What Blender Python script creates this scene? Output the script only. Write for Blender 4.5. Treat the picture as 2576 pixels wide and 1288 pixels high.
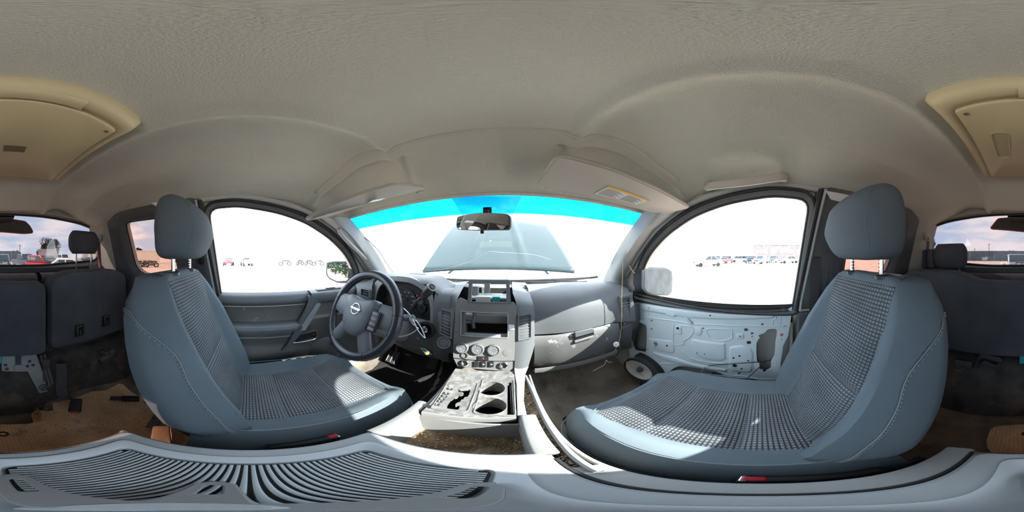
import bpy, bmesh, math, random
from mathutils import Vector, Matrix
random.seed(7)
sc = bpy.context.scene
for o in list(bpy.data.objects):
    bpy.data.objects.remove(o)
COL = sc.collection
R = math.radians
# ------------------------------------------------------------------ camera
# cab coordinates: x right, y forward, z measured from the camera height
CZ, CX, G = 1.60, 0.07, -1.60
K = R(360 / 2576)
HEAD = 1270.0                     # column of the photograph that looks straight ahead along the truck
cam = bpy.data.cameras.new('camera')
cam.type = 'PANO'
try:
    cam.panorama_type = 'EQUIRECTANGULAR'
except Exception:
    cam.cycles.panorama_type = 'EQUIRECTANGULAR'
cam.clip_start = 0.01
cam.clip_end = 2000
camo = bpy.data.objects.new('camera', cam)
COL.objects.link(camo)
camo.location = (CX, 0, CZ)
camo.rotation_euler = (R(90), 0, -(1288 - HEAD) * K)
sc.camera = camo
# ------------------------------------------------------------------ sky, sun, exposure
SUN_AZ, SUN_EL, SUN_E = R(112), R(32), 26.0
SKY_L = 6.0
w = bpy.data.worlds.new('sky'); sc.world = w; w.use_nodes = True
nt = w.node_tree; nt.nodes.clear()
N = nt.nodes.new; L = nt.links.new
out = N('ShaderNodeOutputWorld'); bg = N('ShaderNodeBackground'); L(bg.outputs[0], out.inputs[0])
tc = N('ShaderNodeTexCoord'); mp = N('ShaderNodeMapping'); mp.inputs['Scale'].default_value = (1.2, 1.2, 4.5)
L(tc.outputs['Generated'], mp.inputs[0])
nz = N('ShaderNodeTexNoise'); nz.inputs['Scale'].default_value = 2.6; nz.inputs['Detail'].default_value = 6; nz.inputs['Roughness'].default_value = .55
L(mp.outputs[0], nz.inputs['Vector'])
rp = N('ShaderNodeValToRGB'); rp.color_ramp.elements[0].position = .40; rp.color_ramp.elements[1].position = .60
rp.color_ramp.elements[0].color = (.52, .68, .88, 1); rp.color_ramp.elements[1].color = (.95, .93, .95, 1)
L(nz.outputs['Fac'], rp.inputs[0]); L(rp.outputs[0], bg.inputs[0]); bg.inputs[1].default_value = SKY_L
sun = bpy.data.lights.new('sun', 'SUN'); sun.energy = SUN_E; sun.angle = R(.6); sun.color = (1, .95, .88)
suno = bpy.data.objects.new('sun', sun); COL.objects.link(suno); suno.location = (20, -8, 14)
sd = Vector((math.sin(SUN_AZ) * math.cos(SUN_EL), math.cos(SUN_AZ) * math.cos(SUN_EL), math.sin(SUN_EL)))
suno.rotation_euler = sd.to_track_quat('Z', 'Y').to_euler()
vs = sc.view_settings
vs.view_transform = 'Standard'; vs.look = 'None'; vs.gamma = 1; vs.exposure = 0.08; vs.use_curve_mapping = False
try:
    sc.cycles.max_bounces = 10; sc.cycles.diffuse_bounces = 6; sc.cycles.transparent_max_bounces = 24
    sc.cycles.use_denoising = True
    sc.cycles.caustics_reflective = False; sc.cycles.caustics_refractive = False
    sc.cycles.sample_clamp_indirect = 6
except Exception:
    pass

# ------------------------------------------------------------------ helpers
def ray(px, py):
    a = (px - HEAD) * K; e = (644 - py) * K
    return Vector((math.cos(e) * math.sin(a), math.cos(e) * math.cos(a), math.sin(e)))
CAMP = Vector((CX, 0, 0))
def atp(px, py, p, n):
    d = ray(px, py); p = Vector(p); n = Vector(n)
    return CAMP + d * ((p - CAMP).dot(n) / d.dot(n))
def atx(px, py, x): return atp(px, py, (x, 0, 0), (1, 0, 0))
def aty(px, py, y): return atp(px, py, (0, y, 0), (0, 1, 0))
def atz(px, py, z): return atp(px, py, (0, 0, z), (0, 0, 1))
def atr(px, py, r):                 # horizontal distance r from the camera
    d = ray(px, py); return CAMP + d * (r / math.hypot(d.x, d.y))
def V(*a): return Vector(a)

WO = {}
def _reg(o, world, parent):
    WO[o.name] = Vector(world)
    if parent is not None:
        o.parent = parent
        o.location = Vector(world) - WO[parent.name]
    else:
        o.location = world
def thing(name, label, cat, loc, group=None, kind=None, parent=None):
    o = bpy.data.objects.new(name, None); COL.objects.link(o); o.empty_display_size = .05
    _reg(o, Vector(loc) + Vector((0, 0, CZ)), parent)
    tag(o, label, cat, group, kind)
    return o
def tag(o, label=None, cat=None, group=None, kind=None):
    if label: o['label'] = label
    if cat: o['category'] = cat
    if group: o['group'] = group
    if kind: o['kind'] = kind
    return o
def mk(name, bm, mat, parent=None, smooth=35, bevel=0, sub=0, bseg=2, recalc=True):
    if recalc: bmesh.ops.recalc_face_normals(bm, faces=bm.faces)
    xs = [v.co for v in bm.verts]
    lo = Vector((min(c.x for c in xs), min(c.y for c in xs), min(c.z for c in xs)))
    hi = Vector((max(c.x for c in xs), max(c.y for c in xs), max(c.z for c in xs)))
    base = Vector(((lo.x + hi.x) / 2, (lo.y + hi.y) / 2, lo.z))
    for v in bm.verts: v.co -= base
    me = bpy.data.meshes.new(name)
    bm.to_mesh(me); bm.free()
    if smooth:
        for p in me.polygons: p.use_smooth = True
        if smooth < 180: me.set_sharp_from_angle(angle=R(smooth))
    me.materials.append(MAT(mat))
    o = bpy.data.objects.new(name, me); COL.objects.link(o)
    _reg(o, base + Vector((0, 0, CZ)), parent)
    if bevel:
        m = o.modifiers.new('bevel', 'BEVEL'); m.width = bevel; m.segments = bseg; m.limit_method = 'ANGLE'; m.angle_limit = R(40)
    if sub:
        m = o.modifiers.new('sub', 'SUBSURF'); m.levels = sub; m.render_levels = sub
    return o
def clone(o, world_loc, parent=None, rotz=None, name=None):
    c = o.copy(); COL.objects.link(c)
    if name: c.name = name
    _reg(c, Vector(world_loc) + Vector((0, 0, CZ)), parent)
    if rotz is not None: c.rotation_euler = (0, 0, rotz)
    return c
def NB(): return bmesh.new()
def b_box(bm, c, s, rot=None):
    m = Matrix.Translation(Vector(c)) @ (rot.to_4x4() if rot else Matrix()) @ Matrix.Diagonal((s[0], s[1], s[2], 1))
    return bmesh.ops.create_cube(bm, size=1, matrix=m)['verts']
def b_rbox(bm, c, s, r, seg=3, rot=None):
    t = bmesh.new(); b_box(t, (0, 0, 0), s)
    bmesh.ops.bevel(t, geom=list(t.edges), offset=r, segments=seg, profile=.5, affect='EDGES', clamp_overlap=True)
    m = Matrix.Translation(Vector(c)) @ (rot.to_4x4() if rot else Matrix())
    join(bm, t, m)
def join(bm, t, m=None):
    mp_ = {}
    for v in t.verts:
        mp_[v] = bm.verts.new((m @ v.co) if m is not None else v.co)
    for f in t.faces:
        try: bm.faces.new([mp_[v] for v in f.verts])
        except ValueError: pass
    t.free()
def b_grid(bm, rows, close_u=False, close_v=False, uv=False):
    vs = [[bm.verts.new(p) for p in r] for r in rows]
    ny, nx = len(vs), len(vs[0])
    uvl = bm.loops.layers.uv.verify() if uv else None
    fs = []
    for j in range(ny if close_v else ny - 1):
        for i in range(nx if close_u else nx - 1):
            q = [vs[j][i], vs[j][(i + 1) % nx], vs[(j + 1) % ny][(i + 1) % nx], vs[(j + 1) % ny][i]]
            f = bm.faces.new(q); fs.append(f)
            if uv:
                for lp, (a, b) in zip(f.loops, ((i, j), (i + 1, j), (i + 1, j + 1), (i, j + 1))):
                    lp[uvl].uv = (a / (nx - 1), b / (ny - 1))
    return vs, fs
def b_loft(bm, rings, cap=True):
    vs, fs = b_grid(bm, rings, close_u=True)
    if cap:
        bm.faces.new(list(reversed(vs[0]))); bm.faces.new(vs[-1])
    return vs
def b_tube(bm, pts, r, n=8, closed=False, cap=True):
    pts = [Vector(p) for p in pts]; m = len(pts); rings = []
    up = None
    for i, p in enumerate(pts):
        if closed: t = pts[(i + 1) % m] - pts[i - 1]
        else: t = pts[min(i + 1, m - 1)] - pts[max(i - 1, 0)]
        t.normalize()
        if up is None:
            up = Vector((0, 0, 1)) if abs(t.z) < .9 else Vector((1, 0, 0))
        s = t.cross(up).normalized(); up = s.cross(t).normalized()
        rr = r[i] if isinstance(r, (list, tuple)) else r
        rings.append([p + (s * math.cos(2 * math.pi * k / n) + up * math.sin(2 * math.pi * k / n)) * rr for k in range(n)])
    if closed:
        b_grid(bm, rings, close_u=True, close_v=True)
    else:
        b_loft(bm, rings, cap)
def b_lathe(bm, prof, o, axis, n=24, cap=True):
    axis = Vector(axis).normalized(); o = Vector(o)
    u = axis.orthogonal().normalized(); v = axis.cross(u)
    rings = [[o + axis * h + (u * math.cos(2 * math.pi * k / n) + v * math.sin(2 * math.pi * k / n)) * max(r, 1e-4) for k in range(n)] for r, h in prof]
    vs, fs = b_grid(bm, rings, close_u=True)
    if cap:
        if min(h for r, h in prof) >= prof[0][1] - 1e-9: bm.faces.new(list(reversed(vs[0])))
        bm.faces.new(vs[-1])
def b_panel(bm, outer, holes, thick):
    """flat polygon (3-d points) with holes, thickened along vector thick"""
    t = bmesh.new(); es = []
    for lp in [outer] + list(holes):
        vs = [t.verts.new(p) for p in lp]
        for i in range(len(vs)): es.append(t.edges.new((vs[i], vs[(i + 1) % len(vs)])))
    r = bmesh.ops.triangle_fill(t, use_beauty=True, use_dissolve=False, edges=es)
    fs = [f for f in t.faces]
    if thick is not None and Vector(thick).length > 0:
        e = bmesh.ops.extrude_face_region(t, geom=fs)
        for g in e['geom']:
            if isinstance(g, bmesh.types.BMVert): g.co += Vector(thick)
        bmesh.ops.recalc_face_normals(t, faces=t.faces)
    join(bm, t)
def rpoly(pts, r, seg=4):
    """round the corners of a 2-d/3-d polygon"""
    pts = [Vector(p) for p in pts]; n = len(pts); o = []
    for i in range(n):
        p = pts[i]; a = pts[i - 1] - p; b = pts[(i + 1) % n] - p
        rr = r[i] if isinstance(r, (list, tuple)) else r
        d = min(rr, a.length * .49, b.length * .49)
        if d < 1e-6: o.append(p); continue
        A = p + a.normalized() * d; B = p + b.normalized() * d
        for k in range(seg + 1):
            t = k / seg
            o.append(A * (1 - t) ** 2 + p * (2 * t * (1 - t)) + B * t * t)
    return o
def spline(pts, n=6, closed=False):
    pts = [Vector(p) for p in pts]; m = len(pts); o = []
    rng = range(m) if closed else range(m - 1)
    for i in rng:
        if closed: p0, p1, p2, p3 = pts[i - 1], pts[i], pts[(i + 1) % m], pts[(i + 2) % m]
        else: p0, p1, p2, p3 = pts[max(i - 1, 0)], pts[i], pts[i + 1], pts[min(i + 2, m - 1)]
        for k in range(n):
            t = k / n
            o.append(.5 * ((2 * p1) + (p2 - p0) * t + (2 * p0 - 5 * p1 + 4 * p2 - p3) * t * t + (3 * p1 - p0 - 3 * p2 + p3) * t ** 3))
    if not closed: o.append(pts[-1])
    return o
def circle(c, r, n, u=(1, 0, 0), v=(0, 0, 1), ph=0):
    c = Vector(c); u = Vector(u); v = Vector(v)
    rx, ry = r if isinstance(r, tuple) else (r, r)
    return [c + u * rx * math.cos(2 * math.pi * k / n + ph) + v * ry * math.sin(2 * math.pi * k / n + ph) for k in range(n)]
def lerp(a, b, t): return a + (b - a) * t
def interp(tab, x):
    if x <= tab[0][0]: return tab[0][1]
    for (x0, y0), (x1, y1) in zip(tab, tab[1:]):
        if x <= x1: return y0 + (y1 - y0) * (x - x0) / (x1 - x0)
    return tab[-1][1]
def sm(a, b, x):
    t = min(1, max(0, (x - a) / (b - a))); return t * t * (3 - 2 * t)
def text(name, s, size, origin, u, v, mat, parent=None, depth=.0006, align='CENTER'):
    """lettering as a thin mesh: u = reading direction, v = up"""
    cu = bpy.data.curves.new(name, 'FONT'); cu.body = s; cu.size = size; cu.extrude = depth
    cu.align_x = align; cu.align_y = 'CENTER'; cu.resolution_u = 2
    to = bpy.data.objects.new(name, cu); COL.objects.link(to)
    dg = bpy.context.evaluated_depsgraph_get()
    me = bpy.data.meshes.new_from_object(to.evaluated_get(dg))
    bpy.data.objects.remove(to); bpy.data.curves.remove(cu)
    u = Vector(u).normalized(); v = Vector(v).normalized(); w_ = u.cross(v)
    bm = NB(); bm.from_mesh(me); bpy.data.meshes.remove(me)
    for x in bm.verts: x.co = Vector(origin) + u * x.co.x + v * x.co.y + w_ * x.co.z
    return mk(name, bm, mat, parent, smooth=0, recalc=False)

# ------------------------------------------------------------------ materials
_M = {}
def MAT(n):
    if isinstance(n, bpy.types.Material): return n
    return _M[n]
def pm(name, col, rough=.6, metal=0, spec=.5, var=None, bump=None, wear=None, wear2=None, emis=None, sheen=0, coat=0):
    """procedural material. var=(scale, amount); bump=(scale, strength, distance); wear=(colour, scale, lo, hi)"""
    m = bpy.data.materials.new(name); m.use_nodes = True; nt = m.node_tree
    N = nt.nodes.new; L = nt.links.new
    b = nt.nodes['Principled BSDF']
    b.inputs['Base Color'].default_value = (*col, 1); b.inputs['Roughness'].default_value = rough
    b.inputs['Metallic'].default_value = metal; b.inputs['Specular IOR Level'].default_value = spec
    if sheen: b.inputs['Sheen Weight'].default_value = sheen
    if coat: b.inputs['Coat Weight'].default_value = coat
    tc = N('ShaderNodeTexCoord'); co = tc.outputs['Object']
    cs = None
    if var:
        n = N('ShaderNodeTexNoise'); n.inputs['Scale'].default_value = var[0]; n.inputs['Detail'].default_value = 5; L(co, n.inputs['Vector'])
        r = N('ShaderNodeMapRange'); r.inputs[1].default_value = .3; r.inputs[2].default_value = .7; r.inputs[3].default_value = 1 - var[1]; r.inputs[4].default_value = 1 + var[1]
        L(n.outputs['Fac'], r.inputs[0])
        x = N('ShaderNodeVectorMath'); x.operation = 'SCALE'; x.inputs[0].default_value = col; L(r.outputs[0], x.inputs['Scale']); cs = x.outputs[0]
    for wr in (wear, wear2):
        if wr:
            n = N('ShaderNodeTexNoise'); n.inputs['Scale'].default_value = wr[1]; n.inputs['Detail'].default_value = 8; n.inputs['Roughness'].default_value = .65; L(co, n.inputs['Vector'])
            r = N('ShaderNodeMapRange'); r.inputs[1].default_value = wr[2]; r.inputs[2].default_value = wr[3]; L(n.outputs['Fac'], r.inputs[0])
            x = N('ShaderNodeMix'); x.data_type = 'RGBA'; L(r.outputs[0], x.inputs[0])
            if cs: L(cs, x.inputs[6])
            else: x.inputs[6].default_value = (*col, 1)
            x.inputs[7].default_value = (*wr[0], 1); cs = x.outputs[2]
    if cs: L(cs, b.inputs['Base Color'])
    if bump:
        n = N('ShaderNodeTexNoise'); n.inputs['Scale'].default_value = bump[0]; n.inputs['Detail'].default_value = 3; L(co, n.inputs['Vector'])
        bp = N('ShaderNodeBump'); bp.inputs['Strength'].default_value = bump[1]; bp.inputs['Distance'].default_value = bump[2]
        L(n.outputs['Fac'], bp.inputs['Height']); L(bp.outputs[0], b.inputs['Normal'])
    if emis:
        b.inputs['Emission Color'].default_value = (*emis[0], 1); b.inputs['Emission Strength'].default_value = emis[1]
    _M[name] = m
    return m
def schlick(N, L, f0):
    lw = N('ShaderNodeLayerWeight'); lw.inputs[0].default_value = .5
    p = N('ShaderNodeMath'); p.operation = 'POWER'; p.inputs[1].default_value = 5; L(lw.outputs['Facing'], p.inputs[0])
    r = N('ShaderNodeMapRange'); r.inputs[3].default_value = f0; r.inputs[4].default_value = .8; L(p.outputs[0], r.inputs[0])
    return r.outputs[0]
def glass(name, tint, gloss=.06, rough=.0, dirt=0):
    m = bpy.data.materials.new(name); m.use_nodes = True; nt = m.node_tree; nt.nodes.clear()
    N = nt.nodes.new; L = nt.links.new
    o = N('ShaderNodeOutputMaterial'); t = N('ShaderNodeBsdfTransparent'); t.inputs[0].default_value = (*tint, 1)
    g = N('ShaderNodeBsdfGlossy'); g.inputs['Roughness'].default_value = rough; g.inputs[0].default_value = (1, 1, 1, 1)
    s = schlick(N, L, gloss)
    mx = N('ShaderNodeMixShader'); L(s, mx.inputs[0]); L(t.outputs[0], mx.inputs[1]); L(g.outputs[0], mx.inputs[2])
    last = mx.outputs[0]
    if dirt:
        tc = N('ShaderNodeTexCoord'); n = N('ShaderNodeTexNoise'); n.inputs['Scale'].default_value = 6; n.inputs['Detail'].default_value = 8; L(tc.outputs['Object'], n.inputs[0])
        r = N('ShaderNodeMapRange'); r.inputs[1].default_value = .45; r.inputs[2].default_value = .75; r.inputs[4].default_value = dirt; L(n.outputs['Fac'], r.inputs[0])
        d = N('ShaderNodeBsdfDiffuse'); d.inputs[0].default_value = (.5, .48, .45, 1)
        m2 = N('ShaderNodeMixShader'); L(r.outputs[0], m2.inputs[0]); L(last, m2.inputs[1]); L(d.outputs[0], m2.inputs[2]); last = m2.outputs[0]
    L(last, o.inputs[0]); _M[name] = m; return m
def weave(name, col, dark, pitch, axes, rough=.85, spots=True, strength=.7):
    """waffle cloth: rows of small raised cells; axes = the two object axes the rows follow"""
    m = pm(name, col, rough, spec=.2); nt = m.node_tree; N = nt.nodes.new; L = nt.links.new
    b = nt.nodes['Principled BSDF']; tc = N('ShaderNodeTexCoord'); sx = N('ShaderNodeSeparateXYZ'); L(tc.outputs['Object'], sx.inputs[0])
    outs = []
    for ax, p in zip(axes, pitch):
        k = N('ShaderNodeMath'); k.operation = 'MULTIPLY'; k.inputs[1].default_value = math.pi / p; L(sx.outputs[ax], k.inputs[0])
        s = N('ShaderNodeMath'); s.operation = 'SINE'; L(k.outputs[0], s.inputs[0]); ab = N('ShaderNodeMath'); ab.operation = 'ABSOLUTE'; L(s.outputs[0], ab.inputs[0]); wgt = N('ShaderNodeMath'); wgt.operation = 'MULTIPLY'; wgt.inputs[1].default_value = 1.5 if ax == 'X' else 1.0; L(ab.outputs[0], wgt.inputs[0]); outs.append(wgt.outputs[0])
    mn = N('ShaderNodeMath'); mn.operation = 'MINIMUM'; L(outs[0], mn.inputs[0]); L(outs[1], mn.inputs[1])
    r = N('ShaderNodeMapRange'); r.inputs[1].default_value = .0; r.inputs[2].default_value = .95; r.interpolation_type = 'SMOOTHSTEP'; L(mn.outputs[0], r.inputs[0])
    mx = N('ShaderNodeMix'); mx.data_type = 'RGBA'; L(r.outputs[0], mx.inputs[0]); mx.inputs[6].default_value = (*dark, 1); mx.inputs[7].default_value = (*col, 1)
    cs = mx.outputs[2]
    if spots:
        n = N('ShaderNodeTexNoise'); n.inputs['Scale'].default_value = 7; n.inputs['Detail'].default_value = 6; L(tc.outputs['Object'], n.inputs[0])
        q = N('ShaderNodeMapRange'); q.inputs[1].default_value = .35; q.inputs[2].default_value = .7; q.inputs[3].default_value = .85; q.inputs[4].default_value = 1.2; L(n.outputs['Fac'], q.inputs[0])
        v = N('ShaderNodeVectorMath'); v.operation = 'SCALE'; L(cs, v.inputs[0]); L(q.outputs[0], v.inputs['Scale']); cs = v.outputs[0]
    L(cs, b.inputs['Base Color'])
    bp = N('ShaderNodeBump'); bp.inputs['Strength'].default_value = strength; bp.inputs['Distance'].default_value = .003; L(r.outputs[0], bp.inputs['Height']); L(bp.outputs[0], b.inputs['Normal'])
    return m

DUST = (.42, .37, .30)
pm('headliner', (.585, .572, .495), .95, var=(3, .05), bump=(330, .9, .0026))
pm('visor_vinyl', (.52, .49, .44), .7, var=(5, .05), bump=(300, .15, .002))
pm('beige_plastic', (.62, .52, .31), .42, var=(4, .05), bump=(350, .06, .001))
pm('beige_dark', (.20, .15, .09), .6)
pm('beige_trim', (.42, .39, .34), .6, var=(6, .06), bump=(300, .1, .001))
pm('pillar_trim', (.46, .47, .455), .6, var=(6, .08), bump=(300, .12, .001))
pm('dark_trim', (.11, .112, .118), .6, var=(8, .15), bump=(260, .18, .001), wear=((.22, .2, .17), 5, .62, .8))
pm('door_plastic', (.105, .103, .098), .5, var=(5, .2), bump=(240, .25, .0012), wear=((.30, .27, .22), 9, .64, .72))
pm('door_plastic_bluelit', (.125, .135, .143), .42, var=(5, .12), bump=(240, .2, .0012))  # lighter copy of door_plastic with the blue light put into its colour
pm('dash_plastic', (.125, .130, .136), .5, var=(5, .1), bump=(300, .22, .001), wear=((.28, .25, .22), 7, .66, .80))
pm('dash_worn', (.12, .118, .115), .55, var=(5, .15), bump=(260, .25, .001), wear=((.50, .47, .43), 13, .60, .68), wear2=(DUST, 4, .60, .85))
pm('stack_plastic', (.155, .152, .148), .5, var=(6, .08), bump=(320, .15, .001), wear=((.5, .48, .44), 16, .68, .74))
pm('silver_trim', (.24, .24, .24), .42, .1, var=(6, .1), wear=((.5, .48, .44), 10, .64, .74))
pm('handle_silver', (.36, .37, .36), .45, .1, var=(20, .12))
pm('console_plastic', (.215, .212, .205), .55, var=(7, .1), bump=(300, .15, .001), wear=(DUST, 6, .60, .85))
pm('console_dirty', (.115, .112, .108), .6, var=(30, .3), bump=(200, .3, .001), wear=((.25, .23, .205), 55, .46, .72), wear2=((.17, .10, .06), 16, .66, .76))
pm('lid_plastic', (.27, .285, .29), .6, var=(7, .06), bump=(420, .3, .001))
pm('rib_rubber', (.32, .335, .34), .4, spec=.6)
pm('lid_rim', (.40, .42, .435), .5, var=(7, .04), bump=(420, .15, .001))
pm('rib_gap', (.012, .013, .016), .6)
pm('black', (.008, .008, .009), .7)
pm('black_plastic', (.018, .018, .02), .4, var=(9, .2))
pm('black_rubber', (.022, .022, .022), .65, var=(8, .3), wear=((.2, .18, .15), 8, .65, .8))
pm('leather', (.028, .029, .036), .33, bump=(260, .25, .0012), var=(8, .2))
pm('stitch', (.30, .30, .30), .8)
pm('airbag_cover', (.13, .142, .155), .5, bump=(420, .2, .001), var=(6, .08))
pm('chrome', (.75, .76, .78), .16, 1)
pm('steel', (.24, .245, .245), .5, .25, var=(12, .2), wear=((.3, .2, .13), 12, .6, .75))
pm('steel_dark', (.10, .10, .10), .55, .2, var=(12, .3), wear=((.25, .16, .1), 14, .55, .7))
pm('red_plastic', (.55, .03, .05), .35)
pm('red_mark', (.85, .03, .03), .4, emis=((1, .05, .03), .35))
pm('needle_red', (.55, .12, .09), .5)
pm('orange_mark', (.9, .3, .03), .4, emis=((1, .3, .03), .5))
pm('white_mark', (.75, .75, .75), .6)
pm('grey_mark', (.20, .20, .20), .6)
pm('white_plastic', (.80, .80, .80), .4)
pm('fabric', (.108, .132, .150), .9, spec=.2, var=(6, .10), bump=(700, .45, .0015), wear=((.34, .34, .34), 60, .70, .80), wear2=((.26, .255, .24), 6, .62, .85))
pm('fabric_side', (.108, .136, .156), .9, spec=.2, var=(6, .08), bump=(800, .5, .0015), wear=((.34, .34, .34), 70, .73, .80))
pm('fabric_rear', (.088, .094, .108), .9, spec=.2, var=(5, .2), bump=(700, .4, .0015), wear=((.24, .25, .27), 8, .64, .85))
pm('piping', (.16, .19, .20), .85)
weave('waffle', (.185, .193, .203), (.038, .040, .045), (.0095, .0085), ('X', 'Y'))
weave('waffle_back', (.155, .172, .187), (.042, .048, .055), (.0095, .0085), ('X', 'Z'))
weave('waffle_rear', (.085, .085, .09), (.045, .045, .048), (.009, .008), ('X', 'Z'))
pm('carpet', (.085, .078, .072), 1, spec=.05, var=(9, .35), bump=(500, .8, .004), wear=((.24, .17, .12), 6, .52, .75), wear2=((.6, .58, .55), 45, .72, .78))
pm('carpet_dusty', (.23, .19, .155), 1, spec=.05, var=(7, .35), bump=(420, .9, .004), wear=((.36, .29, .22), 5, .50, .75), wear2=((.07, .06, .05), 4, .55, .75))
pm('mat_rubber', (.74, .50, .30), .9, spec=.1, var=(6, .3), wear=((.75, .56, .36), 9, .55, .7), wear2=((.25, .17, .11), 7, .60, .75))
pm('foam_tear', (.62, .55, .42), .9, bump=(120, .8, .004))
pm('door_paint', (.60, .685, .72), .38, var=(3, .04), coat=.1, wear=((.45, .40, .33), 5, .66, .85))
pm('door_paint_recess', (.57, .655, .69), .4, var=(3, .05))
pm('door_skin', (.30, .295, .28), .5, var=(4, .1))
pm('dirt', (.23, .16, .10), 1, spec=.05, var=(30, .5), bump=(160, 1, .006), wear=((.45, .38, .30), 40, .6, .7))
pm('paper', (.75, .68, .62), .9, var=(20, .1))
pm('speaker_cone', (.52, .50, .46), .8, var=(8, .12))
pm('wire', (.02, .02, .02), .5)
pm('wire_tan', (.50, .36, .18), .6)
pm('wire_white', (.6, .58, .52), .6)
pm('mirror_dark', (.055, .06, .066), .9, spec=.1, var=(8, .25))
pm('mirror', (.86, .9, .92), .02, 1)
pm('gauge_face', (.02, .021, .024), .5)
pm('belt', (.06, .055, .06), .8, bump=(500, .4, .001))
pm('belt_red', (.17, .05, .055), .8, bump=(500, .4, .001))
pm('hood_paint', (.030, .046, .050), .38, spec=.25, var=(3, .08))
pm('teal_plastic', (.05, .42, .46), .5)
glass('glass_clear', (.93, .97, .98), .05)
glass('glass_tint', (.43, .365, .345), .05)
glass('glass_rear', (.385, .365, .37), .05)
glass('lens', (.85, .87, .9), .06)
# windshield: clear glass with a cyan shade band along its top edge (v coordinate of the sheet)
def windshield_mat():
    m = bpy.data.materials.new('glass_windshield'); m.use_nodes = True; nt = m.node_tree; nt.nodes.clear()
    N = nt.nodes.new; L = nt.links.new
    o = N('ShaderNodeOutputMaterial'); t = N('ShaderNodeBsdfTransparent')
    uv = N('ShaderNodeUVMap'); s = N('ShaderNodeSeparateXYZ'); L(uv.outputs[0], s.inputs[0])
    r = N('ShaderNodeValToRGB'); cr = r.color_ramp
    cr.elements[0].position = 0; cr.elements[0].color = (.003, .165, .42, 1)
    cr.elements[1].position = 0.2333; cr.elements[1].color = (.93, .97, .97, 1)
    e = cr.elements.new(0.1714); e.color = (.006, .34, .62, 1)
    e = cr.elements.new(0.1981); e.color = (.88, .95, .95, 1)
    L(s.outputs['Y'], r.inputs[0]); L(r.outputs[0], t.inputs[0])
    g = N('ShaderNodeBsdfGlossy'); g.inputs['Roughness'].default_value = 0
    mx = N('ShaderNodeMixShader'); L(schlick(N, L, .03), mx.inputs[0]); L(t.outputs[0], mx.inputs[1]); L(g.outputs[0], mx.inputs[2])
    L(mx.outputs[0], o.inputs[0]); _M['glass_windshield'] = m
windshield_mat()
glass('frit', (.38, .56, .68), .05)
glass('frit_light', (.72, .80, .82), .03)

# ================================================================== the cab shell
def side3(y, z, s, inn=0.0):
    x = .83 - .311 * max(0, z + .2) - inn
    return Vector((s * x, y, z))
SIDE_N = Vector((1, 0, .311)).normalized()
def sideray(px, py, s, inn=0.0):
    return atp(px, py, (s * (.83 - inn), 0, -.2), (s, 0, .311))
WIN = rpoly([(.715, -.26, 0), (-.150, -.26, 0), (-.196, .235, 0), (-.05, .241, 0), (.14, .213, 0), (.287, .173, 0), (.44, .099, 0), (.565, .008, 0), (.65, -.098, 0)],
            [.01, .01, .055, .04, .06, .06, .06, .06, .05], 4)
QWIN = rpoly([(-.40, -.135, 0), (-.72, -.125, 0), (-.735, .225, 0), (-.40, .218, 0)], [.05, .10, .04, .04], 5)
DOOR = rpoly([(.80, -.80, 0), (-.16, -.80, 0), (-.225, .265, 0), (-.05, .272, 0), (.15, .245, 0), (.31, .203, 0), (.475, .122, 0), (.61, .02, 0), (.80, -.15, 0)],
             [.05, .05, .05, .04, .06, .06, .06, .06, .03], 4)
def up(poly, s, inn=0.0): return [side3(p.x, p.y, s, inn) for p in poly]
def offs(poly, d):
    """grow a (y,z) outline about its own border"""
    n = len(poly); o = []
    area = sum(poly[i].x * poly[(i + 1) % n].y - poly[(i + 1) % n].x * poly[i].y for i in range(n))
    for i in range(n):
        t = (poly[(i + 1) % n] - poly[i - 1]); t.normalize()
        nn = Vector((t.y, -t.x, 0)) * (1 if area > 0 else -1)
        o.append(poly[i] + nn * d)
    return o
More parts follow.
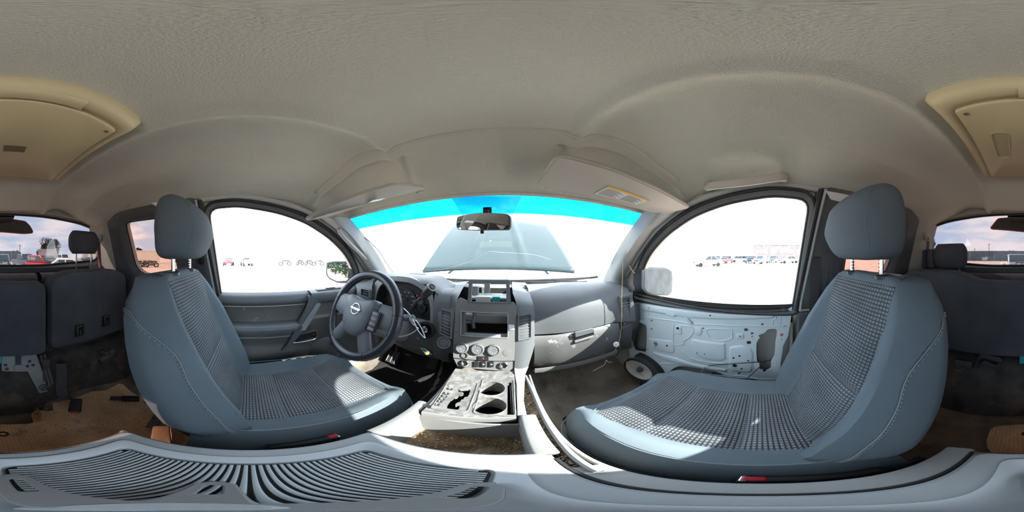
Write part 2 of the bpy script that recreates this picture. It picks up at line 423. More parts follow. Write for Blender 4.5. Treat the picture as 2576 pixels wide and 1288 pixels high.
# ---- outer sides: upper sheet with the window openings, lower sheet
for s, nm in ((-1, 'wall_left'), (1, 'wall_right')):
    bm = NB()
    topedge = [V(.86, -.26, 0), V(.80, -.14, 0), V(.62, .035, 0), V(.48, .14, 0), V(.3, .235, 0), V(.1, .30, 0), V(-.1, .33, 0), V(-1.0, .33, 0), V(-1.16, .20, 0), V(-1.20, -.26, 0)]
    b_panel(bm, up(topedge, s), [up(WIN, s), up(QWIN, s)], Vector((s * .045, 0, .01)))
    # lower body: outer skin, sill, dash side and rear corner
    b_box(bm, (s * .915, 0, -.60), (.03, 2.4, .62))
    b_box(bm, (s * .885, -.68, -.555), (.05, 1.02, .57))
    b_box(bm, (s * .90, 0, -.93), (.11, 2.4, .09))
    b_box(bm, (s * .865, .98, -.5), (.05, .40, .8))
    b_panel(bm, [V(s * .80, .83, -.9), V(s * .80, 1.2, -.9), V(s * .80, 1.2, -.16), V(s * .80, .83, -.16)], [], Vector((s * .04, 0, 0)))
    ow = mk(nm, bm, 'beige_trim' if s < 0 else 'beige_trim', smooth=30)
    tag(ow, 'painted side of the truck cab around the %s door and window openings' % ('driver' if s < 0 else 'passenger'), kind='structure')
    if s > 0:
        bm = NB(); b_grid(bm, [[V(x - dx_, y - dy_, z) for x, y in ((.60, .93), (.66, .92), (.72, .90), (.77, .87), (.80, .83), (.812, .79))] for z, dx_, dy_ in ((-.54, 0, 0), (-.62, .0, .005), (-.72, .0, .015), (-.80, .005, .03), (-.86, .01, .05), (-.895, .02, .07))])
        mk('kick_panel', bm, pm('kick_grey', (.30, .28, .255), .8, var=(9, .25), wear=((.45, .42, .37), 12, .55, .7), wear2=((.12, .09, .07), 7, .6, .75)), ow, smooth=60)
    # glass
    bm = NB(); b_panel(bm, [p + Vector((s * .012, 0, .004)) for p in up(WIN, s)], [], Vector((s * .004, 0, .0013)))
    g = mk('window_%d' % (2 if s < 0 else 3), bm, 'glass_clear', smooth=0)
    tag(g, 'clear %s side door glass' % ('driver' if s < 0 else 'passenger'), kind='structure')
    bm = NB(); b_panel(bm, [p + Vector((s * .012, 0, .004)) for p in up(QWIN, s)], [], Vector((s * .004, 0, .0013)))
    g = mk('window_%d' % (4 if s < 0 else 5), bm, 'glass_tint', smooth=0)
    tag(g, 'dark tinted quarter glass behind the %s seat' % ('driver' if s < 0 else 'passenger'), kind='structure')
    # window frame and rubber seals belong to the front door (built below)

# ---- floor, bulkhead, rear wall
def floorz(x, y):
    z = -.90 + .012 * math.sin(9 * x + 4 * y) * math.sin(7 * y)
    z += .42 * sm(.72, 1.10, y)                                 # toe board
    z += .17 * sm(.30, .16, abs(x)) * sm(-.22, .05, y)          # tunnel
    return z + .15 * sm(-.60, -.80, y)                          # rear seat step
bm = NB()
nx = 29
rows = []
for j in range(45):
    y = lerp(-1.12, 1.12, j / 44)
    row = []
    for i in range(nx):
        x = lerp(-.86, .86, i / (nx - 1))
        row.append(V(x, y, floorz(x, y)))
    rows.append(row)
b_grid(bm, rows)
fl = mk('floor', bm, 'carpet_dusty', smooth=180)
tag(fl, 'dusty worn carpet on the cab floor', kind='structure')
bm = NB(); b_panel(bm, [V(-.9, 1.14, -1.0), V(.9, 1.14, -1.0), V(.9, 1.14, -.17), V(-.9, 1.14, -.17)], [], V(0, .03, 0))
tag(mk('wall_front', bm, 'black_plastic', smooth=0), 'dark bulkhead behind the dashboard', kind='structure')
RW = rpoly([(-.673, 0, -.035), (-.25, 0, -.062), (.25, 0, -.062), (.673, 0, -.035), (.70, 0, .02), (.668, 0, .205), (.54, 0, .238), (.3, 0, .262), (0, 0, .268), (-.3, 0, .262), (-.54, 0, .238), (-.668, 0, .205), (-.70, 0, .02)],
           [.03, .05, .05, .03, .05, .04, .05, .1, .1, .1, .05, .04, .05], 4)
def rear3(p, d=0): return V(p.x, -1.02 - d, p.z)
bm = NB()
b_panel(bm, [rear3(V(x, 0, z)) for x, z in [(-.92, -1.0), (-.4, -1.0), (0, -1.0), (.4, -1.0), (.92, -1.0), (.92, .36), (.4, .36), (0, .36), (-.4, .36), (-.92, .36)]], [[rear3(p) for p in RW]], V(0, -.03, 0))
wr = mk('wall_rear', bm, 'beige_trim', smooth=30); tag(wr, 'rear cab wall around the back window', kind='structure')
bm = NB(); b_panel(bm, [rear3(p, .015) for p in RW], [], V(0, -.004, 0))
tag(mk('window_6', bm, 'glass_rear', smooth=60), 'tinted rear window of the cab', kind='structure')
bm = NB(); b_tube(bm, [rear3(p, -.002) for p in RW], .008, 8, closed=True)
mk('window_seal', bm, 'black_rubber', wr)
bm = NB(); b_tube(bm, [rear3(p, -.004) for p in offs([V(p.x, p.z, 0) for p in RW], .022) and [V(q.x, 0, q.y) for q in offs([V(p.x, p.z, 0) for p in RW], .026)]], .014, 8, closed=True)
mk('window_frame', bm, 'beige_trim', wr)
bm = NB(); b_box(bm, (0, -.985, -.088), (1.16, .05, .035))
mk('rear_sill', bm, 'black_plastic', wr, bevel=.006)

# ---- headliner with its moulded crease lines
def yfr(x): return .578 - .088 * (x / .62) ** 2
def zfr(x): return .238 - .030 * (x / .62) ** 2
def ycr(x): return .375 - .115 * (x / .7) ** 2
def ztop(x):
    a = abs(x)
    if a < .25:
        z = .388
    else:
        t = (a - .25) / .44
        z = .388 + .026 * math.sin(min(1, t * 1.9) * math.pi) - .108 * t ** 2.0
    z -= .018 * math.exp(-((a - .245) / .020) ** 2)
    return z
def zhead(x, y):
    z = ztop(x)
    z -= .105 * sm(-.66, -1.03, y) * (1 - .25 * abs(x))
    c = ycr(x)
    if y > c:
        t = min(1, (y - c) / (yfr(x) - c))
        z0 = ztop(x) - .003
        zz = lerp(z0, zfr(x), t ** .66)
        # pocket that each visor folds into
        a = abs(x)
        pk = sm(.185 + .05 * t, .215 + .05 * t, a) * sm(.70, .62, a) * sm(.12, .20, t) * sm(.97, .82, t)
        z = zz + .034 * pk - .010 * math.exp(-((t - .10) / .05) ** 2) * sm(.12, .2, a) - .015 * math.exp(-((y - c) / .009) ** 2)
    else:
        z -= .018 * math.exp(-((y - c) / .035) ** 2)
    return z
bm = NB(); rows = []
ys = [lerp(-1.05, .2, i / 40) for i in range(40)] 
for j in range(240):
    row = []
    for i in range(181):
        x = lerp(-.70, .70, i / 180)
        yf = yfr(x)
        y = lerp(-1.04, yf, (j / 239) ** .75)
        z = zhead(x, y)
        # side rail rolls down to the door opening
        a = abs(x)
        if a > .60:
            t = (a - .60) / .10
            rail = .278 - .02 * sm(.05, .35, y) - .10 * sm(.2, .5, y)
            z = lerp(z, min(z, rail), sm(0, 1, t))
        row.append(V(x, y, z))
    rows.append(row)
b_grid(bm, rows)
hl = mk('ceiling', bm, 'headliner', smooth=180)
tag(hl, 'grey beige woven headliner with moulded crease lines', kind='structure')
# front header lip, roof skin above
bm = NB(); b_tube(bm, [V(x, yfr(x) + .004, zfr(x) - .002) for x in [lerp(-.66, .66, i / 40) for i in range(41)]], .009, 8)
mk('header_lip', bm, 'headliner', hl)
bm = NB(); b_tube(bm, [V(x, ycr(x) + .002, ztop(x) - .0175) for x in [lerp(-.60, .60, i / 60) for i in range(61)]], .0085, 10); mk('crease_bead', bm, 'headliner', hl, smooth=180)
bm = NB()
rows = [[V(x, lerp(-1.12, .64 - .08 * (x / .7) ** 2, j / 12), .46 - .13 * abs(x / .78) ** 3 - .12 * sm(.36, .66, lerp(-1.12, .64, j / 12)) ** 1.5 - .05 * sm(-.8, -1.1, lerp(-1.12, .64, j / 12))) for x in [lerp(-.76, .76, i / 24) for i in range(25)]] for j in range(13)]
b_grid(bm, rows)
mk('roof_skin', bm, 'hood_paint', hl, smooth=180)

# ---- windshield
def ws(u, v):
    """u -1..1 across, v 0 top .. 1 bottom"""
    xt = .625 * u; yt = yfr(xt) + .008; zt = zfr(xt)
    xb = .73 * u; yb = 1.10 - .13 * u * u; zb = -.19
    bul = .018 * math.sin(v * math.pi)
    return V(lerp(xt, xb, v), lerp(yt, yb, v) + bul, lerp(zt, zb, v) + bul)
bm = NB(); b_grid(bm, [[ws(lerp(-1.06, 1.06, i / 32), lerp(-.03, 1.02, j / 29)) for i in range(33)] for j in range(30)], uv=True)
g = mk('window_1', bm, 'glass_windshield', smooth=180, recalc=False); tag(g, 'curved windshield with a cyan shade band across its top', kind='structure')
def on_ws(px, py, off=.006):
    """point of the windshield sheet seen at a pixel (bisection on distance), pulled inside by off"""
    d = ray(px, py); best = None
    for k in range(400):
        t = .45 + k * .0025; p = CAMP + d * t
        # solve v from z, then compare y
        u = p.x / .67
        v = (zfr(.625 * u) - p.z) / (zfr(.625 * u) + .19)
        v = min(1.1, max(-.1, v))
        u = p.x / lerp(.625, .73, v)
        q = ws(u, v)
        e = abs(q.y - p.y)
        if best is None or e < best[0]: best = (e, p)
    return best[1] - d * off
def ws_patch(name, quad, mat, off=.006, n=6):
    bm = NB(); a, b, c, d = quad
    b_grid(bm, [[on_ws(lerp(lerp(a[0], b[0], i / n), lerp(d[0], c[0], i / n), j / n), lerp(lerp(a[1], b[1], i / n), lerp(d[1], c[1], i / n), j / n), off) for i in range(n + 1)] for j in range(n + 1)])
    return mk(name, bm, mat, g, smooth=180)
ws_patch('dotted_frit', ((1134, 494), (1312, 494), (1286, 548), (1166, 548)), 'frit')
ws_patch('lower_frit', ((1050, 672), (1450, 672), (1452, 692), (1048, 692)), 'frit_light', .008)
# hairline crack running across the glass
ck = spline([on_ws(*p, off=.004) for p in ((1060, 683), (1110, 678), (1150, 668), (1190, 655), (1228, 634), (1260, 635), (1300, 637), (1345, 641), (1385, 653))], 5)
bm = NB(); b_tube(bm, ck, .00035, 5); mk('crack', bm, 'white_mark', g)
bm = NB(); b_lathe(bm, [(.002, 0), (.0035, .001), (.002, .002)], on_ws(1234, 606, .004), (0, -1, .7), 12); mk('stone_chip', bm, 'white_mark', g)
bm = NB(); b_tube(bm, spline([on_ws(*p, off=.004) for p in ((908, 590), (930, 608), (955, 634), (972, 662), (988, 684), (1006, 698))], 5), .0022, 6); mk('edge_gasket', bm, 'black_rubber', g)
# torn sticker strip at the passenger side of the glass
bm = NB()
b_grid(bm, [[on_ws(lerp(1514, 1546, i / 4) + 2.2 * math.sin(j * 1.3 + i) + 8 * j / 18, lerp(513, 665, j / 18), .006 + .002 * math.sin(i * 3 + j)) for i in range(5)] for j in range(19)])
mk('film_strip', bm, 'frit_light', g, smooth=180)

# ---- A pillars and roof rails
for s, n in ((-1, 1), (1, 2)):
    bm = NB()
    # loft between the windshield edge and the door opening, top to bottom
    T = [(.50, .185, .62, .30, .185), ]
    secs = []
    for k in range(13):
        t = k / 12
        a = ws(s * 1.0, t) ; a = V(a.x, a.y - .006, a.z - .004)
        # matching point of door opening edge
        zz = lerp(.195, -.22, t)
        yy = interp([(-.22, .80), (-.15, .80), (.02, .62), (.122, .49), (.203, .32)], zz)
        b = side3(yy, zz, s, .022)
        mid = (a + b) / 2 + V(-s * .035, -.035, -.01 + .0 * t)
        secs.append([a + V(s * .06, .03, 0), a + V(0, 0, 0), lerp(a, mid, .55) + V(-s * .004, -.012, 0), mid, lerp(mid, b, .5) + V(-s * .006, -.004, 0), b, b + V(s * .05, 0, 0)])
    b_grid(bm, secs)
    o = mk('trim_%d' % n, bm, 'pillar_trim', smooth=60)
    tag(o, 'grey windshield pillar trim on the %s side' % ('driver' if s < 0 else 'passenger'), kind='structure')
    if s < 0:
        # grab handle moulded on the driver pillar
        bm = NB(); pts = spline([sideray(*p, -1, .075) for p in ((853, 575), (858, 588), (880, 612), (905, 636), (921, 650), (926, 640))], 5)
        b_tube(bm, pts, .011, 10); mk('pillar_handle', bm, 'pillar_trim', o, smooth=60)
    # rail between pillar and headliner
    bm = NB(); b_tube(bm, spline([side3(y, z, s, .012) for y, z in [(-.23, .275), (-.05, .283), (.15, .256), (.31, .214), (.475, .133), (.62, .025), (.79, -.13)]], 6), .014, 8)
    mk('door_seal', bm, 'pillar_trim', o, smooth=60)

# ---- B and C pillars, rear access doors with the quarter glass
for s, n, dn in ((-1, 3, 3), (1, 5, 4)):
    side = 'driver' if s < 0 else 'passenger'
    rd = thing('door_%d' % dn, 'dark moulded rear access door panel with tinted quarter window, %s side' % side, None, (s * .8, -.55, -.9), kind='structure')
    bm = NB()
    out = rpoly([(-.25, -.26, 0), (-.88, -.26, 0), (-.87, .285, 0), (-.25, .285, 0)], [.02, .02, .09, .02], 5)
    b_panel(bm, up(out, s, .03), [up(offs(QWIN, .045), s, .03)], Vector((s * .03, 0, .009)))
    mk('upper_trim', bm, 'dark_trim', rd, bevel=.008)
    bm = NB()                                                     # sloping reveal down to the glass
    b_grid(bm, [up(offs(QWIN, .047), s, .032), up(offs(QWIN, .03), s, .030), up(offs(QWIN, .006), s, .004), up(offs(QWIN, -.004), s, -.006)], close_u=True)
    mk('window_reveal', bm, 'dark_trim', rd, smooth=60)
    bm = NB(); b_tube(bm, up(offs(QWIN, -.002), s, -.006), .006, 6, closed=True); mk('window_seal', bm, 'black_rubber', rd)
    bm = NB(); rows = []
    prof = [(-.24, .034), (-.28, .05), (-.40, .055), (-.46, .075), (-.60, .075), (-.72, .05), (-.88, .04)]
    for j in range(11):
        y = lerp(-.24, -.90, j / 10); rows.append([V(s * (.83 - d), y, z) for z, d in prof])
    b_grid(bm, rows); mk('lower_trim', bm, 'dark_trim', rd, smooth=40)
    # B pillar: the rear edge of the front opening with its seals
    bm = NB()
    b_panel(bm, [side3(y, z, s, .028) for y, z in [(-.165, -.26), (-.30, -.26), (-.30, .28), (-.215, .28)]], [], Vector((s * .03, 0, .009)))
    b_box(bm, (s * .815, -.23, -.58), (.03, .13, .62))
    o = mk('trim_%d' % n, bm, 'dark_trim', bevel=.01); tag(o, 'dark door pillar with seat belt beside the %s headrest' % side, kind='structure')
    bm = NB(); b_tube(bm, [side3(-.160 - .066 * t, -.26 + .53 * t, s, .034) for t in [k / 10 for k in range(11)]], .010, 8); mk('door_seal', bm, 'black_rubber', o)
    bm = NB(); b_tube(bm, [side3(-.176 - .066 * t, -.26 + .53 * t, s, .040) for t in [k / 10 for k in range(11)]], .006, 8); mk('seal_lip', bm, 'pillar_trim', o)
    # C pillar
    bm = NB(); rows = []
    for j in range(9):
        z = lerp(-.5, .30, j / 8)
        rows.append([side3(-.875, z, s, .03), side3(-.895, z, s, .05), side3(-.95, z, s, .06), side3(-1.0, z, s, .09) + V(0, -.02, 0)])
    b_grid(bm, rows)
    o = mk('trim_%d' % (n + 1), bm, 'beige_trim', smooth=50); tag(o, 'beige rear corner pillar trim on the %s side' % side, kind='structure')
    bm = NB(); q = side3(-.935, .13, s, .075)
    b_rbox(bm, q, (.02, .035, .05), .008); b_tube(bm, circle(q + V(-s * .018, .01, -.012), .016, 14, (0, 1, 0), (0, 0, 1)), .005, 6, closed=True)
    mk('belt_guide', bm, 'beige_trim', o)
    bm = NB()
    b_grid(bm, [[q + V(-s * .02, .006 + .02 * k + .03 * t - .02, -.01 - .33 * t) for k in (0, 1, 2)] for t in [i / 8 for i in range(9)]])
    mk('seat_belt', bm, 'belt_red' if s < 0 else 'belt', o, smooth=60)
    # coat hook
    bm = NB(); h = V(s * .585, -.60 if s < 0 else -.52, .285)
    b_rbox(bm, h, (.016, .026, .006), .002); b_tube(bm, spline([h, h + V(-s * .004, 0, -.012), h + V(-s * .016, 0, -.018), h + V(-s * .022, 0, -.010)], 4), .003, 6)
    mk('coat_hook', bm, 'beige_trim', o)
    # front seat belt: anchor ring and strap on the B pillar
    bm = NB(); q = sideray(506, 658, -1, .055) if s < 0 else V(.735, -.235, .01)
    b_tube(bm, circle(q, .017, 16, (0, 1, 0), (0, 0, 1)), .005, 6, closed=True)
    b_rbox(bm, q + V(s * .012, 0, .02), (.012, .03, .06), .005)
    mk('belt_anchor', bm, 'black_plastic', bpy.data.objects['trim_%d' % n])
    bm = NB(); b_grid(bm, [[q + V(-s * .004 + s * .07 * t, -.022 + .022 * k, -.012 - .5 * t) for k in (0, 1, 2)] for t in [i / 6 for i in range(7)]])
    mk('seat_belt', bm, 'belt', bpy.data.objects['trim_%d' % n], smooth=60)
    # white plastic corner panel under the headliner
    bm = NB(); b_panel(bm, [sideray(*p, -1, .13) for p in ((380, 511), (466, 497), (446, 512), (412, 532))] if s < 0 else [V(.64, -.24, .262), V(.645, -.40, .262), V(.66, -.36, .225), V(.66, -.27, .235)], [], Vector((s * .004, 0, 0)))
    mk('corner_cap', bm, 'white_plastic', bpy.data.objects['trim_%d' % n])

# ================================================================== front seats
def make_seat(side, cx, dy, label):
    s = -1 if side == 'L' else 1         # outer side
    T = thing('front_seat', label, 'car seat', (cx, dy + .1, -.90), 'front bucket seats')
    HW = .245
    def P(x, y, z): return V(cx + x, dy + y, z)
    # ---- cushion: loft of cross-sections along y (front to back)
    def csec(y):
        t = (y + .16) / .55                      # 0 rear .. 1 front
        zt = -.578 + .022 * t                    # insert height
        rim = .020 + .012 * (1 - abs(2 * t - 1))
        hw = HW * (1 - .10 * sm(.8, 1.0, t))
        drop = .055 * sm(.80, 1.02, t) ** 1.5
        zb = -.735 + .02 * sm(.8, 1, t)
        pts = []
        for k in range(25):
            u = lerp(-1, 1, k / 24); a = abs(u)
            x = hw * math.copysign(1 - (1 - a) ** 1.0, u)
            z = zt + rim * sm(.55, .80, a) - .085 * sm(.80, 1.0, a) ** 2 - drop
            pts.append((x, z))
        pts += [(hw * 1.0, lerp(zt, zb, .6)), (hw * .97, zb), (0, zb), (-hw * .97, zb), (-hw, lerp(zt, zb, .6))]
        return [P(x, y, z) for x, z in pts]
    ysx = [-.16, -.12, -.05, .02, .09, .16, .22, .27, .31, .34, .365, .382, .392]
    bm = NB(); rings = []
    for y in ysx:
        rings.append(csec(y))
    # rounded nose
    c = csec(.392); mid = sum(c, V(0, 0, 0)) / len(c)
    for f, dyy in ((.93, .007), (.80, .011)):
        rings.append([P(0, 0, 0) * 0 + V(lerp(mid.x, p.x, f ** .5), p.y + dyy, lerp(mid.z, p.z, f)) for p in c])
    b_loft(bm, rings)
    cu = mk('cushion', bm, 'fabric', T, smooth=60)
    # woven insert: three quilted panels with sewn gaps between
    seams = [-.155, -.02 + .05 if False else .03, .20, .352]
    for a, b in zip(seams, seams[1:]):
        bm = NB(); rows = []
        for j in range(9):
            y = lerp(a + .002, b - .002, j / 8); tt = (y + .16) / .55
            row = []
            for k in range(17):
                u = lerp(-1, 1, k / 16); w_ = .138 + .028 * sm(.2, .36, y)
                zt = -.578 + .022 * tt - .055 * sm(.80, 1.02, tt) ** 1.5
                puff = .011 * (1 - abs(lerp(-1, 1, j / 8)) ** 6) * (1 - abs(u) ** 8)
                uu = abs(u * w_) / .245
                row.append(P(u * w_, y, zt + (.020 + .012 * (1 - abs(2 * tt - 1))) * sm(.55, .80, uu) + .001 + puff))
            rows.append(row)
        b_grid(bm, rows); mk('seat_insert', bm, 'waffle', cu, smooth=180)
    # piping seam round the cushion side
    bm = NB()
    b_tube(bm, spline([P(-HW * .99 * 1, y, -.66 + .012 * sm(.1, .4, y)) + V(-.002, 0, 0) for y in (-.12, 0, .12, .24, .33)] + [P(-.19, .398, -.655), P(0, .406, -.655), P(.19, .398, -.655)] + [P(HW * .99, y, -.66 + .012 * sm(.1, .4, y)) + V(.002, 0, 0) for y in (.33, .24, .12, 0, -.12)], 4), .0022, 5)
    mk('seam', bm, 'piping', cu)
    bm = NB()
    b_tube(bm, spline([P(-.205, -.1, -.54), P(-.208, .05, -.534), P(-.208, .18, -.535), P(-.195, .30, -.552), P(-.12, .374, -.592), P(0, .384, -.596), P(.12, .374, -.592), P(.195, .30, -.552), P(.208, .18, -.535), P(.208, .05, -.534), P(.205, -.1, -.54)], 4), .0016, 5)
    mk('seam', bm, 'piping', cu)
    # ---- backrest
    def fy(z): return -.085 - .175 * ((z + .56) / .50)         # face line of the insert
    def bsec(z):
        t = (z + .60) / .55                      # 0 bottom .. 1 top
        hw = interp([(0, .215), (.12, .238), (.45, .243), (.75, .232), (.9, .205), (1.0, .160)], t)
        f = fy(z); dep = interp([(0, .12), (.5, .135), (.85, .115), (1.0, .07)], t)
        bol = interp([(0, .035), (.3, .055), (.65, .045), (.9, .015), (1, .0)], t)
        pts = []
        for k in range(21):
            u = lerp(-1, 1, k / 20); a = abs(u)
            y = f + bol * sm(.52, .76, a) - (bol + .05) * sm(.78, 1.0, a) ** 1.7
            pts.append((u * hw, y))
        pts += [(hw * .995, f - .075), (hw * .95, f - dep * .93), (hw * .55, f - dep), (0, f - dep), (-hw * .55, f - dep), (-hw * .95, f - dep * .93), (-hw * .995, f - .075)]
        return [P(x, y, z) for x, y in pts]
    zs = [-.655, -.63, -.58, -.52, -.45, -.38, -.30, -.22, -.16, -.115, -.085, -.068, -.058]
    bm = NB(); rings = [bsec(z) for z in zs]
    top = rings[-1]; mid = sum(top, V(0, 0, 0)) / len(top)
    rings.append([lerp(mid, p, .80) + V(0, 0, .008) for p in top]); rings.append([lerp(mid, p, .4) + V(0, 0, .012) for p in top])
    bot = rings[0]; mid = sum(bot, V(0, 0, 0)) / len(bot)
    rings.insert(0, [lerp(mid, p, .86) + V(0, 0, -.022) for p in bot])
    b_loft(bm, rings); bk = mk('backrest', bm, 'fabric_side', T, smooth=60)
    # insert panels on the back: upper and lower, with a sewn line between
    for a, b in ((-.60, -.335), (-.331, -.070)):
        bm = NB(); rows = []
        for j in range(13):
            z = lerp(a, b, j / 12); t = (z + .60) / .55; row = []
            hw = interp([(0, .215), (.12, .238), (.45, .243), (.75, .232), (.9, .205), (1.0, .160)], t)
            bol = interp([(0, .035), (.3, .055), (.65, .045), (.9, .015), (1, .0)], t)
            ww = interp([(-.6, .118), (-.33, .130), (-.07, .132)], z)
            for k in range(17):
                u = lerp(-1, 1, k / 16); x = u * ww; aa = abs(x) / hw
                puff = .010 * (1 - abs(lerp(-1, 1, j / 12)) ** 8) * (1 - abs(u) ** 8)
                row.append(P(x, fy(z) + bol * sm(.52, .76, aa) + .001 + puff, z))
            rows.append(row)
        if b > -.1:                                   # rolls over the top edge
            for dzz, dyy in ((.012, -.010), (.0215, -.030), (.0225, -.055)):
                rows.append([p + V(0, dyy, dzz) for p in rows[12]])
        b_grid(bm, rows); mk('back_insert', bm, 'waffle_back', bk, smooth=180)
    # welt seam along both bolsters and down the side panel
    for q in (-1, 1):
        pts = []
        for z in zs[1:]:
            if z > -.19: break
            r_ = bsec(z); k_ = 1 if q < 0 else 19
            pts.append(r_[k_] + V(q * .0012, .001, 0))
        for z, k_, dz_ in ((-.155, 0, 0), (-.135, -1, .0), (-.132, -2, 0)):
            r_ = bsec(z - .004)
            idx = {0: (0, 20), -1: (27, 21), -2: (26, 22), -3: (25, 23)}[k_][0 if q < 0 else 1]
            pts.append(r_[idx] + V(q * .0005, 0, 0))
        bm = NB(); b_tube(bm, spline(pts, 4), .0018, 6); mk('welt', bm, 'piping', bk)
        # row of stitches beside the welt
        sp = spline(pts, 8); bm = NB(); acc = 0
        for i in range(1, len(sp)):
            acc += (sp[i] - sp[i - 1]).length
            if acc > .007:
                acc = 0; d = (sp[i] - sp[i - 1]).normalized()
                b_tube(bm, [sp[i] + V(q * .002, -.001, -.006) - d * .0022, sp[i] + V(q * .002, -.001, -.006) + d * .0022], .0009, 4)
        tag(mk('stitching', bm, 'stitch', bk), kind='stuff')
    # ---- headrest on two chrome posts
    hy = fy(-.07) - .015
    hr = NB(); rings = []
    for k in range(15):
        t = k / 14
        z = -.012 + .207 * t
        hw = .140 * (1 - abs(2 * t - .96) ** 2.6 * .32) * (1 - .06 * t)
        dp = interp([(0, .050), (.12, .068), (.4, .080), (.75, .068), (.92, .044), (1, .018)], t)
        yc = hy + interp([(0, .0), (.35, .018), (.7, .012), (1, -.012)], t)
        if t == 0 or t == 1: hw *= .86
        ring = []
        for j in range(28):
            th = 2 * math.pi * j / 28; c_, s_ = math.cos(th), math.sin(th)
            ex = .74
            ring.append(P(hw * math.copysign(abs(c_) ** ex, c_), yc - hy + hy + dp * math.copysign(abs(s_) ** ex, s_), z))
        rings.append(ring)
    b_loft(hr, rings)
    ho = mk('headrest', hr, 'fabric', T, smooth=80, sub=1)
    for q in (-1, 1):                       # side seam of the cover
        bm = NB(); pts = []
        for k in range(2, 13):
            t = k / 14; hw = .140 * (1 - abs(2 * t - .96) ** 2.6 * .32) * (1 - .06 * t)
            dp = interp([(0, .050), (.12, .068), (.4, .080), (.75, .068), (.92, .044), (1, .018)], t)
            yc = hy + interp([(0, .0), (.35, .018), (.7, .012), (1, -.012)], t)
            pts.append(P(q * hw * .78, yc + dp * .75, -.012 + .207 * t))
        b_tube(bm, spline(pts, 3), .0009, 5); mk('seam', bm, 'fabric_side', ho)
    for q in (-1, 1):
        bm = NB(); b_tube(bm, [P(q * .068, hy, -.075), P(q * .068, hy, .03)], .0058, 12); mk('post', bm, 'chrome', ho)
        bm = NB()
        for i in range(5): b_box(bm, P(q * .068 - q * .0052, hy, -.046 + .009 * i), (.0022, .009, .003))
        mk('notch', bm, 'black', ho)
        bm = NB(); b_lathe(bm, [(.019, -.052), (.019, -.044), (.012, -.041), (.0062, -.041)], P(q * .068, hy, -.004), (0, 0, 1), 18); mk('post_guide', bm, 'black_plastic', ho)
    # ---- buckle on the inner side, recliner trim and slide rails
    b = -s
    bm = NB(); rot = Matrix.Rotation(R(8), 3, 'X')
    BQ = P(b * .243, (.035 if s < 0 else -.05), -.612)
    b_rbox(bm, BQ, (.020, .12, .035), .006, rot=rot); bk2 = mk('belt_buckle', bm, 'black_plastic', T)
    bm = NB(); b_rbox(bm, BQ + rot @ V(0, .058, .012), (.017, .022, .014), .004, rot=rot); mk('release_button', bm, 'red_plastic', bk2)
    bm = NB(); b_rbox(bm, BQ + rot @ V(0, .066, 0), (.022, .008, .036), .003, rot=rot); mk('buckle_mouth', bm, 'chrome', bk2)
    bm = NB(); b_rbox(bm, P(b * .235, -.10, -.72), (.018, .20, .09), .008); mk('side_shield', bm, 'black_plastic', T)
    bm = NB(); b_rbox(bm, P(s * .238, -.02, -.70), (.016, .36, .07), .008); mk('side_shield', bm, 'black_plastic', T)
    bm = NB()
    for q in (-1, 1): b_rbox(bm, P(q * .19, .10, -.885), (.035, .52, .03), .006); b_box(bm, P(q * .19, .1, -.80), (.022, .44, .15))
    b_box(bm, P(0, .1, -.745), (.36, .42, .02))
    mk('slide_rail', bm, 'steel_dark', T, bevel=.003)
    return T, P
seatR, PR = make_seat('R', .435, 0, 'grey cloth passenger bucket seat beside the stripped white door')
seatL, PL = make_seat('L', -.430, .055, 'grey cloth driver bucket seat behind the steering wheel')
# torn outer bolster on the driver seat
tear = spline([PL(-.208, .09, -.5365), PL(-.211, .15, -.5345), PL(-.210, .21, -.5355), PL(-.203, .26, -.540)], 5)
bm = NB()
b_grid(bm, [[p + V(.006 * k * (1 + .6 * math.sin(i * 1.7)) - .006, .002 * math.sin(i * 2.3 + k), .004 * (1 - abs(k - 1)) - .001) for k in range(3)] for i, p in enumerate(tear)])
tag(mk('foam_tear', bm, 'foam_tear', seatL, smooth=60), 'torn seam showing pale foam')

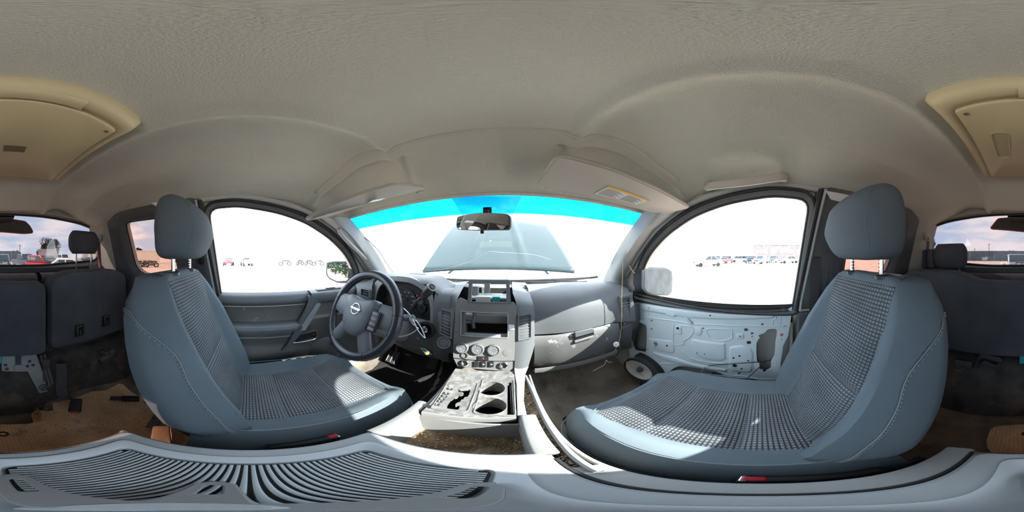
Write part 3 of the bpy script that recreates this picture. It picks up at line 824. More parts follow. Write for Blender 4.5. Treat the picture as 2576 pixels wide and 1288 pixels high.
# ================================================================== rear bench, cushions folded up
def rounded_slab(bm, outline, y, th, r, face=1):
    """outline (x,z) slab standing upright; rounded rim; outer face at y, thickness th to the rear"""
    o2 = [Vector((p[0], p[1], 0)) for p in outline]
    def lay(d, yy): return [V(q.x, yy, q.y) for q in offs(o2, -d)]
    b_loft(bm, [lay(r, y), lay(r * .3, y - r * .3 * .4), lay(0, y - r), lay(0, y - th + r), lay(r * .5, y - th)])
def rear_unit(name, label, x0, x1, out, heads):
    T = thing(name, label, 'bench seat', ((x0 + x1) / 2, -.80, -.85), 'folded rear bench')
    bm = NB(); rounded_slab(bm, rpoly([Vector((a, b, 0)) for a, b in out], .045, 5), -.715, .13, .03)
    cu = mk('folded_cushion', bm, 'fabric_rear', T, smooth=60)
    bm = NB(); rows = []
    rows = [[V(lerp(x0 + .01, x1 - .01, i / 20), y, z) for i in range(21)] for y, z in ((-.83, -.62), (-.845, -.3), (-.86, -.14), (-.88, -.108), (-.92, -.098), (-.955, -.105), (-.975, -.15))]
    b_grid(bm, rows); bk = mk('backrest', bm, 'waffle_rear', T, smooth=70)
    for hx, hz, hw in heads:
        h = NB(); rings = []
        for k in range(11):
            t = k / 10; z = hz + .150 * t
            w_ = hw * (1 - abs(2 * t - 1) ** 3 * .22); d = .048 * (1 - abs(2 * t - 1) ** 2.5 * .55)
            rings.append([V(hx + w_ * math.copysign(abs(math.cos(a)) ** .6, math.cos(a)), -.925 + d * math.copysign(abs(math.sin(a)) ** .6, math.sin(a)), z) for a in [2 * math.pi * j / 24 for j in range(24)]])
        b_loft(h, rings); ho = mk('headrest', h, 'fabric_rear', T, smooth=80)
        for q in (-1, 1):
            bm = NB(); b_tube(bm, [V(hx + q * .058, -.925, -.11), V(hx + q * .058, -.925, hz + .02)], .0055, 10); mk('post', bm, 'chrome', ho)
            bm = NB(); b_lathe(bm, [(.017, 0), (.017, .006), (.008, .010)], V(hx + q * .058, -.925, -.099), (0, 0, 1), 16); mk('post_guide', bm, 'black_plastic', ho)
    return T, cu
S40, c40 = rear_unit('rear_bench', 'narrow section of the folded rear bench behind the driver seat', -.72, -.19, [(-.715, -.50), (-.195, -.50), (-.195, -.115), (-.30, -.075), (-.60, -.078), (-.70, -.115)], [(-.508, .015, .108)])
S60, c60 = rear_unit('rear_bench', 'wide section of the folded rear bench behind the passenger seat', -.185, .72, [(-.18, -.525), (.715, -.50), (.715, -.13), (.63, -.075), (.36, -.075), (.25, -.118), (-.18, -.128)], [(.47, -.075, .108)])
for (px, py) in ((199, 831), (266, 806)):
    q = aty(px, py, -.712); bm = NB()
    b_box(bm, q, (.055, .006, .075)); o = mk('latch_cup', bm, 'black_plastic', c40, bevel=.006)
    bm = NB(); b_tube(bm, [q + V(-.014, .006, .026), q + V(.014, .006, .026), q + V(.014, .012, -.02), q + V(-.004, .012, -.024), q + V(-.004, .008, 0)], .004, 6); mk('latch_hook', bm, 'steel_dark', o)
# middle headrest lowered behind the passenger head restraint
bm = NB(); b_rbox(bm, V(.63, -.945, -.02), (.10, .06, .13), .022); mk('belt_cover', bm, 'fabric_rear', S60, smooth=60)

# ================================================================== dashboard
DB = thing('dashboard', 'scuffed grey dashboard with missing radio and screen', 'dashboard', (0, .85, -.62))
SPp, SPn = V(0, .66, -.28), V(0, -.946, .322)          # face of the centre stack
def sp(px, py, off=0): return atp(px, py, SPp + SPn * off, SPn)
SU, SV = V(1, 0, 0), V(0, .322, .946)                  # right and up on that face
def pxrow(a, b, y, n):
    return [aty(lerp(a[0], b[0], i / n), lerp(a[1], b[1], i / n), y if not isinstance(y, tuple) else lerp(y[0], y[1], i / n)) for i in range(n + 1)]
# ---- upper pad, passenger side
def dcl(x, y): return y - (.14 * (x / .73) ** 2 * sm(.85, 1.1, y))
def dash_sec(x, prof): return [V(x, y, z) for y, z in prof]
PROF = [(1.10, -.30), (1.12, -.205), (1.05, -.185), (.96, -.168), (.86, -.160), (.80, -.166), (.755, -.185), (.722, -.220), (.702, -.270), (.693, -.33), (.690, -.378), (.74, -.384)]
bm = NB(); rows = []
for i in range(25):
    x = lerp(.185, .735, i / 24)
    e = sm(.60, .76, x)
    rows.append([V(x, dcl(x, y) - .05 * e * (1 if y < .8 else 0) + .02 * sm(.4, .185, x) * (1 if y < .8 else 0), z - .012 * e) for y, z in PROF])
b_grid(bm, rows); mk('passenger_pad', bm, 'dash_plastic', DB, smooth=50)
# faint airbag cover line pressed in the pad
bm = NB(); b_tube(bm, spline([aty(px, py, y) + V(0, -.002, 0) for px, py, y in ((1497, 736, .80), (1520, 741, .77), (1535, 748, .75), (1555, 766, .72), (1520, 748, .735), (1487, 748, .745))], 4, ), .0014, 5)
mk('pad_seam', bm, 'black_plastic', DB)
# ---- glove box door
bm = NB(); rows = []
for z, y in ((-.383, .694), (-.392, .682), (-.44, .676), (-.50, .678), (-.55, .686), (-.585, .700), (-.605, .73)):
    rows.append([V(x, y + .012 * sm(.3, .19, x) + .01 * sm(.6, .68, x), z) for x in [lerp(.197, .664, i / 20) for i in range(21)]])
b_grid(bm, rows)
for q in (0, -1): bm.faces.new([bm.verts.new(r[q]) for r in rows] + [bm.verts.new(V(rows[0][q].x, .76, -.6)), bm.verts.new(V(rows[0][q].x, .76, -.385))])
gb = mk('glove_box_door', bm, 'dash_worn', DB, smooth=50)
bm = NB(); b_panel(bm, [aty(*p, .673) for p in ((1446, 838), (1494, 826), (1495, 846), (1446, 863))], [], V(0, .012, 0)); o = mk('latch_recess', bm, 'black_plastic', gb, bevel=.002)
bm = NB(); b_panel(bm, [aty(*p, .668) for p in ((1447, 837), (1493, 826), (1493, 836), (1447, 849))], [], V(0, .012, 0)); mk('latch', bm, 'dash_plastic', gb, bevel=.002)
bm = NB(); b_panel(bm, [aty(*p, .668) for p in ((1446, 858), (1494, 844), (1494, 848), (1446, 863))], [], V(0, .012, 0)); mk('latch_lip', bm, 'silver_trim', gb, bevel=.002)
bm = NB(); b_grid(bm, [[V(x, y, z) for x in [lerp(.20, .66, i / 10) for i in range(11)]] for y, z in ((.70, -.588), (.695, -.60), (.70, -.622), (.78, -.64))]); mk('lower_edge', bm, 'stack_plastic', DB, smooth=60)
# strip of panel at the right end of the glove box
bm = NB(); b_grid(bm, [[V(x, y, z) for x in (.668, .70, .735, .76, .80)] for y, z in ((.675, -.30), (.672, -.38), (.675, -.45), (.70, -.52), (.74, -.56))]); mk('end_panel', bm, 'dash_plastic', DB, smooth=50)
# ---- right outer vent pod
bm = NB(); rows = []
for pl, pr, y in (((1550, 738), (1592, 731), (.74, .70)), ((1555, 746), (1592, 741), (.700, .665)), ((1557, 790), (1592, 790), (.690, .658)), ((1560, 838), (1590, 836), (.692, .66)), ((1561, 860), (1588, 856), (.705, .675)), ((1562, 880), (1588, 876), (.74, .72))):
    rows.append(pxrow(pl, pr, y, 4))
b_grid(bm, rows); mk('vent_pod', bm, 'dash_plastic', DB, smooth=50)
def vent(name, quad, rows_, plane, mat_s='silver_trim', tilt=.0055, cols=0, tilt_last=None):
    """louvred vent: dark box, frame, separate slats. quad = tl,tr,br,bl pixels"""
    tl, tr, br, bl = [plane(*q) for q in quad]
    nrm = (tr - tl).cross(bl - tl).normalized()
    if nrm.dot(CAMP - tl) < 0: nrm = -nrm
    bm = NB()
    b_panel(bm, [p - nrm * .03 for p in (tl, tr, br, bl)], [], -nrm * .002)
    v_ = thing_part(name)
    o = mk(name, bm, 'black', DB, smooth=0)
    bm = NB(); c = (tl + tr + br + bl) / 4
    def g(f): return [c + (p - c) * f for p in (tl, tr, br, bl)]
    k = 1 + .010 / ((tr - tl).length)
    b_panel(bm, [p + nrm * .002 for p in rpoly([c + (p - c) * 1.16 for p in (tl, tr, br, bl)], .004)], [[p + nrm * .002 for p in (tl, tr, br, bl)]], -nrm * .03)
    mk('vent_frame', bm, 'dash_plastic', o, smooth=0, bevel=.0015)
    for i in range(rows_):
        t = (i + .5) / rows_
        a, b = lerp(tl, bl, t), lerp(tr, br, t)
        upv = (tl - bl).normalized()
        h = (tl - bl).length / rows_ * .20
        tt = tilt if (tilt_last is None or i < rows_ - 1) else tilt_last
        bm = NB()
        b_loft(bm, [[q - nrm * .001 - upv * h * .2, q - nrm * .001 + upv * h * .3, q - nrm * .022 + upv * (h * .3 + tt), q - nrm * .022 + upv * (tt - h * .2)] for q in (a, b)])
        mk('slat', bm, mat_s, o, smooth=0)
    for i in range(cols):
        t = (i + .5) / cols; a, b = lerp(tl, tr, t), lerp(bl, br, t)
        bm = NB(); b_tube(bm, [a - nrm * .024, b - nrm * .024], .0018, 4); mk('fin', bm, 'black_plastic', o)
    return o
def thing_part(n): return n
vent('end_vent', ((1562, 753), (1584, 748), (1584, 815), (1564, 823)), 9, lambda px, py: atp(px, py, (.69, .664, -.3), (-.40, -.92, 0)))
# ---- centre stack: face plate with real openings
outer = [sp(*p) for p in ((1157, 748), (1180, 758), (1293, 760), (1299, 771), (1296, 868), (1294, 908), (1139, 900), (1140, 851), (1146, 760))]
radio = [sp(*p) for p in ((1160.5, 782.5), (1277.6, 788), (1277.6, 849.5), (1158.5, 843))]
bm = NB(); b_panel(bm, outer, [rpoly(radio, .004)], -SPn * .012)
cs = mk('centre_stack', bm, 'stack_plastic', DB, smooth=0, bevel=.002)
bm = NB(); b_panel(bm, [sp(*p, -.004) for p in ((1140, 902), (1294, 909), (1293, 933), (1150, 921))], [], -SPn * .02); ls = mk('switch_strip', bm, 'stack_plastic', DB, smooth=0, bevel=.002)
# bezel rim of the radio hole and what shows inside
bm = NB(); b_tube(bm, rpoly([p + SPn * .001 for p in radio], .004), .0022, 6, closed=True); mk('radio_rim', bm, 'silver_trim', cs)
bm = NB(); b_tube(bm, [V(-.20, .712, -.288), V(.02, .716, -.290), V(.20, .716, -.288)], .024, 16); mk('cross_beam', bm, 'stack_plastic', DB)
bm = NB(); b_tube(bm, spline([V(-.065, .705, -.225), V(-.062, .70, -.27), V(-.068, .695, -.30), V(-.066, .70, -.335)], 4), .009, 8); b_tube(bm, spline([V(-.125, .69, -.298), V(-.09, .69, -.306), V(-.066, .70, -.302)], 4), .006, 8); mk('wire_loom', bm, 'dash_plastic', DB)
bm = NB(); b_box(bm, V(0, .86, -.32), (.42, .02, .30)); mk('inner_wall', bm, 'black', DB)
bm = NB(); b_panel(bm, [sp(*p, -.014) for p in ((1158, 836), (1278, 841), (1278, 849), (1158, 843))], [], -SPn * .05); mk('radio_shelf', bm, 'lid_plastic', DB, smooth=0, bevel=.001)
bm = NB(); b_panel(bm, [sp(*p, -.013) for p in ((1160, 784), (1168, 784), (1168, 842), (1160, 842))], [], -SPn * .06); mk('radio_bracket', bm, 'stack_plastic', DB, smooth=0)
bm = NB(); b_panel(bm, [sp(*p, .001) for p in rpoly([V(1279.5, 816.5, 0), V(1294, 817, 0), V(1294, 829.5, 0), V(1279.5, 830, 0)], 2) for p in [(p.x, p.y)]], [], SPn * .001); mk('blank_label', bm, 'white_mark', cs, smooth=0)
# ---- screen surround standing above the stack
def fp(px, py): return atp(px, py, (0, .70, -.14), (0, -.97, .24))
FN = V(0, -.97, .24).normalized()
bm = NB()
b_panel(bm, rpoly([fp(*p) for p in ((1180, 703), (1281, 704), (1286, 762), (1176, 760))], .008), [rpoly([fp(*p) for p in ((1187, 712), (1273, 712), (1274, 759), (1184, 758.5))], .003)], -FN * .02)
fr = mk('screen_surround', bm, 'dash_plastic', DB, smooth=0, bevel=.003)
bm = NB()
hoodp = [[fp(*a) + d for a in ((1176, 760), (1180, 703), (1281, 704), (1286, 762))] for d in (V(0, 0, 0), V(0, .03, .0), V(0, .05, -.004))]
b_grid(bm, [rpoly(r, .006, 3) if False else r for r in hoodp]); mk('screen_hood', bm, 'dash_plastic', fr, smooth=30)
bm = NB(); b_rbox(bm, V(.01, .87, -.172), (.20, .03, .02), .006); mk('foam_edge', bm, pm('cream', (.55, .50, .38), .9, bump=(80, .6, .004)), DB)
bm = NB(); b_panel(bm, [V(-.05, .835, -.165), V(-.015, .835, -.163), V(-.005, .815, -.200), V(-.045, .815, -.202)], [], V(0, .002, .001)); mk('part_label', bm, pm('aged_label', (.55, .52, .42), .8, var=(90, .4)), DB)
bm = NB(); b_box(bm, V(-.075, .80, -.175), (.03, .03, .05)); b_box(bm, V(-.02, .83, -.165), (.03, .02, .07)); mk('screen_bracket', bm, 'steel', DB, bevel=.003)
bm = NB(); b_rbox(bm, V(0, .80, -.205), (.19, .10, .014), .004); mk('duct', bm, 'lid_plastic', DB)
bm = NB(); b_rbox(bm, V(-.03, .755, -.206), (.07, .02, .03), .004); mk('connector', bm, 'white_plastic', DB)
bm = NB(); b_rbox(bm, V(.03, .755, -.206), (.035, .02, .03), .004); mk('connector', bm, 'teal_plastic', DB)
# shoulders of the stack that carry the centre vents
for side, rws, q in (('l', (((1142, 711), (1180, 707), (1.0, 1.0)), ((1134, 715), (1176, 710), (.93, .93)), ((1124, 724), (1169, 717), (.85, .85)), ((1114, 739), (1161, 731), (.765, .765)), ((1107, 757), (1152, 749), (.705, .71)), ((1103, 772), (1147, 764), (.680, .69)), ((1101, 800), (1142, 800), None), ((1100, 850), (1140, 856), None), ((1106, 882), (1139, 902), None), ((1118, 905), (1141, 908), None)), 0),
                     ('r', (((1288, 709), (1322, 711), (1.0, 1.0)), ((1288, 718), (1328, 722), (.86, .90)), ((1290, 738), (1333, 738), (.75, .76)), ((1297, 757), (1339, 757), (.705, .71)), ((1299, 772), (1343, 770), (.69, .682)), ((1297, 830), (1345, 828), None), ((1296, 868), (1345, 868), None), ((1294, 932), (1328, 925), None)), 1)):
    bm = NB(); rows = []
    for a, b, y in rws:
        if y is None: rows.append([sp(lerp(a[0], b[0], i / 6), lerp(a[1], b[1], i / 6), .004 * math.sin(i / 6 * math.pi)) for i in range(7)])
        else: rows.append(pxrow(a, b, y, 6))
    if side == 'l':
        for k_, dd in ((-1, .06), (-2, .045), (-3, .012)): rows[k_] = [p + V(0, dd, 0) for p in rows[k_]]
    b_grid(bm, rows)
    e = 0 if side == 'l' else 6
    b_grid(bm, [[r[e] for r in rows], [r[e] + V((.02 if side == 'r' else -.02) * 0, .12, 0) for r in rows]])
    mk('stack_shoulder', bm, 'dash_plastic', DB, smooth=50)
vent('centre_vent', ((1111, 780), (1134, 786), (1133, 848), (1108, 836)), 7, lambda px, py: sp(px, py, .006), 'silver_trim')
vent('centre_vent', ((1306, 796), (1335, 792), (1335, 848), (1306, 853)), 8, lambda px, py: sp(px, py, .006), 'silver_trim', tilt_last=-.004)
# round blank (left) below the vent
bm = NB(); b_lathe(bm, [(.030, 0), (.030, .004), (.026, .006), (.024, .003), (.019, .003), (.017, .005), (.001, .005)], sp(1116, 862, .002), SPn, 28); mk('round_cap', bm, 'dash_plastic', DB)
# ---- heater knobs, small plug, sockets and switches
def knob(px, py, marks):
    c = sp(px, py, 0)
    bm = NB(); b_lathe(bm, [(.0255, 0), (.0255, .010), (.0235, .013), (.0195, .0135), (.019, .011), (.0005, .011)], c, SPn, 36); k = mk('heater_knob', bm, 'dash_plastic', cs, smooth=40)
    bm = NB(); b_lathe(bm, [(.0262, .0005), (.0262, .006)], c, SPn, 36, cap=False); b_box(bm, c + SPn * .0135 + SV * .021, (.003, .002, .006), Matrix((SU, SPn, SV)).transposed()); mk('knob_ring', bm, 'dash_plastic', k)
    bm = NB()
    if marks == 'fan':
        for i in range(7):
            a = R(100 - i * 32); b_lathe(bm, [(.0006 + .00012 * i, 0), (.0005, .0006)], c + SPn * .0113 + SU * .014 * math.cos(a) + SV * .014 * math.sin(a), SPn, 8)
        b_box(bm, c + SPn * .0115 - SU * .005 - SV * .004, (.005, .0006, .0014), Matrix((SU, SPn, SV)).transposed())
    elif marks == 'mode':
        for a in (150, 110, 70, 30, -30, -70, -110, -150):
            b_box(bm, c + SPn * .0115 + SU * .0135 * math.cos(R(a)) + SV * .0135 * math.sin(R(a)), (.0034, .0006, .0022), Matrix((SU, SPn, SV)).transposed())
    else:
        b_box(bm, c + SPn * .0115 - SV * .005 - SU * .001, (.003, .0006, .004), Matrix((SU, SPn, SV)).transposed())
        for a in (160, 130, 20, 60): b_lathe(bm, [(.0009, 0), (.0006, .0006)], c + SPn * .0113 + SU * .015 * math.cos(R(a)) + SV * .015 * math.sin(R(a)), SPn, 8)
    tag(mk('dial_marks', bm, 'white_mark', k), kind='stuff')
    bm = NB()
    if marks == 'temp': b_grid(bm, [[c + SPn * .0117 + SU * r_ * math.cos(R(a)) + SV * r_ * math.sin(R(a)) for a in (75, 60, 45, 30, 15)] for r_ in (.0125, .0155)])
    b_lathe(bm, [(.0012, 0), (.0008, .0008)], c + SPn * .0115 + SV * .008, SPn, 8)
    tag(mk('pointer', bm, 'needle_red', k), kind='stuff')
knob(1163.5, 874.5, 'fan'); knob(1202.5, 878, 'temp'); knob(1242.5, 880, 'mode')
bm = NB(); b_lathe(bm, [(.0135, 0), (.0135, .003), (.011, .003), (.011, -.01), (.0005, -.01)], sp(1167, 894.5), SPn, 20); o = mk('dimmer_socket', bm, 'black_plastic', cs)
bm = NB(); b_box(bm, sp(1183, 897, .001), (.016, .0006, .002), Matrix((SU, SPn, SV)).transposed()); mk('small_print', bm, 'white_mark', cs)
bm = NB(); b_lathe(bm, [(.0165, 0), (.0165, .0008), (.015, .001), (.0005, .001)], sp(1276, 887.5), SPn, 24); mk('blank_cap', bm, 'stack_plastic', cs)
def plate(name, x0, y0, x1, y1, mat, off, par, th=.004, bev=.0015):
    bm = NB(); b_panel(bm, [sp(x0, y0, off), sp(x1, y0, off), sp(x1, y1, off), sp(x0, y1, off)], [], -SPn * th); return mk(name, bm, mat, par, smooth=0, bevel=bev)
hz = plate('hazard_switch', 1201, 896.5, 1229, 907.5, 'black_plastic', .004, cs)
bm = NB(); c = sp(1215, 902.5, .005); b_tube(bm, [c + SV * .004, c - SV * .003 - SU * .0045, c - SV * .003 + SU * .0045], .0008, 4, closed=True); mk('hazard_triangle', bm, 'red_plastic', hz)
for x, w_ in ((1192, 7), (1210, 9), (1230, 9)):
    sw = plate('rocker_switch', x, 909.5, x + 12, 924, 'black_plastic', .002, ls)
    if x > 1195:
        plate('switch_print', x + 3.5, 915, x + 9, 918.5, 'grey_mark', .0032, sw, .0006, 0)
for x, y in ((1169, 913.5), (1267, 919.5)):
    bm = NB(); b_lathe(bm, [(.0165, -.002), (.0165, .004), (.0135, .006), (.012, .004), (.0115, -.03), (.0005, -.03)], sp(x, y), SPn, 26); sk = mk('power_socket', bm, 'chrome', ls, smooth=40)
    bm = NB(); b_lathe(bm, [(.0112, -.012), (.0005, -.012)], sp(x, y), SPn, 18); mk('socket_core', bm, 'black', sk)

# ---- driver side: top pad with the instrument hood
def hood_z(x): return .055 * sm(-.74, -.60, x) * sm(-.20, -.30, x)
PROFL = [(1.10, -.30), (1.12, -.205), (1.05, -.185), (.97, -.172), (.88, -.165), (.80, -.160), (.73, -.165), (.695, -.175), (.685, -.19)]
bm = NB(); rows = []
for i in range(33):
    x = lerp(-.745, -.205, i / 32)
    h = hood_z(x); rows.append([V(x, dcl(x, y) + (.01 * sm(-.25, -.165, x)), z + h * sm(1.06, .84, y)) for y, z in PROFL])
rows.append([p + V(.012, 0, -.035) for p in rows[-1]]); rows.append([p + V(.004, 0, -.14) for p in rows[-1]])
b_grid(bm, rows); mk('driver_pad', bm, 'dash_plastic', DB, smooth=60)
# middle of the top, in front of the screen box
bm = NB(); b_grid(bm, [[V(x, y, z) for x in [lerp(-.18, .20, i / 8) for i in range(9)]] for y, z in ((1.10, -.30), (1.12, -.205), (1.05, -.185), (.97, -.170), (.90, -.163), (.885, -.20))]); mk('top_pad', bm, 'dash_plastic', DB, smooth=50)
# speaker grilles on top of the pad
bm = NB()
for i in range(9): b_box(bm, V(-.47 + .012 * i, .82, -.1065), (.005, .05, .004))
tag(mk('top_grille', bm, 'black_plastic', DB, bevel=.001), kind='stuff')
# cluster bezel plane
CBp, CBn = V(-.43, .685, -.22), V(0, -.94, .34)
def cb(px, py, off=0): return atp(px, py, CBp + CBn * off, CBn)
archO = spline([V(-.665, .695, -.335), V(-.66, .694, -.25), V(-.635, .69, -.165), V(-.57, .688, -.122), V(-.47, .686, -.108), V(-.37, .686, -.112), V(-.285, .688, -.150), V(-.245, .692, -.22), V(-.238, .697, -.335)], 5)
archI = spline([V(-.615, .695, -.325), V(-.612, .694, -.25), V(-.59, .69, -.185), V(-.54, .688, -.150), V(-.46, .686, -.138), V(-.37, .686, -.143), V(-.30, .688, -.178), V(-.268, .692, -.235), V(-.262, .697, -.320)], 5)
def tilt(p): return V(p.x, .688 - (p.z + .13) * -.0 - (-.13 - p.z) * .10, p.z)
bm = NB(); b_panel(bm, [tilt(p) for p in archO], [[tilt(p) for p in archI]], V(0, .02, 0)); ic = mk('instrument_bezel', bm, 'silver_trim', DB, smooth=0, bevel=.004)
bm = NB(); b_grid(bm, [[tilt(p) for p in archI], [tilt(p) + V(0, .02, -.004) for p in archI], [V(lerp(p.x, -.44, .03), .748, lerp(p.z, -.24, .03)) for p in archI]], close_u=True); mk('instrument_tunnel', bm, 'black_plastic', ic, smooth=50)
CF = .745
bm = NB(); b_panel(bm, [V(lerp(p.x, -.44, .01), CF, lerp(p.z, -.24, .01)) for p in archI], [], V(0, .01, 0)); cf = mk('gauge_panel', bm, 'gauge_face', ic, smooth=0)
def dial(c, r, a0, a1, n, need, label=None):
    bm = NB(); b_lathe(bm, [(r, 0), (r, .003), (r * .97, .004), (r * .96, .001), (.0005, .001)], c, (0, -1, 0), 40); d = mk('gauge_dial', bm, 'gauge_face', cf, smooth=30)
    bm = NB()
    for i in range(n):
        a = R(lerp(a0, a1, i / (n - 1))); u = V(math.cos(a), 0, math.sin(a)); f = .84 if i % 2 else .78
        b_tube(bm, [c + V(0, -.0025, 0) + u * r * f, c + V(0, -.0025, 0) + u * r * .93], .0006, 4)
    tag(mk('tick_marks', bm, 'white_mark', d), kind='stuff')
    bm = NB(); a = R(need); u = V(math.cos(a), 0, math.sin(a)); b_tube(bm, [c + V(0, -.004, 0) - u * r * .12, c + V(0, -.004, 0) + u * r * .7], [.0016, .0006], 6); mk('needle', bm, 'needle_red', d)
    bm = NB(); b_lathe(bm, [(r * .12, .002), (r * .12, .006), (.0005, .007)], c, (0, -1, 0), 16); mk('needle_hub', bm, 'black_plastic', d)
    return d
spd = aty(1024, 753, CF - .002)
dl = dial(spd, .062, 225, -45, 17, 186)
for t_, a in (('20', 190), ('40', 150), ('60', 105), ('80', 72), ('100', 32), ('120', -5), ('140', -38)):
    text('gauge_numeral', t_, .0105, spd + V(.043 * math.cos(R(a)), -.0045, .043 * math.sin(R(a))), (1, 0, 0), (0, 0, 1), 'white_mark', dl, .0002)
text('gauge_text', 'MPH', .006, spd + V(0, -.0045, .020), (1, 0, 0), (0, 0, 1), 'white_mark', dl, .0002)
dial(spd + V(-.135, 0, -.005), .055, 225, -45, 15, 215)
dr = aty(1058, 757, CF - .004)
bm = NB(); b_lathe(bm, [(.021, 0), (.021, .004), (.018, .006), (.0005, .006)], dr, (0, -1, 0), 24); mk('gauge_knob', bm, 'dash_plastic', cf)
dial(dr + V(.004, 0, -.038), .030, 160, 20, 9, 120); dial(dr + V(.030, .001, .012), .026, 60, -60, 7, 10)
bm = NB()
for px, py in ((998, 732), (1003, 736), (1001, 731)): b_box(bm, aty(px, py, CF - .003), (.006, .001, .005))
b_box(bm, aty(1049, 744, CF - .003), (.007, .001, .008)); b_box(bm, aty(963, 754, CF - .003), (.006, .001, .004))
tag(mk('warning_lights', bm, 'red_mark', cf), kind='stuff')
bm = NB(); b_box(bm, aty(962, 759, CF - .003), (.008, .001, .004)); mk('warning_light', bm, 'orange_mark', cf)
# left outer vent and the panel round it
bm = NB(); rows = []
for pl, pr, y in (((893, 712), (940, 706), (.66, .69)), ((897, 724), (936, 719), (.63, .66)), ((898, 760), (934, 762), (.625, .655)), ((900, 800), (934, 806), (.64, .67)), ((905, 870), (950, 880), (.70, .70))):
    rows.append(pxrow(pl, pr, y, 4))
b_grid(bm, rows); mk('vent_panel', bm, 'dash_plastic', DB, smooth=50)
vent('end_vent', ((909, 727), (927, 731), (927, 749), (909, 742)), 3, lambda px, py: atp(px, py, (-.64, .638, -.2), (.12, -1, 0)), 'black_plastic', cols=4)
bm = NB(); b_rbox(bm, atp(916, 755, (-.64, .640, -.2), (.1, -1, 0)), (.05, .01, .016), .003); mk('vent_blank', bm, 'black_plastic', DB)
# knee panel, ignition surround and lower dash of the driver side
bm = NB(); rows = []
for y, z in ((.700, -.325), (.685, -.345), (.672, -.40), (.668, -.46), (.675, -.52), (.70, -.56), (.76, -.575)):
    rows.append([V(x, y + .03 * sm(-.55, -.75, x) - .01 * sm(-.24, -.17, x), z + .05 * sm(-.3, -.7, x) * (1 if z < -.45 else 0)) for x in [lerp(-.74, -.172, i / 20) for i in range(21)]])
b_grid(bm, rows); kp = mk('knee_panel', bm, 'dash_worn', DB, smooth=50)
bm = NB(); b_grid(bm, [[V(x, y, z) for x in (-.245, -.22, -.19, -.168)] for y, z in ((.76, -.158), (.71, -.164), (.688, -.180), (.674, -.22), (.668, -.28), (.664, -.34), (.66, -.44), (.668, -.52))]); mk('stack_side_strip', bm, 'dash_plastic', DB, smooth=50)
ig = atp(1070, 830, (-.24, .655, -.36), (0, -1, 0))
bm = NB(); b_lathe(bm, [(.046, 0), (.046, .006), (.041, .010), (.034, .009), (.032, -.01), (.0005, -.01)], ig + V(0, .01, 0), (-.15, -1, .1), 32); igo = mk('ignition_surround', bm, 'black_plastic', DB, smooth=40)
bm = NB(); b_lathe(bm, [(.017, 0), (.017, .016), (.014, .018), (.0005, .018)], ig + V(0, .012, 0), (-.15, -1, .1), 24); mk('ignition_lock', bm, 'chrome', igo)
bm = NB(); b_box(bm, ig + V(-.002, -.008, 0), (.003, .003, .012)); mk('key_slot', bm, 'black', igo)
st = [atp(*p, (-.24, .664, -.45), (0, -1, .0)) for p in ((1056, 874), (1070, 876), (1087, 892), (1072, 892))]
bm = NB(); b_panel(bm, st, [], V(0, -.0008, 0)); stk = mk('warning_sticker', bm, 'white_plastic', kp, smooth=0)
pm('sticker_green', (.12, .40, .30), .6); pm('sticker_yellow', (.85, .5, .08), .6)
c = sum(st, V(0, 0, 0)) / 4
bm = NB(); b_panel(bm, [c + (p - c) * .78 + V(0, -.0012, 0) for p in st], [], V(0, -.0003, 0)); mk('sticker_print', bm, 'sticker_green', stk, smooth=0)
bm = NB(); b_panel(bm, [lerp(st[2], c, .2) + V(0, -.0018, 0), lerp(st[1], c, .5) + V(0, -.0018, 0), c + V(0, -.0018, 0), lerp(st[3], c, .35) + V(0, -.0018, 0)], [], V(0, -.0003, 0)); mk('sticker_print', bm, 'sticker_yellow', stk, smooth=0)

# ================================================================== steering column, levers and wheel
WC = V(-.452, .425, -.252); WN = V(0, -.906, .423)             # wheel centre, normal towards the driver
WU, WV = V(1, 0, 0), V(0, .423, .906)
def wp(a, b, h=0): return WC + WU * a + WV * b + WN * h
SC = thing('steering_column', 'grey steering column with gear lever and wiper lever', 'steering column', (-.45, .62, -.48))
bm = NB(); rings = []
for h, wx, wz, dz in ((-.05, .055, .050, -.01), (-.07, .062, .058, -.012), (-.14, .066, .066, -.018), (-.22, .070, .075, -.022), (-.30, .075, .085, -.025)):
    rings.append([wp(wx * math.copysign(abs(math.cos(a)) ** .7, math.cos(a)), dz + wz * math.copysign(abs(math.sin(a)) ** .7, math.sin(a)), h) for a in [2 * math.pi * k / 24 for k in range(24)]])
b_loft(bm, rings); mk('column_shroud', bm, 'stack_plastic', SC, smooth=60)
def lev(px, py, y): return aty(px, py, y)
g0, g1, g2, g3 = lev(1022, 800, .60), lev(1034, 778, .57), lev(1049, 758, .545), lev(1066, 746, .53)
bm = NB(); b_tube(bm, spline([g0, g1, g2, g3], 5), .0065, 10); mk('gear_lever', bm, 'black_plastic', SC)
k0, k1 = lev(1064, 747, .532), lev(1087, 722, .505); ax = (k1 - k0).normalized(); ln = (k1 - k0).length
bm = NB(); b_lathe(bm, [(.008, -.006), (.013, .006), (.0165, ln * .4), (.0175, ln * .92), (.0155, ln), (.0005, ln)], k0, ax, 24); gk = mk('gear_knob', bm, 'leather', SC, smooth=50)
bm = NB(); b_lathe(bm, [(.0158, ln - .002), (.0158, ln + .001), (.013, ln + .0015)], k0, ax, 24, cap=False); mk('knob_ring', bm, 'handle_silver', gk)
bm = NB(); b_lathe(bm, [(.008, ln), (.008, ln + .002), (.0005, ln + .002)], k0, ax, 20); mk('knob_button', bm, 'black_plastic', gk)
w0, w1 = lev(1000, 798, .56), lev(1037, 801, .515); ax = (w1 - w0).normalized(); ln = (w1 - w0).length
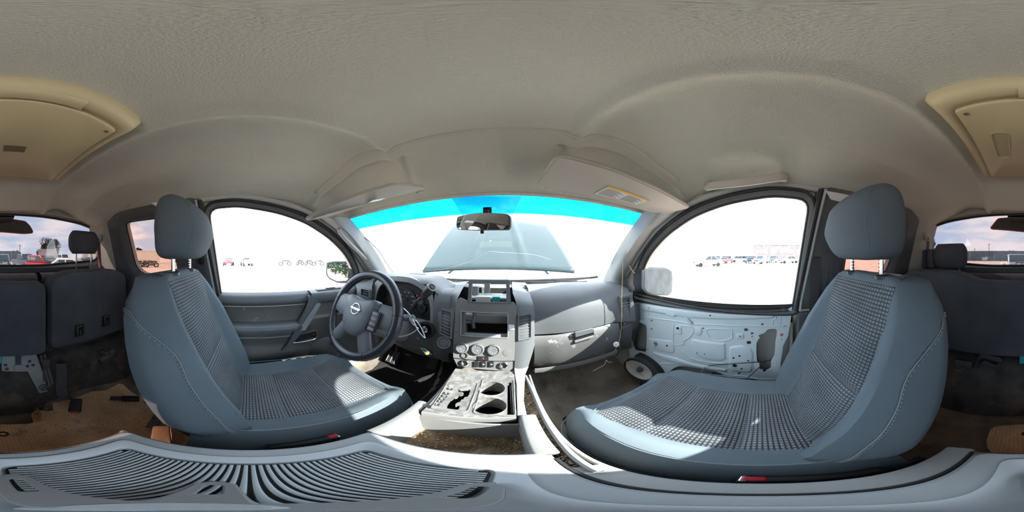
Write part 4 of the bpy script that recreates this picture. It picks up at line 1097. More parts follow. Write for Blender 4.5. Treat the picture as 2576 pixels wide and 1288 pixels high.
bm = NB(); b_lathe(bm, [(.008, 0), (.012, .03), (.0145, ln * .55), (.0145, ln * .66), (.0135, ln * .68), (.0135, ln * .72), (.0155, ln * .74), (.0155, ln), (.0145, ln + .002), (.0005, ln + .002)], w0, ax, 24); wl = mk('wiper_lever', bm, 'dash_plastic', SC, smooth=40)
bm = NB(); b_box(bm, w1 + ax * .0022, (.001, .001, .022)); mk('lever_mark', bm, 'black', wl)
bm = NB(); t0 = lev(884, 752, .56); b_tube(bm, [WC + V(-.05, .09, 0), t0], [.006, .009], 10); mk('turn_lever', bm, 'black_plastic', SC)

SW = thing('steering_wheel', 'black leather wrapped steering wheel with grey airbag cover', 'steering wheel', tuple(wp(0, -.2)))
RR = .186
bm = NB(); b_tube(bm, [wp(RR * math.cos(a), RR * math.sin(a)) for a in [2 * math.pi * k / 72 for k in range(72)]], .0195, 14, closed=True); rim = mk('rim', bm, 'leather', SW, smooth=180)
# sewn seam on the inner face of the cover, stitch by stitch
bm = NB()
for k in range(150):
    a = 2 * math.pi * k / 150; d = 2 * math.pi / 150 * .28
    rr, hh = RR - .0175, .0095
    b_tube(bm, [wp(rr * math.cos(a - d), rr * math.sin(a - d), hh), wp((rr + .004) * math.cos(a + d), (rr + .004) * math.sin(a + d), hh + .003)], .0008, 4)
tag(mk('stitching', bm, 'stitch', rim), kind='stuff')
for a0 in (-12, 12, 168, 192, 235, 305):
    bm = NB(); a = R(a0); c = wp(RR * math.cos(a), RR * math.sin(a)); rad = WU * math.cos(a) + WV * math.sin(a)
    b_tube(bm, [c + (rad * math.cos(t) + WN * math.sin(t)) * .0197 for t in [2 * math.pi * k / 20 for k in range(20)]], .0011, 4, closed=True); mk('cover_seam', bm, 'black', rim)
# hub: airbag pad, a shield shape with domed face
hubo = [(-.098, .056), (-.078, .076), (-.038, .070), (0, .066), (.038, .070), (.078, .076), (.098, .056), (.088, .012), (.082, -.025), (.064, -.064), (.032, -.092), (0, -.098), (-.032, -.092), (-.064, -.064), (-.082, -.025), (-.088, .012)]
ho = spline([V(x, y, 0) for x, y in hubo], 4, closed=True)
bm = NB(); rings = []
for f, h in ((1.0, -.012), (1.0, .010), (.985, .018), (.95, .024), (.80, .030), (.5, .034), (.2, .035)):
    rings.append([wp(p.x * f, p.y * f, h) for p in ho])
b_loft(bm, rings); hub = mk('airbag_cover', bm, 'airbag_cover', SW, smooth=50)
# four spokes
def spoke(pts, ws_, name, mat, h0=.004):
    bm = NB(); P_ = spline([V(x, y, 0) for x, y in pts], 4); n = len(P_); rings = []
    for i, p in enumerate(P_):
        t = (P_[min(i + 1, n - 1)] - P_[max(i - 1, 0)]).normalized(); nn = V(-t.y, t.x, 0); w_ = lerp(ws_[0], ws_[1], i / (n - 1)); hh = lerp(h0, .0, i / (n - 1))
        rings.append([wp(*(p + nn * w_ * c)[:2], hh + d) for c, d in ((-1, -.008), (-1, .004), (-.6, .012), (.6, .012), (1, .004), (1, -.008))])
    b_loft(bm, rings); return mk(name, bm, mat, SW, smooth=50)
spoke([(-.070, .018), (-.12, .020), (-.172, .022)], (.052, .046), 'spoke', 'airbag_cover')
spR = spoke([(.070, .018), (.12, .020), (.172, .022)], (.052, .046), 'spoke', 'airbag_cover')
spoke([(-.050, -.055), (-.075, -.10), (-.105, -.150)], (.032, .028), 'spoke', 'airbag_cover')
spoke([(.050, -.055), (.075, -.10), (.105, -.150)], (.032, .028), 'spoke', 'airbag_cover')
# button pads on the right and left spoke
for sgn in (1,):
    bm = NB(); rot = Matrix((WU, WN, WV)).transposed()
    b_rbox(bm, wp(sgn * .104, -.006, .020), (.040, .010, .084), .004, rot=rot); bp = mk('button_pad', bm, 'black_plastic', SW)
    for i, t_ in enumerate(('ON·OFF', 'CANCEL', 'COAST SET', 'ACCEL RES')):
        q = wp(sgn * .104, .024 - .020 * i, .026)
        bm = NB(); b_rbox(bm, q, (.032, .005, .014), .002, rot=rot); bt = mk('wheel_button', bm, 'dash_plastic', bp)
        text('button_text', t_, .0048, q + WN * .003, WU, WV, 'white_mark', bt, .0002)
# emblem: ring with a bar across it
ec = wp(0, .018, .035)
bm = NB(); b_tube(bm, [ec + WU * .0235 * math.cos(a) + WV * .0235 * math.sin(a) for a in [2 * math.pi * k / 36 for k in range(36)]], .0030, 8, closed=True)
b_rbox(bm, ec + WN * .002, (.062, .005, .011), .002, rot=Matrix((WU, WN, WV)).transposed()); em = mk('emblem', bm, 'chrome', hub, smooth=50)
text('emblem_text', 'NISSAN', .0085, ec + WN * .0047, WU, WV, 'black_plastic', em, .0003)
bm = NB(); b_lathe(bm, [(.022, -.001), (.022, .0005), (.0005, .0005)], ec, WN, 28); mk('emblem_back', bm, 'black_plastic', em)
text('airbag_text', 'AIR BAG', .012, wp(-.030, -.050, .0325), WU, WV, 'grey_mark', hub, .0004)
# ---- white cable tie looped round the levers
pts = [lev(1005, 773, .53), lev(1018, 778, .525), lev(1035, 798, .515), lev(1052, 832, .52), lev(1069, 850, .55), lev(1060, 826, .56), lev(1046, 806, .54), lev(1036, 812, .52), lev(1049, 826, .52), lev(1036, 838, .53), lev(1018, 845, .54), lev(998, 847, .55)]
bm = NB(); b_tube(bm, spline(pts, 6), .0022, 6); b_rbox(bm, lev(1050, 826, .518), (.007, .007, .006), .001)
tag(mk('cable_tie', bm, 'white_plastic', smooth=60), 'white plastic cable tie looped round the levers behind the steering wheel', 'cable tie')

# ================================================================== pedals
def pedal(name, label, px, py, y, w_, h_, tiltd, ribs):
    c = aty(px, py, y); rot = Matrix.Rotation(R(tiltd), 3, 'X')
    T = thing(name, label, 'pedal', tuple(c - V(0, 0, h_ / 2)))
    bm = NB(); b_rbox(bm, c, (w_, .012, h_), .005, rot=rot); mk('pad', bm, 'black_rubber', T)
    for i in range(ribs):
        bm = NB(); b_rbox(bm, c + rot @ V(lerp(-w_ * .36, w_ * .36, i / max(1, ribs - 1)), -.008, 0), (.006, .006, h_ * .8), .002, rot=rot); mk('grip_rib', bm, 'stack_plastic', T)
    bm = NB(); b_tube(bm, spline([c + V(0, .01, 0), c + V(0, .06, .10), c + V(0, .10, .22)], 4), .009, 8); mk('pedal_arm', bm, 'steel_dark', T)
pedal('brake_pedal', 'dark brake pedal with ribbed pad below the steering wheel', 988, 898, .80, .085, .10, -35, 3)
pedal('accelerator_pedal', 'dim accelerator pedal in shade left of the centre console', 1090, 908, .82, .055, .12, -35, 0)

# ================================================================== driver door (trim in place)
D1 = thing('door_1', 'driver door with dark scuffed plastic trim, pull handle and release lever', None, (-.8, .3, -.85), kind='structure')
def dx(px, py, inn): return atx(px, py, -(.83 - inn))
bm = NB(); b_panel(bm, up(DOOR, -1, .016), [up(WIN, -1, .016)], Vector((-.016, 0, -.005))) if False else None
prof = [(-.205, .0), (-.212, .022), (-.222, .040), (-.240, .047), (-.258, .046), (-.272, .036), (-.276, .034), (-.300, .036), (-.352, .036), (-.366, .040), (-.374, .052), (-.378, .085), (-.386, .100), (-.400, .104), (-.414, .098), (-.424, .078), (-.428, .064), (-.456, .066), (-.462, .058), (-.505, .056), (-.53, .062), (-.555, .078), (-.60, .086), (-.66, .080), (-.74, .055), (-.82, .035)]
bm = NB(); rows = []
for j in range(33):
    y = lerp(-.165, .80, j / 32)
    f = sm(.36, .24, y)                          # armrest fades out towards the front
    e = sm(-.165, -.12, y)
    rows.append([V(-(.83 - lerp(min(d, .05), d, f) * lerp(.6, 1, e)), y, z + .03 * sm(.3, .8, y) * (1 if z < -.5 else 0)) for z, d in prof])
b_grid(bm, rows); dp = mk('trim_panel', bm, 'door_plastic', D1, smooth=40)
bm = NB(); b_grid(bm, [[V(-(.83 - d), y, z) for y in [lerp(-.163, .345, i / 12) for i in range(13)]] for z, d in ((-.204, .004), (-.211, .024), (-.221, .042), (-.240, .049), (-.256, .047))]); mk('sill_pad', bm, 'door_plastic_bluelit', D1, smooth=60)
bm = NB(); b_grid(bm, [[V(-(.83 - d), y, z) for y in [lerp(-.150, .25, i / 12) for i in range(13)]] for z, d in ((-.370, .050), (-.3755, .085), (-.384, .102), (-.400, .1065), (-.414, .100))]); mk('armrest', bm, 'door_plastic_bluelit', D1, smooth=60)
for z, d, y1 in ((-.277, .0375, .31), (-.429, .068, .235), (-.462, .061, .22)):
    bm = NB(); b_tube(bm, [V(-(.83 - d), y, z) for y in [lerp(-.14, y1, i / 10) for i in range(11)]], .0028, 6); mk('trim_groove', bm, 'pillar_trim', D1)
# front block with the window switch on top
bm = NB(); b_grid(bm, [[V(-(.83 - d), y, z) for y in [lerp(.335, .79, i / 10) for i in range(11)]] for z, d in ((-.200, .0), (-.203, .050), (-.210, .068), (-.222, .074), (-.262, .066), (-.272, .055))]); fb = mk('front_block', bm, 'door_plastic_bluelit', D1, smooth=40)
bm = NB(); b_rbox(bm, V(-.795, .46, -.200), (.034, .16, .006), .003); o = mk('switch_panel', bm, 'door_plastic', fb)
bm = NB(); b_rbox(bm, V(-.790, .47, -.195), (.016, .060, .008), .003); mk('window_switch', bm, 'black_plastic', o)
# pull handle bar with its silver insert
hb = [(779, 744), (802, 757), (760, 836), (742, 858), (716, 882), (706, 884), (724, 866), (746, 822), (772, 780), (779, 762)]
bm = NB(); b_panel(bm, rpoly([dx(*p, .085) for p in hb], .006), [], V(-.03, 0, 0)); ph = mk('pull_handle', bm, 'door_plastic_bluelit', D1, smooth=0, bevel=.006)
bm = NB(); b_panel(bm, rpoly([dx(*p, .090) for p in ((795, 765), (808, 764), (768, 831), (750, 832))], .004), [], V(-.02, 0, 0)); mk('handle_insert', bm, 'handle_silver', ph, smooth=0, bevel=.002)
# release lever in its recess
rc = rpoly([dx(*p, .058) for p in ((748, 842), (796, 831), (798, 848), (738, 863))], .008)
bm = NB(); b_tube(bm, rc, .004, 6, closed=True); mk('release_rim', bm, 'door_plastic_bluelit', D1)
bm = NB(); b_panel(bm, rc, [], V(-.01, 0, 0)); mk('release_recess', bm, 'black_plastic', D1, smooth=0)
bm = NB(); b_tube(bm, spline([dx(*p, .068) for p in ((736, 862), (750, 861), (775, 857), (792, 852), (796, 846))], 5), .005, 8); mk('release_lever', bm, 'chrome', D1)
bm = NB(); b_rbox(bm, dx(788, 843, .062), (.01, .018, .02), .004); mk('lock_knob', bm, 'black_plastic', D1)
# speaker bulge and map pocket lip
bm = NB(); c = dx(815, 880, .045); b_lathe(bm, [(.105, 0), (.10, .018), (.085, .024), (.001, .026)], c + V(0, .0, 0), (1, -.1, .1), 32); mk('speaker_bulge', bm, 'door_plastic', D1, smooth=60)
bm = NB(); cr = dx(838, 862, .085); b_tube(bm, [cr, cr + V(.01, .03, .04)], .006, 8); b_lathe(bm, [(.013, 0), (.013, .012), (.008, .016), (.0005, .016)], cr, (1, -.5, .1), 18); mk('hood_release', bm, 'black_plastic', D1)

def door_frame(T, s):
    bm = NB(); b_grid(bm, [up(offs(WIN, .020), s, .020), up(offs(WIN, .016), s, .026), up(offs(WIN, .004), s, .018), up(offs(WIN, -.004), s, -.004)], close_u=True); mk('window_frame', bm, 'dark_trim', T, smooth=50)
    bm = NB(); b_tube(bm, up(offs(WIN, -.001), s, .004), .006, 6, closed=True); mk('glass_seal', bm, 'black_rubber', T)
    bm = NB(); b_tube(bm, up(offs(WIN, .024), s, .024)[:1] + up(offs(WIN, .024), s, .024)[6:], .006, 8); mk('weatherstrip', bm, 'black_rubber', T)
door_frame(D1, -1)

# ================================================================== passenger door (trim removed, bare painted metal)
D2 = thing('door_2', 'passenger door stripped to bare pale blue metal, with holes and speaker', None, (.8, .3, -.85), kind='structure')
door_frame(D2, 1)
DXR = .812
def rx(px, py, off=0): return atx(px, py, DXR - off)
outl = [(1597, 757), (1650, 766), (1720, 775), (1800, 780), (1864, 783), (1930, 783), (1980, 779), (1993, 773), (1990, 800), (1983, 844), (1970, 870), (1963, 917), (1972, 985), (1960, 1010), (1800, 1030), (1660, 1010), (1600, 985), (1566, 950), (1566, 908), (1571, 859), (1592, 800)]
H = [[(1599, 811), (1621, 816), (1627, 828), (1626, 868), (1624, 885), (1612, 883), (1597, 880), (1590, 859), (1586, 850), (1593, 829)],
     [(1908, 844), (1924, 837), (1931, 829), (1948, 827), (1955, 833), (1951, 859), (1948, 894), (1940, 908), (1939, 926), (1928, 932), (1927, 936), (1920, 936), (1918, 930), (1911, 929), (1910, 913), (1904, 908), (1903, 863), (1912, 850)],
     [(1680, 942), (1692, 929), (1708, 921), (1740, 924), (1800, 934), (1830, 948), (1880, 952), (1905, 955), (1922, 965), (1926, 980), (1800, 1000), (1684, 975)]]
small = [(1639, 807, 2.9), (1639, 828, 2.9), (1632, 791, 1.9), (1651, 794, 1.6), (1628, 782, 1.2), (1704, 826, 3.0), (1717, 785, 1.6), (1786, 794, 2.0), (1756, 837, 1.3), (1634, 857, 1.9), (1677, 870, 2.0), (1716, 881, 1.1), (1741, 904, 1.2), (1753, 888, 1.2), (1772, 891, 1.2), (1863, 797, 2), (1941, 796, 2), (1918, 816, 3.2), (1877, 830, 5.2), (1892, 839, 3.6), (1884, 862, 5.4), (1862, 847, 1.4), (1860, 896, 2.1), (1845, 901, 2.1), (1882, 908, 1.9), (1848, 920, 4.4), (1865, 928, 1.8), (1860, 939, 3.2), (1950, 961, 4.6), (1967, 854, 2.2), (1955, 915, 1.6), (1907, 945, 1.3), (1769, 826, 2.4), (1579, 876, 2.0), (1575, 862, 1.4), (1586, 783, 1.2), (1617, 802, 1.2), (1611, 800, 1.1), (1718, 857, 1.2)]
holes = [spline([rx(*p) for p in h], 2, closed=True) for h in H]
for x, y, r_ in small:
    c = rx(x, y); rad = r_ * K * (c - CAMP).length
    holes.append(circle(c, rad, 10, (0, 1, 0), (0, 0, 1)))
spk = rx(1606, 932)
holes.append(circle(spk, (.085, .062), 28, V(0, 1, .0), V(0, 0, 1)))
bm = NB(); b_panel(bm, [rx(*p) for p in outl], holes, V(.006, 0, 0))
dm = mk('inner_panel', bm, 'door_paint', D2, smooth=0)
bm = NB(); b_box(bm, (.885, .32, -.585), (.02, .92, .58)); mk('outer_skin', bm, 'door_skin', D2, bevel=.004)
bm = NB(); b_box(bm, (.852, -.145, -.585), (.06, .012, .58)); b_box(bm, (.852, .785, -.585), (.06, .012, .58)); b_box(bm, (.852, .32, -.86), (.06, .92, .012)); mk('door_edge', bm, 'door_skin', D2, bevel=.003)
def emboss(pts, h, w_, name='pressed_pad', par=None, r=.012):
    P_ = rpoly([rx(*p) for p in pts], r, 4)
    q = [V(p.y, p.z, 0) for p in P_]
    bm = NB(); i1 = offs(q, -w_ * .35); i2 = offs(q, -w_)
    vs = b_loft(bm, [[V(DXR, a.x, a.y) for a in q], [V(DXR - h * .75, a.x, a.y) for a in i1], [V(DXR - h, a.x, a.y) for a in i2]], cap=False)
    t = NB(); b_panel(t, [V(DXR - h, a.x, a.y) for a in i2], [], None); join(bm, t)
    bmesh.ops.remove_doubles(bm, verts=bm.verts, dist=1e-5)
    return mk(name, bm, 'door_paint', dm, smooth=50)
emboss([(1612, 764), (1700, 777), (1800, 786), (1950, 789), (1948, 800), (1800, 803), (1735, 800), (1690, 793), (1615, 780)], .007, .010)
emboss([(1740, 852), (1775, 858), (1826, 862), (1826, 905), (1800, 908), (1770, 902), (1748, 890), (1738, 868)], .006, .012)
emboss([(1835, 872), (1868, 867), (1890, 876), (1896, 890), (1893, 930), (1886, 937), (1842, 934), (1833, 925)], .006, .012)
emboss([(1698, 819), (1715, 821), (1716, 842), (1697, 840)], .004, .005, r=.006)
emboss([(1852, 838), (1872, 838), (1872, 853), (1852, 853)], .004, .006, r=.008)
emboss([(1629, 849), (1690, 857), (1697, 868), (1697, 886), (1688, 889), (1640, 876)], .005, .008)
emboss([(1643, 884), (1700, 899), (1740, 913), (1800, 923), (1828, 928), (1828, 934), (1796, 931), (1735, 921), (1690, 911), (1646, 893)], .008, .009)
emboss([(1718, 794), (1727, 790), (1747, 814), (1738, 817)], .006, .005, r=.003)
emboss([(1745, 822), (1766, 824), (1768, 836), (1758, 846), (1748, 840)], .005, .006)
emboss([(1640, 760 + 17), (1690, 784), (1702, 790), (1698, 795), (1680, 792), (1676, 788), (1642, 782)], .010, .003, r=.004)
pads = [(1860, 896, 2.1), (1845, 901, 2.1), (1882, 908, 1.9), (1848, 920, 4.4), (1865, 928, 1.8), (1704, 826, 3.0), (1862, 847, 1.4), (1677, 870, 2.0), (1753, 888, 1.2), (1772, 891, 1.2), (1786, 794, 2.0), (1632, 775, 1.2)]
bm = NB()
for x, y, r_ in pads:
    c = rx(x, y, .0085); b_lathe(bm, [(r_ * K * (c - CAMP).length, -.004), (r_ * K * (c - CAMP).length, .0), (.0004, .0)], c, (-1, 0, 0), 12)
tag(mk('clip_holes', bm, 'black', dm, smooth=0), 'small round clip holes', kind='stuff')
def bead(pts, closed=False, r=.0045):
    bm = NB(); b_tube(bm, spline([rx(*p, -.001) for p in pts], 5, closed), r, 8, closed=closed); mk('pressed_bead', bm, 'door_paint', dm, smooth=180)
bead([(1614, 797), (1690, 806), (1735, 814), (1800, 817), (1900, 820), (1978, 820)])
bead([(1782, 827), (1836, 829), (1841, 836), (1840, 851), (1812, 858), (1790, 853), (1780, 840)], True)
bead([(1695, 815), (1693, 850), (1698, 866), (1716, 866)])
bead([(1716, 880), (1738, 900), (1775, 910), (1830, 914)])
bead([(1706, 818), (1740, 822), (1744, 835), (1734, 848), (1722, 856), (1720, 868)])
bead([(1740, 872), (1738, 863), (1760, 866), (1786, 871)], r=.003)
bead([(1590, 808), (1612, 809), (1630, 818), (1632, 840), (1630, 880)], r=.005)
bead([(1945, 786), (1952, 800), (1944, 806), (1944, 820)], r=.004)
bead([(1966, 784), (1963, 816)], r=.003)
bead([(1895, 905), (1893, 920), (1900, 930), (1912, 938)], r=.004)
bead([(1660, 915), (1700, 915), (1790, 928), (1830, 942), (1880, 947), (1915, 955), (1932, 975)], r=.005)
bead([(1868, 898), (1882, 884)], r=.0025)
# window sill rubber along the top of the door
bm = NB()
seal = [sideray(px, py, 1, .004) for px, py in ((1601, 750), (1650, 757), (1720, 766), (1800, 772), (1864, 775), (1930, 775), (1982, 772))]
rows = []
sp_ = spline(seal, 4)
for d, dz in ((.002, .012), (.018, .013), (.024, .008), (.020, .002), (.030, -.003), (.034, -.010), (.026, -.020), (.006, -.026)):
    rows.append([V(.842 - d, p.y, p.z + dz) for p in sp_])
b_grid(bm, rows); mk('sill_rubber', bm, 'black_rubber', D2, smooth=40)
bm = NB(); b_panel(bm, [V(.822, y, z) for y, z in ((-.148, -.232), (.80, -.232), (.80, -.33), (-.148, -.33))], [], V(.004, 0, 0)); mk('sill_light_stop', bm, 'black_rubber', D2)  # added strip, blocks sunlight leaking in below the sill rubber
# red rubber plugs
for x, y in ((1602, 776), (1966, 842)):
    bm = NB(); b_lathe(bm, [(.0075, 0), (.0075, .002), (.004, .005), (.0005, .005)], rx(x, y), (-1, 0, 0), 16); mk('rubber_plug', bm, pm('plug_red%d' % x, (.55, .13, .10), .6), D2)
bm = NB(); b_lathe(bm, [(.004, 0), (.004, .003), (.0005, .003)], rx(1892, 846), (-1, 0, 0), 12); b_lathe(bm, [(.004, 0), (.004, .003), (.0005, .003)], rx(1704, 832), (-1, 0, 0), 12); tag(mk('copper_rivets', bm, pm('copper', (.55, .27, .15), .4, .6), D2), kind='stuff')
# window regulator stud
bm = NB(); c = rx(1652, 864); b_lathe(bm, [(.017, 0), (.017, .003), (.012, .005), (.010, .008), (.004, .008), (.004, .034), (.0005, .034)], c, (-.9, -.35, -.12), 20); mk('regulator_stud', bm, 'steel', D2, smooth=40)
# door speaker
spk = atr(1607, 931, .915) + V(.040, 0, 0)
SPK = thing('door_speaker', 'grey oval speaker with torn cone at the foot of the passenger door', 'speaker', tuple(spk - V(0, 0, .09)))
axs = V(-.93, -.2, .3).normalized(); su = V(0, -1, -.28); su = (su - axs * su.dot(axs)).normalized(); sv = axs.cross(su)
def ell(a, b, h, n=36):
    a *= 1.08; b *= .98
    return [spk + V(-.040, 0, 0) + axs * h + su * a * math.cos(2 * math.pi * k / n) + sv * b * math.sin(2 * math.pi * k / n) for k in range(n)]
bm = NB(); b_loft(bm, [ell(.100, .076, -.004), ell(.100, .076, .006), ell(.094, .070, .010), ell(.086, .062, .008), ell(.084, .060, .0)], cap=False); mk('gasket', bm, 'black_rubber', SPK, smooth=50)
bm = NB(); b_loft(bm, [ell(.088, .064, .004), ell(.078, .056, .008), ell(.074, .052, .004), ell(.045, .032, -.008), ell(.020, .016, -.020)], cap=False); mk('cone', bm, 'speaker_cone', SPK, smooth=60)
bm = NB(); b_lathe(bm, [(.021, -.024), (.019, -.010), (.011, -.006), (.010, .012), (.006, .014), (.0005, .014)], spk + V(-.040, 0, 0), axs, 20); mk('dust_cap', bm, 'steel_dark', SPK)
bm = NB(); rows = [[spk + V(-.040, 0, 0) + axs * hh + su * a * math.cos(t) + sv * b * math.sin(t) for t in [lerp(R(-60), R(120), k / 14) for k in range(15)]] for a, b, hh in ((.106, .074, .004), (.110, .078, .024), (.140, .104, .018), (.150, .114, -.06))]
rows = [[V(2 * 0 + p.x, p.y, p.z) for p in r] for r in rows]
b_grid(bm, rows); mk('rain_shield', bm, 'black_rubber', SPK, smooth=40)
# pull cables hanging in the opening
for nm, pts, lab in (('lock_cable', ((1782, 921, .004), (1800, 918, .012), (1860, 914, .018), (1908, 911, .012), (1930, 908, -.02), (1950, 902, -.03)), 'black lock cable stretched across the stripped passenger door'), ('latch_cable', ((1876, 955, .02), (1895, 938, .02), (1912, 922, .012), (1926, 909, -.02)), 'short black cable slanting across the lower rear of the passenger door')):
    bm = NB(); b_tube(bm, spline([rx(a, b, c) for a, b, c in pts], 5), .0022, 6); tag(mk(nm, bm, 'wire', smooth=60), lab, 'cable')
bm = NB()
for k in range(5):
    b_tube(bm, spline([rx(1783, 920, .006), rx(1776 - k * 2, 922 + k, .012), rx(1770 - 2 * k, 926 + 5 * k, .01), rx(1768 - 3 * k, 932 + 3 * k, .006)], 4), .0006, 4)
tag(mk('frayed_string', bm, 'wire_white'), 'frayed white string end at the lock cable on the passenger door', 'string')
bm = NB(); b_panel(bm, [rx(1790, 938, -.03), rx(1797, 936, -.03), rx(1806, 952, -.03), rx(1800, 952, -.03), rx(1795, 943, -.03), rx(1792, 950, -.03), rx(1783, 950, -.03)], [], V(.004, 0, 0)); mk('pocket_bracket', bm, 'steel_dark', D2)
# tan wire hanging at the right end of the dash with a round white plug
WP = thing('dash_wire', 'tan wire hanging by the right dash vent with round white plug', 'wire', tuple(aty(1552, 880, .62)))
bm = NB(); b_tube(bm, spline([aty(*p) for p in ((1567, 655, .69), (1566, 700, .68), (1564, 745, .664), (1564, 790, .655), (1562, 835, .655), (1556, 862, .65), (1545, 885, .66))], 5), .0014, 6); mk('lead', bm, 'wire_tan', WP)
c = aty(1550, 866, .645); bm = NB(); b_lathe(bm, [(.014, -.006), (.016, 0), (.016, .006), (.013, .009), (.0005, .009)], c, (-.5, -.85, .2), 22); pl = mk('plug', bm, 'white_plastic', WP)
bm = NB()
for k in range(6): b_lathe(bm, [(.0013, 0), (.0013, .0006), (.0004, .0006)], c + V(-.5, -.85, .2).normalized() * .009 + V(.005 * (k % 3 - 1), 0, .006 * (k // 3) - .003), (-.5, -.85, .2), 8)
tag(mk('pin_holes', bm, 'black', pl), kind='stuff')
bm = NB(); b_tube(bm, spline([aty(*p) for p in ((1554, 868, .66), (1556, 885, .68), (1548, 895, .69), (1532, 897, .70), (1522, 895, .70))], 4), .003, 6); mk('black_loop', bm, 'wire', WP)
bm = NB(); b_tube(bm, spline([aty(*p) for p in ((1525, 905, .69), (1520, 918, .69), (1505, 926, .69), (1492, 933, .69))], 4), .002, 5); b_tube(bm, spline([aty(*p) for p in ((1525, 905, .69), (1532, 912, .69), (1540, 910, .69))], 4), .002, 5); mk('loose_end', bm, 'wire_white', WP)
bm = NB(); b_tube(bm, spline([sideray(1583, 668, 1, .06), sideray(1590, 680, 1, .06), sideray(1597, 688, 1, .06)], 4), .003, 6)
tag(mk('pillar_wire', bm, 'wire_tan'), 'short tan wire stub on the passenger windshield pillar', 'wire')
bm = NB(); b_tube(bm, spline([V(.700, .70, -.70), V(.735, .60, -.80), V(.74, .45, -.86), V(.70, .36, -.878)], 5), .0022, 6)
tag(mk('sill_wire', bm, 'wire_tan'), 'loose brown wire lying along the passenger door sill', 'wire')

# ================================================================== centre console
CC = thing('centre_console', 'grey dirty centre console with shifter plate, cup holders and lid', 'console', (0, .2, -.90))
ZP = -.500
bm = NB()
b_box(bm, (-.130, .07, -.70), (.012, .54, .37)); b_box(bm, (-.112, .46, -.70), (.010, .25, .385)); b_box(bm, (.158, .19, -.70), (.010, .79, .35)); b_box(bm, (.0, -.19, -.70), (.27, .012, .37)); mk('side_walls', bm, 'console_plastic', CC, bevel=.004)
# shifter plate: real slots and cup holes
pl0 = [atz(*p, ZP) for p in ((1146, 927), (1294, 932), (1299, 1047), (1062, 1034))]
gate = [(1040 + a / 5.853, 920 + b / 5.853) for a, b in ((665, 352), (690, 362), (845, 352), (805, 455), (775, 458), (750, 465), (735, 495), (705, 500), (690, 530), (640, 545), (615, 575), (622, 598), (650, 588), (685, 590), (665, 640), (640, 648), (490, 628), (500, 580), (545, 510), (565, 505), (600, 475), (620, 480), (650, 465), (670, 435), (690, 440), (730, 428), (740, 405), (725, 390), (660, 382))]
cups = [(atz(1240, 977, ZP), .040), (atz(1236, 1021, ZP), .041)]
slot = [atz(*p, ZP) for p in ((1277, 962), (1287, 962), (1292, 1043), (1276, 1043))]
bm = NB(); b_panel(bm, pl0, [[atz(*p, ZP) for p in gate], slot] + [circle(c + V(-.004, 0, 0), r_, 28, (1, 0, 0), (0, 1, 0)) for c, r_ in cups], V(0, 0, -.006))
cp = mk('shifter_plate', bm, 'console_dirty', CC, smooth=0)
for c, r_ in cups:
    c = c + V(-.004, 0, 0); bm = NB(); b_loft(bm, [circle(c + V(0, 0, -.001), r_ * 1.02, 28, (1, 0, 0), (0, 1, 0)), circle(c + V(0, 0, .001), r_ * .98, 28, (1, 0, 0), (0, 1, 0)), circle(c + V(0, 0, -.05), r_ * .90, 28, (1, 0, 0), (0, 1, 0)), circle(c + V(0, 0, -.055), r_ * .86, 28, (1, 0, 0), (0, 1, 0))], cap=False)
    ch = mk('cup_holder', bm, 'console_dirty', CC, smooth=50)
    bm = NB(); b_lathe(bm, [(r_ * .89, -.054), (.0005, -.054)], c, (0, 0, 1), 24); mk('cup_floor', bm, 'dirt', ch)
def zbead(pts, r=.0022, z=ZP + .0005, par=None, mat='console_dirty', rr=.01):
    bm = NB(); b_tube(bm, rpoly([atz(*p, z) for p in pts], rr, 4), r, 6, closed=True); return mk('panel_ridge', bm, mat, par or cp, smooth=180)
zbead([(1128, 957), (1202, 963), (1176, 1036), (1082, 1028)])
zbead([(1214, 955), (1292, 956), (1297, 1046), (1190, 1040)])
bm = NB(); b_lathe(bm, [(.0075, 0), (.0075, .002), (.0005, .002)], atz(1134, 971, ZP), (0, 0, 1), 16); mk('lock_button', bm, 'console_plastic', cp)
for x, y, t_ in ((1131, 979, 'P'), (1122, 990, 'R'), (1117, 997, 'N'), (1111, 1004, 'D'), (1105, 1010, '3'), (1098, 1017, '2')):
    q = atz(x, y, ZP + .0006)
    bm = NB(); b_rbox(bm, q, (.017, .010, .002), .0008); gm = mk('gear_mark', bm, 'black_plastic', cp)
    text('gear_letter', t_, .009, q + V(0, 0, .0012), (1, 0, 0), (0, 1, 0), 'white_mark', gm, .0002)
bm = NB(); b_panel(bm, [atz(*p, ZP + .001) for p in ((1075, 1018), (1083, 1019), (1085, 1026), (1079, 1028), (1073, 1024))], [], V(0, 0, .0006)); mk('broken_corner', bm, 'black', cp)
bm = NB(); b_box(bm, (-.01, .45, -.60), (.20, .26, .02)); b_box(bm, (.09, .46, -.56), (.012, .20, .09)); mk('inner_floor', bm, 'black', CC)
